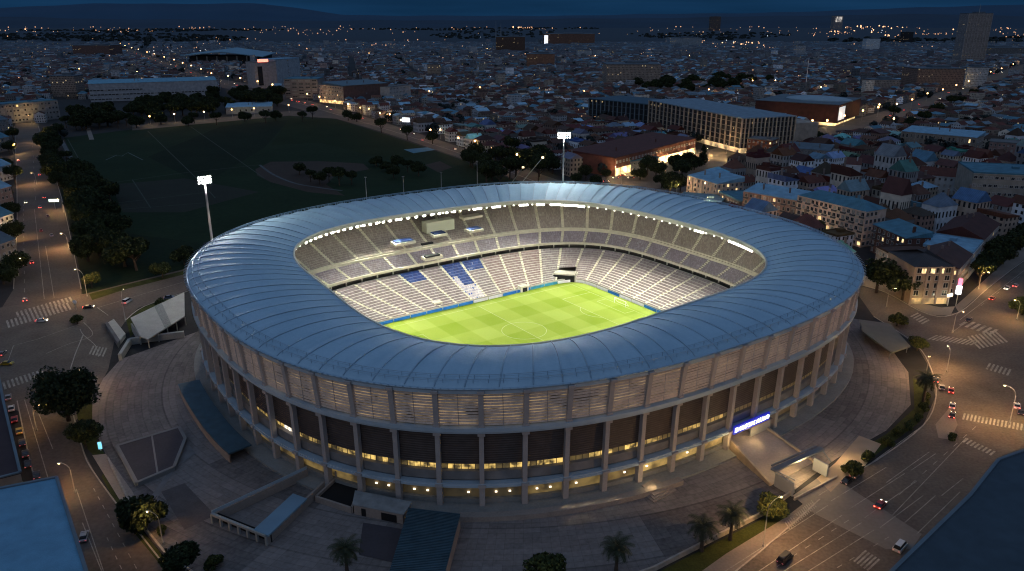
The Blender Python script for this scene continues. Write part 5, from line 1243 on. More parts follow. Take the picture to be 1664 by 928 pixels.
def car(p, ang, col_, label, group=None, on=1, kind='car', z=0.05, beam=0):
    t = empty('car' if kind == 'car' else 'van', (p.x, p.y, z), ang, label, 'car' if kind == 'car' else 'van', group)
    link('body', CMESH[kind, col_, 'body'], t); link('windows', CMESH[kind, 'glass'], t); link('roof', CMESH[kind, col_, 'roof'], t)
    for sd in (-1, 1):
        link('headlight', CMESH[kind, 'head', on], t, (0, sd * .62, 0)); link('taillight', CMESH[kind, 'tail', on], t, (0, sd * .66, 0))
        for x in (-1.35, 1.38): o = link('wheel', WHEEL, t, (x, sd * .82, .33)); o.rotation_euler = (R(90), 0, 0)
    return t
AVD = math.atan2((gp(56, 340) - gp(85, 486)).y, (gp(56, 340) - gp(85, 486)).x)      # along the left avenue, away
BVD = math.atan2((gp(1570, 712) - gp(1450, 838)).y, (gp(1570, 712) - gp(1450, 838)).x)
RAD = math.atan2((gp(1664, 440) - gp(1560, 520)).y, (gp(1664, 440) - gp(1560, 520)).x)
for x, y, a, c_, l, on in ((68, 523, R(15), 'white', 'white car turning across the left crossroads', 1), (144, 501, R(20), 'black', 'black car with white tail at the left crossroads corner', 1), (52, 428, AVD, 'red', 'car with glowing red tail lights on the left avenue', 1), (41, 432, AVD, 'black', 'dark car beside the red lit one on the left avenue', 0),
    (41, 489, AVD, 'blue', 'dark blue car waiting at the left zebra crossing', 1), (275, 485, R(25), 'blue', 'dark car on the side street by the shelter hedge', 0), (65, 338, AVD, 'silver', 'car with pink tail lights farther up the left avenue', 1), (42, 330, AVD + math.pi, 'grey', 'grey car coming down the left avenue', 1), (67, 376, AVD, 'red', 'dark red car in the right lane of the left avenue', 0),
    (4, 577, R(100), 'grey', 'grey car at the left edge of the crossroads', 1), (12, 593, R(8), 'yellow', 'yellow car at the left zebra crossing', 0), (1430, 823, BVD, 'red', 'red car driving on the boulevard past the raised crossing', 1), (1545, 637, BVD + .3, 'red', 'red car with lit tail at the top of the parked queue', 1), (1547, 662, BVD + .25, 'silver', 'silver car second in the parked queue', 1), (1547, 677, BVD + .2, 'black', 'black car last in the parked queue', 1),
    (1530, 632, BVD + .35, 'grey', 'grey car beside the palm head', 0), (1520, 620, BVD + .35, 'blue', 'blue car with lit front beside the palm', 1), (1652, 662, R(60), 'white', 'white car with bright headlights on the far right road', 1), (1658, 672, R(60), 'black', 'black car at the right frame edge by the zebra crossing', 0), (1376, 784, BVD, 'black', 'black car parked beside the large rounded shrub', 0), (1390, 774, BVD, 'grey', 'grey car parked in front of the black one by the shrub', 0),
    (1650, 466, RAD, 'silver', 'silver car with red tail lights on the right avenue', 1), (1636, 470, RAD + math.pi, 'white', 'white car with headlights coming down the right avenue', 1), (1612, 487, RAD, 'red', 'red lit car on the right avenue before the crossing', 1), (1574, 522, RAD, 'black', 'dark car standing at the corner crossing', 0), (137, 875, R(110), 'silver', 'pale car half under the blue roof edge on the left avenue', 0),
    (985, 296, R(10), 'silver', 'car with red tail lights behind the stadium roof', 1), (1000, 290, R(190), 'white', 'white lit car behind the stadium roof', 1), (1012, 286, R(20), 'red', 'red lit car on the street behind the stadium roof', 1), (1025, 290, R(200), 'grey', 'grey car on the street behind the roof', 1), (1250, 240, R(20), 'black', 'dark car on the bright street before the finned office', 0)):
    car(gp(x, y), a, c_, l, None, on)
car(gp(207, 492), R(80), 'white', 'white van seen from behind on the side street', None, 1, 'van'); car(gp(1275, 911), BVD, 'black', 'long black vehicle on the near lane of the boulevard', None, 0, 'van'); car(gp(1462, 892), BVD, 'white', 'white van parked beside the dark roof at the lower right', None, 0, 'van')
for k, (x, y) in enumerate(((14, 648), (19, 666), (24, 684), (32, 703), (37, 722), (42, 740), (46, 757), (60, 775))):
    car(gp(x, y), AVD, ('silver', 'white', 'red', 'yellow', 'black', 'black', 'black', 'black')[k], '%s car in the parked row beside the left building, %s from the top' % (('silver', 'white', 'red', 'yellow', 'black', 'black', 'black', 'black')[k], ordn(k)), 'cars parked beside the left building', 0)
for k, (x, y) in enumerate(((20, 362), (16, 382), (12, 405), (72, 322), (78, 352), (84, 384), (30, 262), (28, 282), (60, 258), (64, 285))):
    cc = ('grey', 'silver', 'blue', 'black')[k % 4]; car(gp(x, y), AVD, cc, '%s car parked along the upper left avenue, %s of its row' % (cc, ordn(k)), 'cars parked along the upper left avenue', 1 if k % 3 == 0 else 0)
r_ = random.Random(8)
def traffic(pl, n, group, where, sc=1.0):
    W = [gp(*p) for p in pl]; 
    for k in range(n):
        f = (k + r_.uniform(.1, .9)) / n * (len(W) - 1); i = int(f); p = W[i].lerp(W[i + 1], f - i); d = W[i + 1] - W[i]; nn = Vector((-d.y, d.x, 0)).normalized(); away = r_.random() < .5
        a = math.atan2(d.y, d.x); c_ = r_.choice(['white', 'silver', 'black', 'grey', 'red'])
        t = car(p + nn * (4 if away else -4), a if away else a + math.pi, c_, '%s car with lights on in the traffic %s, %s along it' % (c_, where, ordn(k)), group, 1); t.scale = (sc, sc, sc)
traffic([(560, 183), (500, 168), (470, 162), (415, 145), (350, 131), (290, 110), (240, 94), (200, 80)], 30, 'traffic on the far avenue', 'of the far avenue', 1.25)
traffic([(590, 192), (640, 209), (740, 246), (800, 262)], 8, 'traffic behind the field', 'behind the field')
traffic([(1664, 102), (1600, 128), (1530, 158), (1440, 194)], 12, 'traffic on the back right street', 'of the back right street', 1.2)
# ================================================================ SIGNS
def sign(name, p, ang, w_, h_, z, m, label, post=True):
    t = empty(name, (p.x, p.y, 0), ang, label, 'sign'); mb = MB(); mb.box((0, 0, z), (w_, .3, h_)); mb.build('panel', m, t)
    mb = MB(); mb.box((0, .02, z), (w_ + .3, .2, h_ + .3)); mb.build('frame', HOUS, t)
    if post:
        mb = MB(); mb.tube([(0, .1, 0), (0, .1, z - h_ / 2)], .18, 6); mb.build('post', STEEL, t)
    return t
CYAN = emit('sign_cyan', (0.08, 0.62, 0.9), 1.5); sign('kiosk_sign', gp(164, 733), R(30), 0.9, 2.2, 1.9, CYAN, 'small upright cyan lit sign beside the left avenue')
sign('billboard', gp(90, 340), R(10), 6.0, 1.7, 6, emit('sign_pale_green', (.75, 1.0, .85), 1.6), 'pale green white lit board among the trees of the left avenue')
t = sign('pylon_sign', gp(1553, 497), R(-30), 1.6, 3.2, 11.2, emit('sign_pink', (1.0, .08, .25), 2.2), 'tall pylon sign with red and white lit panels at the corner building')
mb = MB(); mb.box((0, -.05, 7.4), (2.2, .4, 3.8)); mb.build('white_panel', emit('sign_white', (.9, .93, 1.0), 3.5), t)
sign('shop_sign', gp(1540, 497), R(20), 3.0, 1.4, 5.0, emit('sign_warm', (1.0, .85, .5), 4.0), 'warm lit shop sign on the pavement before the corner building')
sign('billboard', gp(660, 206), R(-15), 9.5, 5.0, 8, emit('sign_bluewhite', (.85, .9, 1.0), 1.8), 'white lit billboard beside the avenue behind the field')
t = empty('round_road_sign', gp(124, 503), 0, 'white round road sign on the corner by the tall left lamp', 'sign'); mb = MB(); mb.tube([(0, 0, 0), (0, 0, 3.2)], .08, 6); mb.build('post', STEEL, t); mb = MB(); mb.lathe([(.9, -.05), (.9, .05)], (0, 0, 0), 14); o = mb.build('disc', BW, t, (0, -.1, 3.6)); o.rotation_euler = (R(90), 0, 0)
# ================================================================ BUILDINGS
def objcol(name, rough=0.75, tile=None, windows=False, attr=None, metal=0.0, var=0.2):
    """plaster / roofing whose tint each object carries; windows as recessed dark panes in metre coordinates"""
    m, nt, b = newmat(name); N, L = nt.nodes.new, nt.links.new
    if attr:
        oi = N('ShaderNodeAttribute'); oi.attribute_name = attr; col = oi.outputs['Color']
    else:
        oi = N('ShaderNodeObjectInfo'); col = oi.outputs['Color']
    g = N('ShaderNodeNewGeometry'); no = N('ShaderNodeTexNoise'); no.inputs['Scale'].default_value = 0.25; no.inputs['Detail'].default_value = 6; L(g.outputs['Position'], no.inputs['Vector'])
    mr = N('ShaderNodeMapRange'); mr.inputs[1].default_value = .3; mr.inputs[2].default_value = .7; mr.inputs[3].default_value = 1 - var; mr.inputs[4].default_value = 1 + var; L(no.outputs['Fac'], mr.inputs[0])
    v = N('ShaderNodeVectorMath'); v.operation = 'MULTIPLY'; L(col, v.inputs[0]); L(mr.outputs[0], v.inputs[1]); out = v.outputs[0]
    def M(op, a, bb=None):
        n = N('ShaderNodeMath'); n.operation = op
        for k, x in enumerate((a, bb)):
            if x is None: continue
            if isinstance(x, (int, float)): n.inputs[k].default_value = x
            else: L(x, n.inputs[k])
        return n.outputs[0]
    if tile or windows:
        uv = N('ShaderNodeUVMap'); uv.uv_map = 'UVMap'; sp = N('ShaderNodeSeparateXYZ'); L(uv.outputs[0], sp.inputs[0])
    if tile:
        s = M('MULTIPLY', M('SINE', M('MULTIPLY', sp.outputs['X'], 6.28 / tile)), 0.12); k = M('ADD', s, 1.0)
        v2 = N('ShaderNodeVectorMath'); v2.operation = 'MULTIPLY'; L(out, v2.inputs[0]); L(k, v2.inputs[1]); out = v2.outputs[0]
    if windows:
        u, w_ = M('MULTIPLY', sp.outputs['X'], 1 / 2.5), M('MULTIPLY', sp.outputs['Y'], 1 / 3.1)
        fu, fv = M('FRACT', u), M('FRACT', w_)
        msk = M('MULTIPLY', M('MULTIPLY', M('GREATER_THAN', fu, .30), M('LESS_THAN', fu, .72)), M('MULTIPLY', M('GREATER_THAN', fv, .28), M('LESS_THAN', fv, .80)))
        cc = N('ShaderNodeCombineXYZ'); L(M('FLOOR', u), cc.inputs[0]); L(M('FLOOR', w_), cc.inputs[1]); L(M('MULTIPLY', sp.outputs['Z'], 1.0), cc.inputs[2])
        wn = N('ShaderNodeTexWhiteNoise'); wn.noise_dimensions = '3D'; L(cc.outputs[0], wn.inputs['Vector'])
        has = M('MULTIPLY', msk, M('GREATER_THAN', wn.outputs['Value'], .12)); lit = M('MULTIPLY', msk, M('GREATER_THAN', wn.outputs['Value'], .985))
        mx = N('ShaderNodeMix'); mx.data_type = 'RGBA'; L(has, mx.inputs[0]); L(out, mx.inputs[6]); mx.inputs[7].default_value = (.018, .021, .026, 1); out = mx.outputs[2]
        b.inputs['Emission Color'].default_value = (1.0, .72, .38, 1); L(M('MULTIPLY', lit, 0.75), b.inputs['Emission Strength'])
    L(out, b.inputs['Base Color']); b.inputs['Roughness'].default_value = rough; b.inputs['Metallic'].default_value = metal; b.inputs['Specular IOR Level'].default_value = .25
    return m
WALLM = objcol('house_plaster', .85, None, True); ROOFM = objcol('house_roofing', .75, 0.9); PLAINM = objcol('plain_render', .85)
WINF = mat('window_frame_paint', (.42, .42, .42), .6, var=.1); WGL = mat('window_glass', (.016, .019, .024), .12, var=.2, spec=.6); WCUR = mat('window_blind', (.25, .24, .23), .7, var=.3, scale=1.0)
WLW = emit('window_lit', (1.0, .70, .32), 1.5, (.3, .25, .2), .5, 1.0)
def winmesh(w_, h_, glass, sill=True):
    mb = MB(); mb.box((0, -.02, 0), (w_, .10, h_), 0, 1)
    for s in (-1, 1): mb.box((s * w_ / 2, -.06, 0), (.12, .2, h_ + .12), 0, 0)
    mb.box((0, -.06, h_ / 2 + .06), (w_ + .24, .2, .12), 0, 0); mb.box((0, -.13, -h_ / 2 - .08), (w_ + .4, .36, .14), 0, 0); mb.box((0, -.08, 0), (.08, .1, h_), 0, 0)
    return mb.mesh('window', [WINF, glass])
WM = {}
def winm(w_, h_, kind):
    k = (round(w_, 1), round(h_, 1), kind)
    if k not in WM: WM[k] = winmesh(w_, h_, {'d': WGL, 'c': WCUR, 'l': WLW}[kind])
    return WM[k]
BALM = None
def balcony_mesh():
    global BALM
    if BALM is None:
        mb = MB(); mb.box((0, -.6, 0), (3.0, 1.2, .16), 0, 0); mb.box((0, -1.17, .55), (3.0, .06, .95), 0, 1)
        for s in (-1, 1): mb.box((s * 1.47, -.6, .55), (.06, 1.1, .95), 0, 1)
        BALM = mb.mesh('balcony', [CONC, mat('balcony_rail', (.07, .07, .075), .6, var=.2)])
    return BALM
def boxuv(L_, D_, z0, z1):
    """four walls of a block, front edge along x at y = 0, with metre uv"""
    mb = MB(); mb.uv = []
    c = [(-L_ / 2, 0), (L_ / 2, 0), (L_ / 2, D_), (-L_ / 2, D_)]
    for k in range(4):
        p, q = c[k], c[(k + 1) % 4]; l = math.hypot(q[0] - p[0], q[1] - p[1])
        mb.add([(*p, z0), (*q, z0), (*q, z1), (*p, z1)], [(0, 1, 2, 3)]); mb.uv.append([(0, 0), (l, 0), (l, z1 - z0), (0, z1 - z0)])
    return mb
def roof_mb(L_, D_, z, rise, kind, eave=.5):
    mb = MB(); mb.uv = []; e = eave; x0, x1, y0, y1 = -L_ / 2 - e, L_ / 2 + e, -e, D_ + e
    def q(vs): 
        mb.add(vs, [tuple(range(len(vs)))]); p0 = Vector(vs[0]); d = (Vector(vs[1]) - p0); d.normalize(); mb.uv.append([((Vector(v) - p0).dot(d), (Vector(v) - p0).length) for v in vs])
    if kind == 'flat':
        mb = MB(); mb.uv = None; mb.box((0, D_ / 2, z + .25), (L_ + .3, D_ + .3, .5))
        for s in (-1, 1): mb.box((0, D_ / 2 + s * (D_ / 2 - .05), z + .72), (L_ + .3, .4, .44)); mb.box((s * (L_ / 2 - .05), D_ / 2, z + .72), (.4, D_ - .4, .44))
        mb.box((L_ * .2, D_ * .55, z + 1.2), (min(4, L_ * .3), min(3, D_ * .3), 1.4)); return mb
    ym = (y0 + y1) / 2; h = rise
    inset = (y1 - y0) / 2 * .9 if kind == 'hip' else 0
    if kind in ('gable', 'hip'):
        xa, xb = x0 + inset, x1 - inset
        q([(x0, y0, z), (x1, y0, z), (xb, ym, z + h), (xa, ym, z + h)]); q([(x1, y1, z), (x0, y1, z), (xa, ym, z + h), (xb, ym, z + h)])
        q([(x1, y0, z), (x1, y1, z), (xb, ym, z + h)]); q([(x0, y1, z), (x0, y0, z), (xa, ym, z + h)]); q([(x0, y0, z), (x0, y1, z), (x1, y1, z), (x1, y0, z)])
    elif kind == 'shed':
        q([(x0, y0, z + .3), (x1, y0, z + .3), (x1, y1, z + h), (x0, y1, z + h)]); q([(x0, y0, z), (x0, y1, z), (x1, y1, z), (x1, y0, z)]); q([(x0, y0, z), (x1, y0, z), (x1, y0, z + .3), (x0, y0, z + .3)])
        q([(x1, y1, z), (x0, y1, z), (x0, y1, z + h), (x1, y1, z + h)]); q([(x1, y0, z), (x1, y1, z), (x1, y1, z + h), (x1, y0, z + .3)]); q([(x0, y1, z), (x0, y0, z), (x0, y0, z + .3), (x0, y1, z + h)])
    return mb
def setcol(o, c): o.color = (*c, 1); return o
RED = (.085, .026, .018); BROWN = (.075, .040, .030); TEAL = (.06, .165, .23); SLT = (.085, .12, .15); PALEB = (.17, .32, .44); DRED = (.055, .018, .015); GREYR = (.12, .125, .13)
def block(name, label, p0, p1, depth, h, wall, roofc, rk='flat', rise=3.0, fl=None, step=3.2, win=(1.4, 1.7), lit=.06, cat='building', group=None, balc=0, sides=(1,), blinds=.3, pil=0, base=None, winz=1.5, chim=1):
    """a building whose front edge runs from p0 to p1, its windows each a part"""
    p0, p1 = Vector((p0[0], p0[1], 0)), Vector((p1[0], p1[1], 0)); d = p1 - p0; L_ = d.length; ang = math.atan2(d.y, d.x)
    t = empty(name, (p0 + p1) / 2, ang, label, cat, group); r = random.Random(label)
    mb = boxuv(L_, depth, 0, h); w_ = mb.build('wall', PLAINM, t); setcol(w_, wall)
    ro = roof_mb(L_, depth, h, rise, rk).build('roof', ROOFM if rk != 'flat' else PLAINM, t); setcol(ro, roofc)
    if rk in ('gable',):
        gb = MB()
        for s in (-1, 1): gb.add([(s * L_ / 2, 0, h), (s * L_ / 2, depth, h), (s * L_ / 2, depth / 2, h + rise * .93)], [(0, 1, 2)])
        setcol(gb.build('gable_wall', PLAINM, t), wall)
    if chim and rk != 'flat':
        for k in range(chim + (L_ > 25)):
            cb = MB(); x = L_ * r.uniform(-.35, .35); y = depth * r.uniform(.3, .7); cb.box((x, y, h + rise * .7 + .6), (.9, .7, rise * .6 + 1.6)); cb.box((x, y, h + rise + 1.45), (1.1, .9, .2)); setcol(cb.build('chimney', PLAINM, ro), [c * .7 for c in wall])
    fl = fl or max(1, int(h // 3.2)); fh = h / fl; n = max(1, int(L_ // step)); cnt = 0
    for f in range(fl):
        for k in range(n):
            if cnt > 88: break
            x = -L_ / 2 + (k + .5) * L_ / n; z = f * fh + fh * .52; kd = 'l' if r.random() < lit else ('c' if r.random() < blinds else 'd')
            if f == 0 and base: continue
            link('window', winm(win[0], min(win[1], fh * .66), kd), t, (x, -.03, z)); cnt += 1
            if balc and f > 0 and k % balc == 0: link('balcony', balcony_mesh(), t, (x, 0, f * fh + .12))
    for s in sides:
        m = max(1, int(depth // step))
        for f in range(fl):
            for k in range(m):
                if cnt > 97: break
                y = (k + .5) * depth / m; o = link('window', winm(win[0], min(win[1], fh * .66), 'l' if r.random() < lit else 'd'), t, (s * (L_ / 2 + .03), y, f * fh + fh * .52), R(90) * s); cnt += 1
    if pil:
        for k in range(pil + 1):
            mb = MB(); mb.box((0, -.25, h / 2), (.9, .5, h + .2)); setcol(mb.build('pilaster', PLAINM, t, (-L_ / 2 + k * L_ / pil, 0, 0)), [c * 1.1 for c in wall])
    if base:
        mb = MB(); mb.box((0, -.12, fh * .45), (L_ - .6, .3, fh * .8)); mb.build('shopfront', base, t)
    cb = MB(); cb.box((0, -.2, h - .2), (L_ + .3, .4, .35)); setcol(cb.build('cornice', PLAINM, t), [min(1, c * 1.25) for c in wall])
    return t
FOOT = []
def foot(t, L_, D_, m=4.0):
    c, s = math.cos(t.rotation_euler.z), math.sin(t.rotation_euler.z); x, y = t.location.x, t.location.y
    FOOT.append([(x + a * c - b * s, y + a * s + b * c) for a, b in ((-L_ / 2 - m, -m), (L_ / 2 + m, -m), (L_ / 2 + m, D_ + m), (-L_ / 2 - m, D_ + m))])
def B_(name, label, p0, p1, depth, h, *a, **k):
    t = block(name, label, p0, p1, depth, h, *a, **k); foot(t, (Vector((p0[0], p0[1])) - Vector((p1[0], p1[1]))).length, depth); return t
CREAM = (.30, .25, .21); PINKW = (.28, .21, .19); BRICK = (.16, .065, .042); WHT = (.42, .44, .46); TAN = (.30, .25, .20); GRW = (.22, .22, .22)
SHOPW = emit('shopfront_glow', (1.0, .66, .28), .9, (.3, .25, .2), .9, .25); SHOPD = mat('shopfront_dark', (.03, .028, .026), .4, var=.4, scale=.3)
# --- near right rows (front edges face the stadium)
B_('apartment_house', 'pale two tier apartment house with arched upper windows at the street behind the roof', (127, 551), (140, 520), 22, 14, (.42, .34, .27), PALEB, 'shed', 3.5, 4, 3.4, (1.6, 2.0), balc=0, pil=6)
B_('apartment_house', 'low dark fronted house between the pale tiered and the brick apartment houses', (141, 517), (147, 486), 20, 9, (.12, .11, .11), TEAL, 'flat', 1, 2, 3.6)
B_('apartment_house', 'brick apartment house with pale blue curved roof behind the stadium', (147.5, 482), (171.5, 456), 16, 17, (.26, .17, .14), PALEB, 'shed', 3.5, 4, 3.0, (1.6, 1.9), balc=2, pil=4, lit=.05)
B_('apartment_house', 'long cream apartment house with teal metal roof and lit pilasters', (172, 455), (194, 413), 17, 20.5, (.50, .38, .31), TEAL, 'hip', 4.0, 5, 3.1, (1.9, 2.0), balc=2, pil=3, lit=.03, blinds=.4)
for f in (0, 1 / 3., 2 / 3., 1): 
    p = Vector((172, 455, 0)).lerp(Vector((194, 413, 0)), f); light('facade_uplight', 'SPOT', (p.x - 2.6, p.y - 1.5, .6), 3200, (1.0, .66, .28), None, .1, (p.x - .3, p.y - .2, 18), 38, .6)
B_('apartment_house', 'terraced lower house with a row of small lit attic windows beside the corner building', (183, 372), (186, 343), 22, 12, (.36, .28, .24), BROWN, 'flat', 2, 3, 2.6, (1.4, 1.6), lit=.22)
B_('apartment_house', 'dark brick house with small bright window behind the terraced lower house', (196, 406), (200, 378), 14, 15, (.12, .06, .05), TEAL, 'shed', 3, 4, 3.6, (1.5, 1.8), lit=.12, balc=2)
t = B_('corner_building', 'tan corner building with three lit attic windows and dark hip roof', (177, 322.5), (194, 323), 24, 17.5, (.27, .215, .18), (.045, .042, .045), 'hip', 4.5, 5, 4.2, (2.2, 2.2), lit=0.0, blinds=.1, base=emit('corner_shop_glow', (1.0, .64, .22), .35, (.3, .25, .2), .95, .3), pil=3, sides=(1,))
for k in (-1, 0, 1): link('window', winm(2.0, 2.2, 'l'), t, (k * 4.0 - .5, -.12, 15.6))
light('shop_glow', 'POINT', (181, 319.5, 3.2), 260, (1.0, .72, .25), None, .3); light('shop_glow', 'POINT', (190, 319.0, 3.2), 280, (1.0, .9, .7), None, .3)
B_('apartment_house', 'long house with brown roof and white gable along the right avenue', (203, 334), (222, 357), 20, 13, PINKW, (.07, .035, .03), 'gable', 5, 3, 2.8, lit=.03, sides=(-1,))
B_('apartment_house', 'white flat roofed house farther along the right avenue', (223, 358), (240, 379), 22, 13, WHT, PALEB, 'flat', 2, 3, 2.8, lit=.03, sides=(-1,))
B_('apartment_house', 'long red roofed house at the far end of the right avenue row', (241, 380), (268, 412), 22, 14, PINKW, DRED, 'gable', 5, 3, 2.8, lit=.03, sides=(-1,))
q0 = at(1592, 348); B_('parking_block', 'stacked concrete office slab with arched lower windows at the right edge', at(1570, 345), at(1690, 352), 40, 26, (.27, .25, .22), TEAL, 'flat', 2, 5, 3.0, (2.0, 1.6), lit=.01, sides=(-1,), blinds=.5)
B_('apartment_house', 'rosy flat block behind the stacked slab at the right edge', at(1602, 262), at(1700, 270), 22, 17, (.24, .16, .145), GREYR, 'flat', 2, 4, 3.2, lit=.02)
B_('colonnade_building', 'long low building with colonnaded front and blue grey roof right of the lamp street', at(1462, 238), at(1582, 250), 30, 15, (.24, .21, .18), PALEB, 'shed', 3, 2, 3.4, (1.7, 3.4), lit=.02, pil=16)
B_('townhouse', 'red roofed townhouse with white arched front in the middle of the right quarter', at(1325, 300), at(1372, 307), 16, 12, (.34, .30, .27), RED, 'hip', 4, 3, 2.9, lit=.03, sides=(1,))
B_('townhouse', 'white blind gable house with a column of small dark windows', at(1366, 316), at(1392, 318), 14, 22, (.48, .52, .56), RED, 'shed', 3, 6, 20, (.9, 1.2), lit=0, blinds=0)
B_('townhouse', 'red brick house with lit upper windows and white side wall', at(1212, 258), at(1252, 262), 18, 18, BRICK, GREYR, 'flat', 2, 4, 3.6, lit=.15)
B_('townhouse', 'grey arcaded row house beside the red brick house', at(1275, 264), at(1345, 270), 20, 13, GRW, SLT, 'shed', 3, 3, 3.0, lit=.02, pil=9)
B_('townhouse', 'white fronted red roofed house left of the stacked slab', at(1490, 312), at(1556, 318), 18, 13, WHT, RED, 'gable', 5, 3, 3.4, lit=.01, blinds=.6)
# --- office block with fins
def finned(name, label, A, Bp, C_, h, wallc, roofc, nf, ns, glassc, fl, step_block=False, foot_h=0, glow=None):
    """A-B front edge, B-C side edge"""
    A, Bp, C_ = (Vector((q[0], q[1], 0)) for q in (A, Bp, C_)); d = Bp - A; L_ = d.length; ang = math.atan2(d.y, d.x)
    nrm = Vector((-d.y, d.x, 0)).normalized(); D_ = 60
    t = empty(name, (A + Bp) / 2, ang, label, 'office block'); foot(t, L_, D_)
    mb = boxuv(L_ - 1.4, D_ - 1.4, foot_h, h - .6); o = mb.build('glazing', glassc, t, (0, .7, 0))
    rb = MB(); rb.box((0, D_ / 2, h - .2), (L_ + .8, D_ + .8, 1.0)); setcol(rb.build('roof', PLAINM, t), roofc)
    for k in range(4): 
        ub = MB(); ub.box((L_ * (-.35 + .2 * k), D_ * .5, h + .9), (4, 3, 1.4)); setcol(ub.build('roof_unit', PLAINM, t), GREYR) if nf > 18 and k < 0 else None
    for k in range(nf + 1):
        mb = MB(); mb.box((0, 0, (h + foot_h) / 2), (.9, 1.5, h - foot_h)); setcol(mb.build('fin', PLAINM, t, (-L_ / 2 + k * L_ / nf, .2, 0)), wallc)
    for k in range(1, ns + 1):
        mb = MB(); mb.box((0, 0, (h + foot_h) / 2), (1.5, .9, h - foot_h)); setcol(mb.build('fin', PLAINM, t, (L_ / 2 - .2, k * D_ / ns, 0)), wallc)
    for f in range(1, fl):
        mb = MB(); z = foot_h + (h - foot_h) * f / fl; mb.box((0, .55, z), (L_ - .4, .5, .5)); mb.box((L_ / 2 - .6, D_ / 2, z), (.5, D_ - .4, .5)); setcol(mb.build('floor_band', PLAINM, t), [c * .55 for c in wallc])
    if foot_h:
        mb = MB(); mb.box((0, D_ / 2 + 1.2, foot_h / 2), (L_ - 2.5, D_ - 2.5, foot_h)); mb.build('ground_floor', glow or SHOPD, t)
    return t, L_, D_
OFFG = objcol('office_glazing', .25, None, True); 
t, L_, D_ = finned('office_block', 'large pale office block with vertical concrete fins and flat blue grey roof', at(1052, 210), at(1201, 250), at(1296, 224), 33, (.40, .35, .29), (.16, .23, .29), 21, 14, GLASS_D, 6, False, 5, emit('office_ground_glow', (1.0, .68, .32), .55, (.3, .25, .2), .9, .12))
for ch in t.children:
    if ch.name.startswith('glazing'): ch.data.materials[0] = OFFG; ch.color = (.03, .032, .035, 1)
wb_ = MB(); wb_.box((0, 0, 13), (L_ * .5, 26, 26)); setcol(wb_.build('rear_wing', PLAINM, t, (L_ * .25, D_ + 14, 0)), (.30, .26, .22))
for k in range(3): p = at(1130 + 25 * k, 246 + 6 * k); light('forecourt_light', 'POINT', (p.x, p.y - 3, 5), 9000, (1.0, .66, .28), None, .5)
t, _, _ = finned('office_block', 'dark glazed office block with slim blue grey fins left of the pale finned block', at(956, 194), at(1052, 206), at(1110, 190), 26, (.14, .19, .23), (.05, .10, .14), 14, 6, GLASS_D, 4)
for ch in t.children:
    if ch.name.startswith('glazing'): ch.data.materials[0] = OFFG; ch.color = (.02, .026, .032, 1)
# --- brick hall with lit ground floor
A, Bp = at(999, 287), at(1129, 251); t = B_('brick_hall', 'long low red brick hall with glowing shop windows along the street', A, Bp, 46, 15, (.15, .06, .045), (.09, .028, .022), 'shed', 2.0, 2, 5.0, (2.4, 1.8), lit=.0, blinds=.9, base=emit('hall_shop_glow', (1.0, .72, .34), 1.5, (.3, .25, .2), .8, .12), sides=())
lb = MB(); setcol(lb.build('x', PLAINM, t), RED) if False else None
for k in range(4): p = A.lerp(Bp, .15 + .23 * k); light('shop_light', 'POINT', (p.x - 3, p.y - 5, 3.5), 6500, (1.0, .66, .28), None, .5)
B_('flat_hall', 'flat teal roofed hall joined to the left of the red brick hall', at(930, 268), at(996, 284), 50, 9, GRW, TEAL, 'flat', 1, 2, 4, lit=.01)
B_('flat_hall', 'low pale blue roofed hall just behind the stadium roof on the right', at(1098, 338), at(1170, 345), 22, 6, GRW, (.10, .19, .25), 'flat', 1, 1, 5, lit=0)
# --- brown box with white screen and dome roof
A, Bp, C_ = at(1225, 196), at(1359, 206), at(1418, 191)
d = Bp - A; L_ = d.length; t = empty('exhibition_hall', (A + Bp) / 2, math.atan2(d.y, d.x), 'dark red brown box hall with white lit screen and low pale dome', 'hall'); foot(t, L_, 110)
mb = boxuv(L_, 105, 4, 25); setcol(mb.build('wall', PLAINM, t), (.075, .030, .024)); mb = MB(); mb.box((0, 52, 25.2), (L_ + .4, 105.4, .6)); setcol(mb.build('roof', PLAINM, t), (.10, .14, .17))
mb = MB(); mb.box((0, 54, 2), (L_ - 8, 96, 4)); mb.build('ground_floor', emit('hall_foot_glow', (1.0, .70, .32), 1.2, (.3, .25, .2), .6, .1), t)
mb = MB(); mb.lathe([(34, 0), (32, 1.6), (26, 3.0), (16, 4.2), (4, 4.8)], (0, 0, 0), 28); o = mb.build('dome', mat('dome_sheet', (.22, .31, .37), .5, var=.1), t, (L_ * .12, 50, 25.5), smooth=True); o.scale = (1.2, .8, 1)
mb = MB(); mb.box((L_ / 2 + .4, 15, 14.5), (.4, 26, 15)); mb.build('screen', emit('screen_white', (.82, .9, 1.0), .55), t)
for k in range(3): p = A.lerp(Bp, .3 + .28 * k); light('hall_light', 'POINT', (p.x - 3, p.y - 14, 2.5), 2600, (1.0, .68, .30), None, .5)
mbm = MB(); mbm.tube([(0, 0, 0), (0, 0, 58)], [.9, .3], 6); tm = empty('slender_mast', at(1308, 150), 0, 'slender white mast behind the dome', 'mast'); mbm.build('pole', BW, tm)
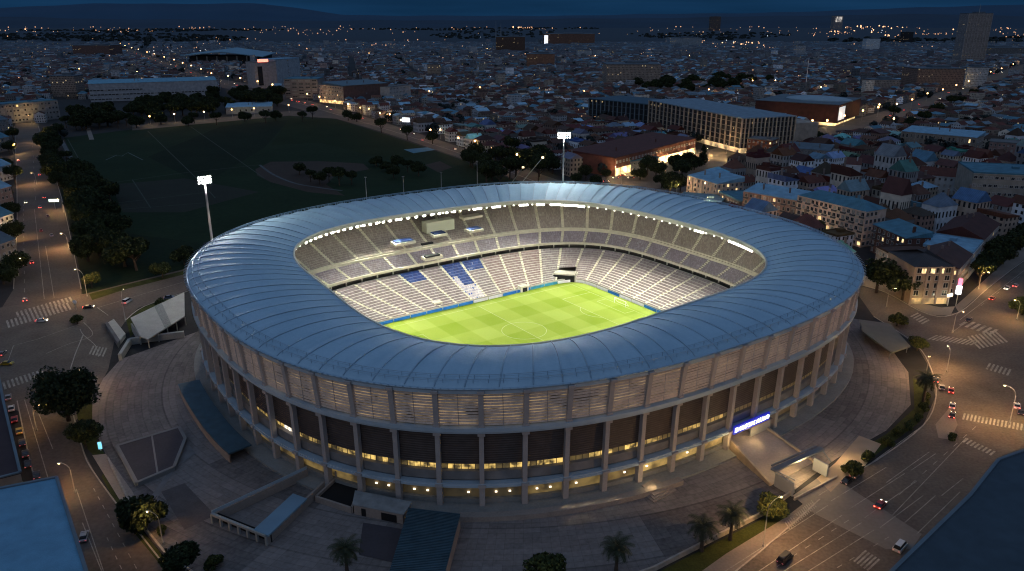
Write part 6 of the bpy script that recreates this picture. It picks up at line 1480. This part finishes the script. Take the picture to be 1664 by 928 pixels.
# --- left and centre landmarks
B_('office_slab', 'pale concrete office slab at the left edge below the hills', at(-30, 205), at(98, 193), 24, 23, (.25, .24, .23), TEAL, 'flat', 2, 4, 4.0, (2.2, 2.2), lit=.015, pil=12)
B_('office_slab', 'long low building with bright blue roof at the far end of the field', at(148, 166), at(355, 158), 34, 27, (.30, .32, .35), (.12, .29, .40), 'shed', 4, 4, 5.0, (4.0, 1.6), lit=.0, blinds=.2)
B_('sports_hall', 'small pale blue roofed hall behind the field lamps', at(368, 186), at(442, 184), 34, 9, (.24, .26, .28), PALEB, 'shed', 3, 1, 7, (2.0, 3.0), lit=0)
B_('brown_block', 'tan banded office front with lit shops at its foot', at(520, 166), at(559, 170), 60, 26, (.32, .26, .22), SLT, 'flat', 2, 5, 3.6, (1.8, 1.9), lit=.02, base=SHOPW, sides=())
B_('brown_block', 'windowless dark brown block right of the tan banded office front', at(560, 170), at(632, 164), 58, 27, (.12, .075, .068), (.10, .16, .2), 'shed', 3, 1, 500, lit=0, sides=())
B_('white_house', 'white arcaded house right of the windowless brown block', at(634, 166), at(668, 161), 30, 22, (.36, .36, .36), GREYR, 'flat', 2, 4, 3.6, lit=.02)
B_('office_slab', 'grey banded office slab beside the tower with the red sign', at(464, 160), at(518, 160), 50, 30, (.20, .18, .17), TEAL, 'flat', 2, 6, 9.0, (7.5, 1.6), lit=.02, sides=())
t = B_('sign_tower', 'pale tower with glowing red rooftop sign beside the traffic avenue', at(417, 144), at(452, 142), 38, 46, (.27, .27, .28), GREYR, 'flat', 2, 1, 500, lit=0, sides=())
mb = MB(); mb.box((-4, -.5, 49), (20, 1, 5)); mb.build('roof_sign', emit('roof_sign_red', (1.0, .18, .10), 3.0), t); mb = MB(); mb.box((-11, -.3, 22), (9, .6, 34)); mb.build('glazed_strip', GLASS_D, t)
B_('white_tower', 'broad white tower behind the red sign tower', at(452, 142), at(490, 138), 40, 50, (.27, .33, .38), PALEB, 'flat', 2, 9, 500, lit=0, sides=())
# arched hall
p = at(362, 104); t = empty('arched_hall', p, R(4), 'huge hall with folded blue roof on slanting pillars near the horizon', 'hall'); foot(t, 230, 150)
mb = MB(); W_, D2 = 115, 170; mb.add([(-W_, 0, 24), (0, 0, 34), (W_, 0, 20), (W_, D2, 24), (0, D2, 40), (-W_, D2, 26)], [(0, 1, 4, 5), (1, 2, 3, 4)]); mb.add([(-W_, 0, 22), (0, 0, 32), (W_, 0, 18), (W_, D2, 22), (0, D2, 38), (-W_, D2, 24)], [(5, 4, 1, 0), (4, 3, 2, 1)]); mb.add([(-W_, 0, 22), (0, 0, 32), (W_, 0, 18), (W_, 0, 20), (0, 0, 34), (-W_, 0, 24)], [(0, 1, 4, 5), (1, 2, 3, 4)]); mb.build('roof', mat('folded_roof', (.11, .24, .33), .5, var=.12, scale=.02), t)
for k in range(8): mb = MB(); x = -W_ + 15 + k * 28; mb.tube([(0, 2, 0), (2, 0, 21)], .9, 5); mb.build('pillar', STEEL, t, (x, 0, 0))
mb = MB(); mb.box((0, D2 * .6, 10), (2 * W_ - 20, D2 * .7, 20)); setcol(mb.build('wall', PLAINM, t), (.03, .04, .05))
# tower at the right on the horizon
def hi(x, y, ytop): p = at(x, y); return hz(p, ytop)
def tower(label, x0, x1, yb, yt, wall, depth=None, lit=.02, name='tower_block', uw=True):
    A, Bp = at(x0, yb), at(x1, yb); h = hi((x0 + x1) / 2, yb, yt); L_ = (Bp - A).length; D_ = depth or L_ * .7
    t = empty(name, (A + Bp) / 2, 0, label, 'tower block' if h > L_ else 'building'); foot(t, L_, D_)
    mb = boxuv(L_, D_, 0, h); setcol(mb.build('wall', TOWERM if uw else PLAINM, t), wall); mb = MB(); mb.box((0, D_ / 2, h + .6), (L_ + 1, D_ + 1, 1.2)); mb.box((L_ * .1, D_ / 2, h + 3), (L_ * .4, D_ * .4, 4)); setcol(mb.build('roof', PLAINM, t), (.09, .12, .15)); return t, h, L_
TOWERM = WALLM
t, h_, L_ = tower('tall slab tower with gridded windows rising over the horizon at the right', 1560, 1598, 104, 22, (.26, .25, .25)); mb = MB(); mb.tube([(0, 10, h_), (0, 10, h_ + 26)], [.8, .2], 5); mb.build('antenna', STEEL, t)
for k in range(9): mb = MB(); mb.box((-L_ / 2 + k * L_ / 8, -.6, h_ / 2), (1.6, 1.4, h_)); setcol(mb.build('fin', PLAINM, t), (.26, .25, .25))
for k in range(1, 24): mb = MB(); mb.box((0, -.3, h_ * k / 24), (L_, .9, 1.4)); setcol(mb.build('floor_band', PLAINM, t), (.22, .215, .21))
for l, a in (('rosy apartment block on the right in front of the slab tower', (1487, 1563, 146, 112, (.22, .15, .12))), ('white gridded block right of the rosy apartment block', (1566, 1601, 142, 110, (.34, .38, .42))), ('white cube building near the horizon', (1406, 1428, 84, 63, (.48, .56, .62))), ('slim dark tower on the horizon right of centre', (1154, 1170, 50, 27, (.10, .09, .09))),
             ('tower with lit flank on the horizon at the right', (1353, 1368, 48, 26, (.22, .22, .24))), ('low dark tower beside the lit stadium strip on the horizon', (1466, 1482, 72, 52, (.02, .024, .03))), ('brown cube building in the old town', (856, 901, 110, 88, (.26, .14, .09))), ('long tan slab with ribbed front in the old town', (985, 1072, 142, 105, (.26, .22, .19))),
             ('tan ribbed block in the roofs left of centre', (695, 716, 128, 105, (.30, .24, .19))), ('brown stone block below the twin spires', (806, 853, 86, 60, (.10, .065, .05))), ('long brown slab with white lit end near the horizon', (884, 966, 74, 55, (.17, .10, .075))), ('pale apartment slab right of the lamp street', (1412, 1460, 152, 130, (.26, .23, .21))),
             ('white clad block in the roofs right of centre', (1292, 1308, 92, 74, (.30, .35, .40))), ('beige corner block in the left roofs', (86, 126, 158, 124, (.24, .19, .16))), ('dark red roofed slab in the left distance', (120, 180, 92, 74, (.14, .09, .08))), ('long pale shed at the right edge near the horizon', (1595, 1664, 92, 78, (.14, .15, .16))), ('white shed in the middle distance below the white lit slab', (938, 962, 94, 82, (.34, .40, .45))), ('white roofed long hall right of the centre', (1088, 1140, 76, 62, (.24, .30, .35)))):
    nm = 'apartment_block' if 'apartment' in l else 'tower_block' if 'tower' in l else 'city_block'; t, h_, L_ = tower(l, *a, name=nm)
    if 'white lit end' in l: mb = MB(); mb.box((-L_ / 2 + 10, -.6, h_ * .5), (18, 1, h_ * .75)); mb.build('lit_panel', emit('lit_panel_white', (.85, .9, 1.0), 1.2), t)
    if 'lit flank' in l: mb = MB(); mb.box((4, -.6, h_ * .75), (L_ * .7, 1, h_ * .4)); mb.build('lit_panel', emit('lit_flank', (.9, .8, .7), .35, (.3, .3, .3), .9, .05), t)
for k, (x, y) in enumerate(((806, 34), (814, 36))):
    p = at(x, 64); h = hz(p, y); t = empty('church_spire', p, 0, ('left slender spire of the pair in the old town', 'right slender spire of the pair in the old town')[k], 'spire'); mb = MB(); mb.tube([(0, 0, 0), (0, 0, h * .5), (0, 0, h)], [5, 3.2, .3], 8); mb.build('shaft', mat('spire_stone', (.16, .2, .24), .7, var=.1), t)
# --- near roofs at the picture's lower corners
def nearblock(label, px4, z, roofm, wallc, dz=0.9):
    pts = P(px4, z); c = ctr(pts); lp = local(pts, c); t = empty('flat_roofed_building', c, 0, label, 'building'); mb = MB(); mb.prism(lp, 0, z - .4); setcol(mb.build('wall', PLAINM, t), wallc)
    mb = MB(); mb.prism(lp, z - .4, z); mb.build('roof', roofm, t); mb = MB(); wall_along(mb, lp + [lp[0]], .7, z, z + .35); mb.build('parapet', mat('parapet_metal', (.10, .14, .17), .6, var=.15), t); FOOT.append([(p.x, p.y) for p in pts]); return t
NB = mat('felt_roof_blue', (.115, .27, .40), .7, var=.24, scale=.3, scale2=4.0, bump=.6, bscale=1.5); ND = mat('felt_roof_dark', (.040, .062, .082), .8, var=.28, scale=.3, scale2=5.0, bump=.5, bscale=2.0)
nearblock('flat blue felt roof at the lower left beside the avenue', [(-140, 822), (92, 776), (150, 960), (190, 1100), (-200, 1100)], 22, NB, (.2, .19, .18))
nearblock('dark building edge left of the parked row', [(-120, 560), (-4, 600), (6, 655), (33, 768), (-60, 792), (-120, 800)], 13, mat('felt_roof_brown', (.040, .026, .030), .85, var=.15, scale=.2), (.25, .2, .16))
nearblock('dark felt roof filling the lower right corner', [(1440, 938), (1576, 806), (1622, 748), (1700, 720), (1900, 900), (1900, 1100), (1430, 1100)], 25, ND, (.15, .14, .13))
sheet('pavement', P([(-10, 800), (36, 782), (60, 800), (70, 830), (20, 870), (-40, 880)]), .05, WALK)
# left edge houses along the avenue
for k, (x, y, h, c_, rc) in enumerate(((-6, 215, 12, GRW, SLT), (-8, 250, 13, CREAM, TEAL), (-10, 300, 12, WHT, PALEB), (-14, 345, 13, PINKW, PALEB), (-16, 395, 12, WHT, TEAL), (-18, 445, 12, CREAM, SLT))):
    p = at(x, y); q = Vector((p.x + 2, p.y + 24, 0)); B_('row_house', '%s roofed row house behind trees of the left avenue, %s from far end' % (('slate', 'teal', 'pale blue', 'light blue', 'dull teal', 'grey slate')[k], ordn(k)), q, Vector((p.x, p.y - 4, 0)), 16, h, c_, rc, 'gable', 4, 3, 3.2, lit=.08, group='row houses along the left avenue') if False else B_('row_house', '%s roofed row house behind trees of the left avenue, %s from far end' % (('slate', 'teal', 'pale blue', 'light blue', 'dull teal', 'grey slate')[k], ordn(k)), Vector((p.x - 2, p.y - 6, 0)), Vector((p.x + 2, p.y + 22, 0)), 16, h, c_, rc, 'gable', 4, 3, 3.2, lit=.08, group='row houses along the left avenue')
# ================================================================ THE CITY OF HOUSES
LANDM = [('the pale finned office block', 1150, 210), ('the dark glazed office block', 1000, 180), ('the red brick hall', 1060, 265), ('the white screened hall', 1310, 180), ('the teal roofed apartment house', 1370, 360), ('the stacked concrete slab', 1630, 300), ('the colonnade building', 1520, 230), ('the blind gable house', 1378, 295), ('the windowless brown block', 590, 150), ('the white lit billboard', 660, 195), ('the tower with the red sign', 435, 120), ('the long blue roofed building', 250, 140), ('the left office slab', 40, 180), ('the brown cube building', 878, 98), ('the tan ribbed block', 705, 116), ('the long tan slab', 1030, 125), ('the right avenue row', 1640, 400), ('the back floodlight mast', 918, 250), ('the rosy apartment block', 1525, 130)]
BLOCKERS = [ROADS[k] for k in ROADS] + [P([(100, 164), (360, 156), (560, 168), (552, 192), (215, 214), (90, 214)]), FIELD, P([(85, 262), (172, 375), (330, 395), (330, 430), (134, 478)])] + FOOT
BL = []
for q in BLOCKERS:
    xs = [p[0] for p in q]; ys = [p[1] for p in q]; BL.append((min(xs) - 6, max(xs) + 6, min(ys) - 6, max(ys) + 6, [(p[0], p[1]) for p in q]))
GROVES = [(o.location.x, o.location.y) for o in COL.objects if o.type == 'EMPTY' and o.get('category') == 'tree']
GR = {}
for gx, gy in GROVES: GR.setdefault((int(gx // 20), int(gy // 20)), []).append((gx, gy))
def free(x, y, rad):
    if math.hypot(x - SC[0], y - SC[1]) < 165: return False
    for (x0, x1, y0, y1, poly) in BL:
        if x0 - rad < x < x1 + rad and y0 - rad < y < y1 + rad:
            for k in range(8):
                a = k * math.pi / 4
                if inside((x + rad * math.cos(a), y + rad * math.sin(a)), poly): return False
            if inside((x, y), poly): return False
    for i in (-1, 0, 1):
        for j in (-1, 0, 1):
            for gx, gy in GR.get((int(x // 20) + i, int(y // 20) + j), ()):
                if math.hypot(gx - x, gy - y) < rad + 2.5: return False
    return True
rr = random.Random(21)
WCOL = [((.38, .38, .38), 'grey'), ((.55, .60, .66), 'white'), ((.36, .29, .24), 'beige'), ((.28, .19, .16), 'rosy'), ((.22, .22, .23), 'dull grey'), ((.48, .44, .38), 'cream')]
RCOL = [((.080, .024, .018), 'red'), ((.052, .018, .014), 'dark red'), ((.058, .034, .027), 'brown'), ((.060, .15, .21), 'teal'), ((.11, .155, .195), 'slate'), ((.19, .33, .44), 'pale blue'), ((.090, .040, .028), 'terracotta')]
SPOTS = []
def gen(y0, y1, step, ang, keep=1.0):
    ca, sa = math.cos(ang), math.sin(ang); half = y1 * .72 + 60; n = int(2 * half * 1.5 / step)
    for i in range(-n // 2, n // 2):
        for j in range(-n // 2, n // 2 + 1):
            if i % 7 == 0 or (j % 11 == 0): continue
            u, v = (i + rr.uniform(-.2, .2)) * step, (j + rr.uniform(-.2, .2)) * step
            x, y = u * ca - v * sa, (y0 + y1) / 2 + u * sa + v * ca
            if not (y0 <= y < y1) or abs(x) > y * .70 + 40 or rr.random() > keep: continue
            SPOTS.append((x, y, ang + rr.choice((0, math.pi / 2)) + rr.uniform(-.08, .08), step))
gen(330, 640, 18, .45); gen(640, 1150, 19, .5); gen(1150, 1800, 18, .32, .93); gen(1800, 2700, 21, .2, .85); gen(2700, 4300, 30, .4, .75)
cand = []
for (x, y, a, st) in SPOTS:
    L_ = st * rr.uniform(.62, .95); D_ = st * rr.uniform(.55, .82)
    if y < 640 and x < 130 and y < 560: continue
    px, py = px_of((x, y, 8))
    if px < -60 or px > 1724 : continue
    if y < 900 and px < 120 and py > 200: continue
    if not free(x, y, st * .42): continue
    cand.append((math.hypot(x, y), x, y, a, L_, D_, rr.uniform(6.5, 11.5) if y > 640 else rr.uniform(10.5, 16.5), rr.choices(range(len(WCOL)), (3, 4, 3, 2, 2, 3))[0], rr.choices(range(len(RCOL)), (6, 5, 4, 2, 3, 2, 4))[0], rr.choices(('gable', 'hip', 'flat', 'shed'), (6, 3, 2, 1))[0]))
cand.sort()
near, far = cand[:270], cand[270:]
UNIT = {}
def unit(kind):
    """unit house meshes of 12 m front, three plan depths"""
    for q, (l, d, h) in enumerate(((12, 10, 9), (15, 10, 9), (10, 9, 12), (13, 12, 7))):
        w_ = boxuv(l, d, 0, h)
        if kind == 'gable':
            for s in (-1, 1): w_.add([(s * l / 2, 0, h), (s * l / 2, d, h), (s * l / 2, d / 2, h + 3.0)], [(0, 1, 2)]); w_.uv.append([(0, .2), (0, .2), (0, .2)])
        c = MB(); c.box((l * .22, d * .38, h + 2.6), (.9, .7, 2.8)); c.box((l * .22, d * .38, h + 4.1), (1.1, .9, .2))
        UNIT[kind, q] = (w_.mesh('wall', WALLM), roof_mb(l, d, h, 3.2 if kind != 'shed' else 2.4, kind, .35).mesh('roof', ROOFM if kind != 'flat' else PLAINM), c.mesh('chimney', PLAINM), l, d, h)
for k in ('gable', 'hip', 'flat', 'shed'): unit(k)
NAMEK = {'gable': 'gabled', 'hip': 'hip-roofed', 'flat': 'flat-roofed', 'shed': 'lean-to-roofed'}
seen = {}
for (dd, x, y, a, L_, D_, h, wi, ri, kd) in near:
    q = rr.randrange(4); wm, rm, cm, ul, ud, uh = UNIT[kd, q]; px, py = px_of((x, y, 6))
    lm = min(LANDM, key=lambda m: (m[1] - px) ** 2 + 4 * (m[2] - py) ** 2); rel = ('right of' if px > lm[1] else 'left of') if abs(px - lm[1]) > 1.6 * abs(py - lm[2]) else ('beyond' if py < lm[2] else 'in front of')
    size = 'tall' if q == 2 else 'long' if q == 1 else 'low' if q == 3 else 'small'
    base = '%s %s %s house, %s walls, %s %s' % (size, RCOL[ri][1], NAMEK[kd], WCOL[wi][1], rel, lm[0])
    seen[base] = seen.get(base, 0) + 1
    lab = base if seen[base] == 1 else base.replace(' house', ' house of row %d' % (seen[base])) if False else base
    t = empty('house', (x - math.cos(a + math.pi / 2) * D_ / 2, y - math.sin(a + math.pi / 2) * D_ / 2, 0), a, lab, 'house', 'houses of the old quarter'); sx = L_ / ul; t.scale = (sx, D_ / ud, h / uh * (rr.uniform(1.15, 1.5) if rr.random() < .22 and y < 760 else 1))
    f = rr.uniform(.6, 1.3)
    setcol(link('wall', wm, t), [c * f for c in WCOL[wi][0]]); ro = setcol(link('roof', rm, t), [c * rr.uniform(.7, 1.35) for c in RCOL[ri][0]])
    if kd != 'flat': setcol(link('chimney', cm, ro), (.2, .16, .14))
# the rest as one mass
WFAR = objcol('far_plaster', .9, None, True, 'tint'); RFAR = objcol('far_roofing', .8, None, False, 'tint')
def far_houses(name, cand_, label):
    V, F, MI, CO, UV = [], [], [], [], []
    for (dd, x, y, a, L_, D_, h, wi, ri, kd) in cand_:
        ca, sa = math.cos(a), math.sin(a); o = len(V); l, d = L_ / 2, D_ / 2; rs = 0 if kd == 'flat' else rr.uniform(2.2, 3.6); ins = d * .9 if kd == 'hip' else 0
        if rr.random() < .025: h = h * rr.uniform(1.6, 2.6); rs = 0
        pts = [(-l, -d, 0), (l, -d, 0), (l, d, 0), (-l, d, 0), (-l, -d, h), (l, -d, h), (l, d, h), (-l, d, h), (-l + ins, 0, h + rs), (l - ins, 0, h + rs)]
        V += [(x + p[0] * ca - p[1] * sa, y + p[0] * sa + p[1] * ca, p[2]) for p in pts]
        f = min(1.55, rr.uniform(.45, 1.1) * (.75 if rr.random() < .8 else 2.1)); wc = [c * f for c in WCOL[wi][0]]; f = rr.uniform(.7, 1.4); rc = [c * f for c in RCOL[ri][0]]
        if y > 1300: k = min(.75, (y - 1300) / 3200); wc = [c * (1 - k) + g * k for c, g in zip(wc, (.15, .23, .31))]; rc = [c * (1 - k) + g * k for c, g in zip(rc, (.055, .09, .125))]  # distance haze mixed into the far wall and roof colours
        z_ = rr.random() * 50
        fs = [((0, 1, 5, 4), 2 * l), ((1, 2, 6, 5), 2 * d), ((2, 3, 7, 6), 2 * l), ((3, 0, 4, 7), 2 * d)]
        for q, l_ in fs: F.append([o + i for i in q]); MI.append(0); CO.append(wc); s0 = int(z_ * 40) ; UV.append([(s0 * 2.5, 0), (s0 * 2.5 + l_, 0), (s0 * 2.5 + l_, h), (s0 * 2.5, h)])
        if rs == 0: rf = [((4, 5, 6, 7), 1)]
        else: rf = [((4, 5, 9, 8), 1), ((6, 7, 8, 9), 1), ((5, 6, 9), 1 if ins else 0), ((7, 4, 8), 1 if ins else 0)]
        for q, mi in rf: F.append([o + i for i in q]); MI.append(mi); CO.append(rc if mi else wc); UV.append([(0, .1)] * len(q))
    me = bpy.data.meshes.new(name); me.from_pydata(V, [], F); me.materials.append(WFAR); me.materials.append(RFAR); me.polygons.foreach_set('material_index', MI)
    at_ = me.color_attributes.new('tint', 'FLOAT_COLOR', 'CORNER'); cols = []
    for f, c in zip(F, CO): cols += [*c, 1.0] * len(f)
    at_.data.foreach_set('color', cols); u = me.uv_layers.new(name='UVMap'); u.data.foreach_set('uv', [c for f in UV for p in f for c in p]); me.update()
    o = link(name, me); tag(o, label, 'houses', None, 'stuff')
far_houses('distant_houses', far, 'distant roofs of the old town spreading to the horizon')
# far trees between the roofs
def speckle_trees():
    r = np.random.default_rng(9); V = []
    for k in range(520):
        y = 620 + 2600 * r.uniform() ** 1.4; x = r.uniform(-.7, .7) * y
        if any(x0 < x < x1 and y0 < y < y1 and inside((x, y), poly) for (x0, x1, y0, y1, poly) in BL): continue
        n = r.integers(1, 4)
        for q in range(n):
            cx_, cy_ = x + q * 7 * r.uniform(.5, 1.3), y + r.uniform(-5, 5); R_ = r.uniform(4, 6.5); m = 46
            d = r.normal(size=(m, 3)); d /= np.linalg.norm(d, axis=1)[:, None]
            c = np.array([cx_, cy_, R_ + 1.5]) + d * R_ * r.uniform(.6, 1.05, size=(m, 1)); t = np.cross(d, r.normal(size=(m, 3))); t /= np.linalg.norm(t, axis=1)[:, None]; b = np.cross(d, t); s = R_ * .36
            V.append(np.stack([c - t * s, c - b * s, c + t * s, c + b * s], 1).reshape(-1, 3))
    V = np.concatenate(V); nq = len(V) // 4; me = bpy.data.meshes.new('town_foliage'); me.vertices.add(len(V)); me.vertices.foreach_set('co', V.ravel()); me.loops.add(nq * 4); me.loops.foreach_set('vertex_index', np.arange(nq * 4)); me.polygons.add(nq)
    me.polygons.foreach_set('loop_start', np.arange(nq) * 4); me.polygons.foreach_set('loop_total', np.full(nq, 4)); me.materials.append(MATS['far_leaf']); me.update(calc_edges=True)
    tag(link('town_foliage', me), 'dark tree crowns between the roofs of the old town', 'foliage', None, 'stuff')
speckle_trees()
# far city lights (lamps and windows too small to tell apart)
def city_lights(name, n, col, s, gens, size):
    mb = MB(); r = random.Random(name)
    for k in range(n):
        g = r.choice(gens); rc = random.Random(int(g[0] * 7 + g[2] * 13 + r.randrange(9))); cx_, cy_ = rc.uniform(g[0], g[1]), rc.uniform(g[2], g[3])
        x, y = (r.uniform(g[0], g[1]), r.uniform(g[2], g[3])) if r.random() < .45 else (cx_ + r.gauss(0, 16), min(max(cy_ + r.gauss(0, .8), g[2]), g[3]))
        p = at(x, max(y, 36)); z = r.uniform(6, 12); w_ = size * p.y / 2500 * r.choice((.45, .6, .7, .9, 1.3))
        mb.lathe([(w_ * .2, -w_ * .5), (w_ * .5, -w_ * .15), (w_ * .5, w_ * .15), (w_ * .2, w_ * .5)], (p.x, p.y, z + w_), 6)
    o = mb.build(name, emit(name + '_glow', col, s)); tag(o, name.replace('_', ' ') + ' scattered over the far city', 'lights', None, 'stuff')
city_lights('warm_city_lights', 640, (1.0, .46, .18), 1.1, [(0, 1664, 44, 60), (400, 1664, 46, 80), (0, 1664, 42, 50), (0, 620, 44, 56), (560, 1500, 70, 200), (1000, 1664, 44, 60), (0, 420, 60, 150), (560, 1500, 80, 200), (0, 1664, 60, 100)], 2.3)
city_lights('bright_city_lights', 150, (1.0, .50, .22), 2.6, [(0, 60, 40, 56), (300, 360, 39, 41), (140, 200, 36, 40), (1380, 1490, 44, 50), (1350, 1440, 52, 56), (1440, 1470, 60, 64), (1160, 1240, 70, 78), (1480, 1664, 40, 56), (760, 840, 34, 38), (590, 680, 36, 40), (930, 1060, 33, 38), (840, 860, 46, 48), (1390, 1480, 44, 46), (1170, 1235, 72, 78), (1385, 1470, 44.5, 47)], 2.9)
city_lights('white_city_lights', 70, (.85, .9, 1.0), 1.3, [(0, 1664, 46, 120), (700, 1300, 60, 200)], 1.8)
# hills, with the distance haze put into their navy colours
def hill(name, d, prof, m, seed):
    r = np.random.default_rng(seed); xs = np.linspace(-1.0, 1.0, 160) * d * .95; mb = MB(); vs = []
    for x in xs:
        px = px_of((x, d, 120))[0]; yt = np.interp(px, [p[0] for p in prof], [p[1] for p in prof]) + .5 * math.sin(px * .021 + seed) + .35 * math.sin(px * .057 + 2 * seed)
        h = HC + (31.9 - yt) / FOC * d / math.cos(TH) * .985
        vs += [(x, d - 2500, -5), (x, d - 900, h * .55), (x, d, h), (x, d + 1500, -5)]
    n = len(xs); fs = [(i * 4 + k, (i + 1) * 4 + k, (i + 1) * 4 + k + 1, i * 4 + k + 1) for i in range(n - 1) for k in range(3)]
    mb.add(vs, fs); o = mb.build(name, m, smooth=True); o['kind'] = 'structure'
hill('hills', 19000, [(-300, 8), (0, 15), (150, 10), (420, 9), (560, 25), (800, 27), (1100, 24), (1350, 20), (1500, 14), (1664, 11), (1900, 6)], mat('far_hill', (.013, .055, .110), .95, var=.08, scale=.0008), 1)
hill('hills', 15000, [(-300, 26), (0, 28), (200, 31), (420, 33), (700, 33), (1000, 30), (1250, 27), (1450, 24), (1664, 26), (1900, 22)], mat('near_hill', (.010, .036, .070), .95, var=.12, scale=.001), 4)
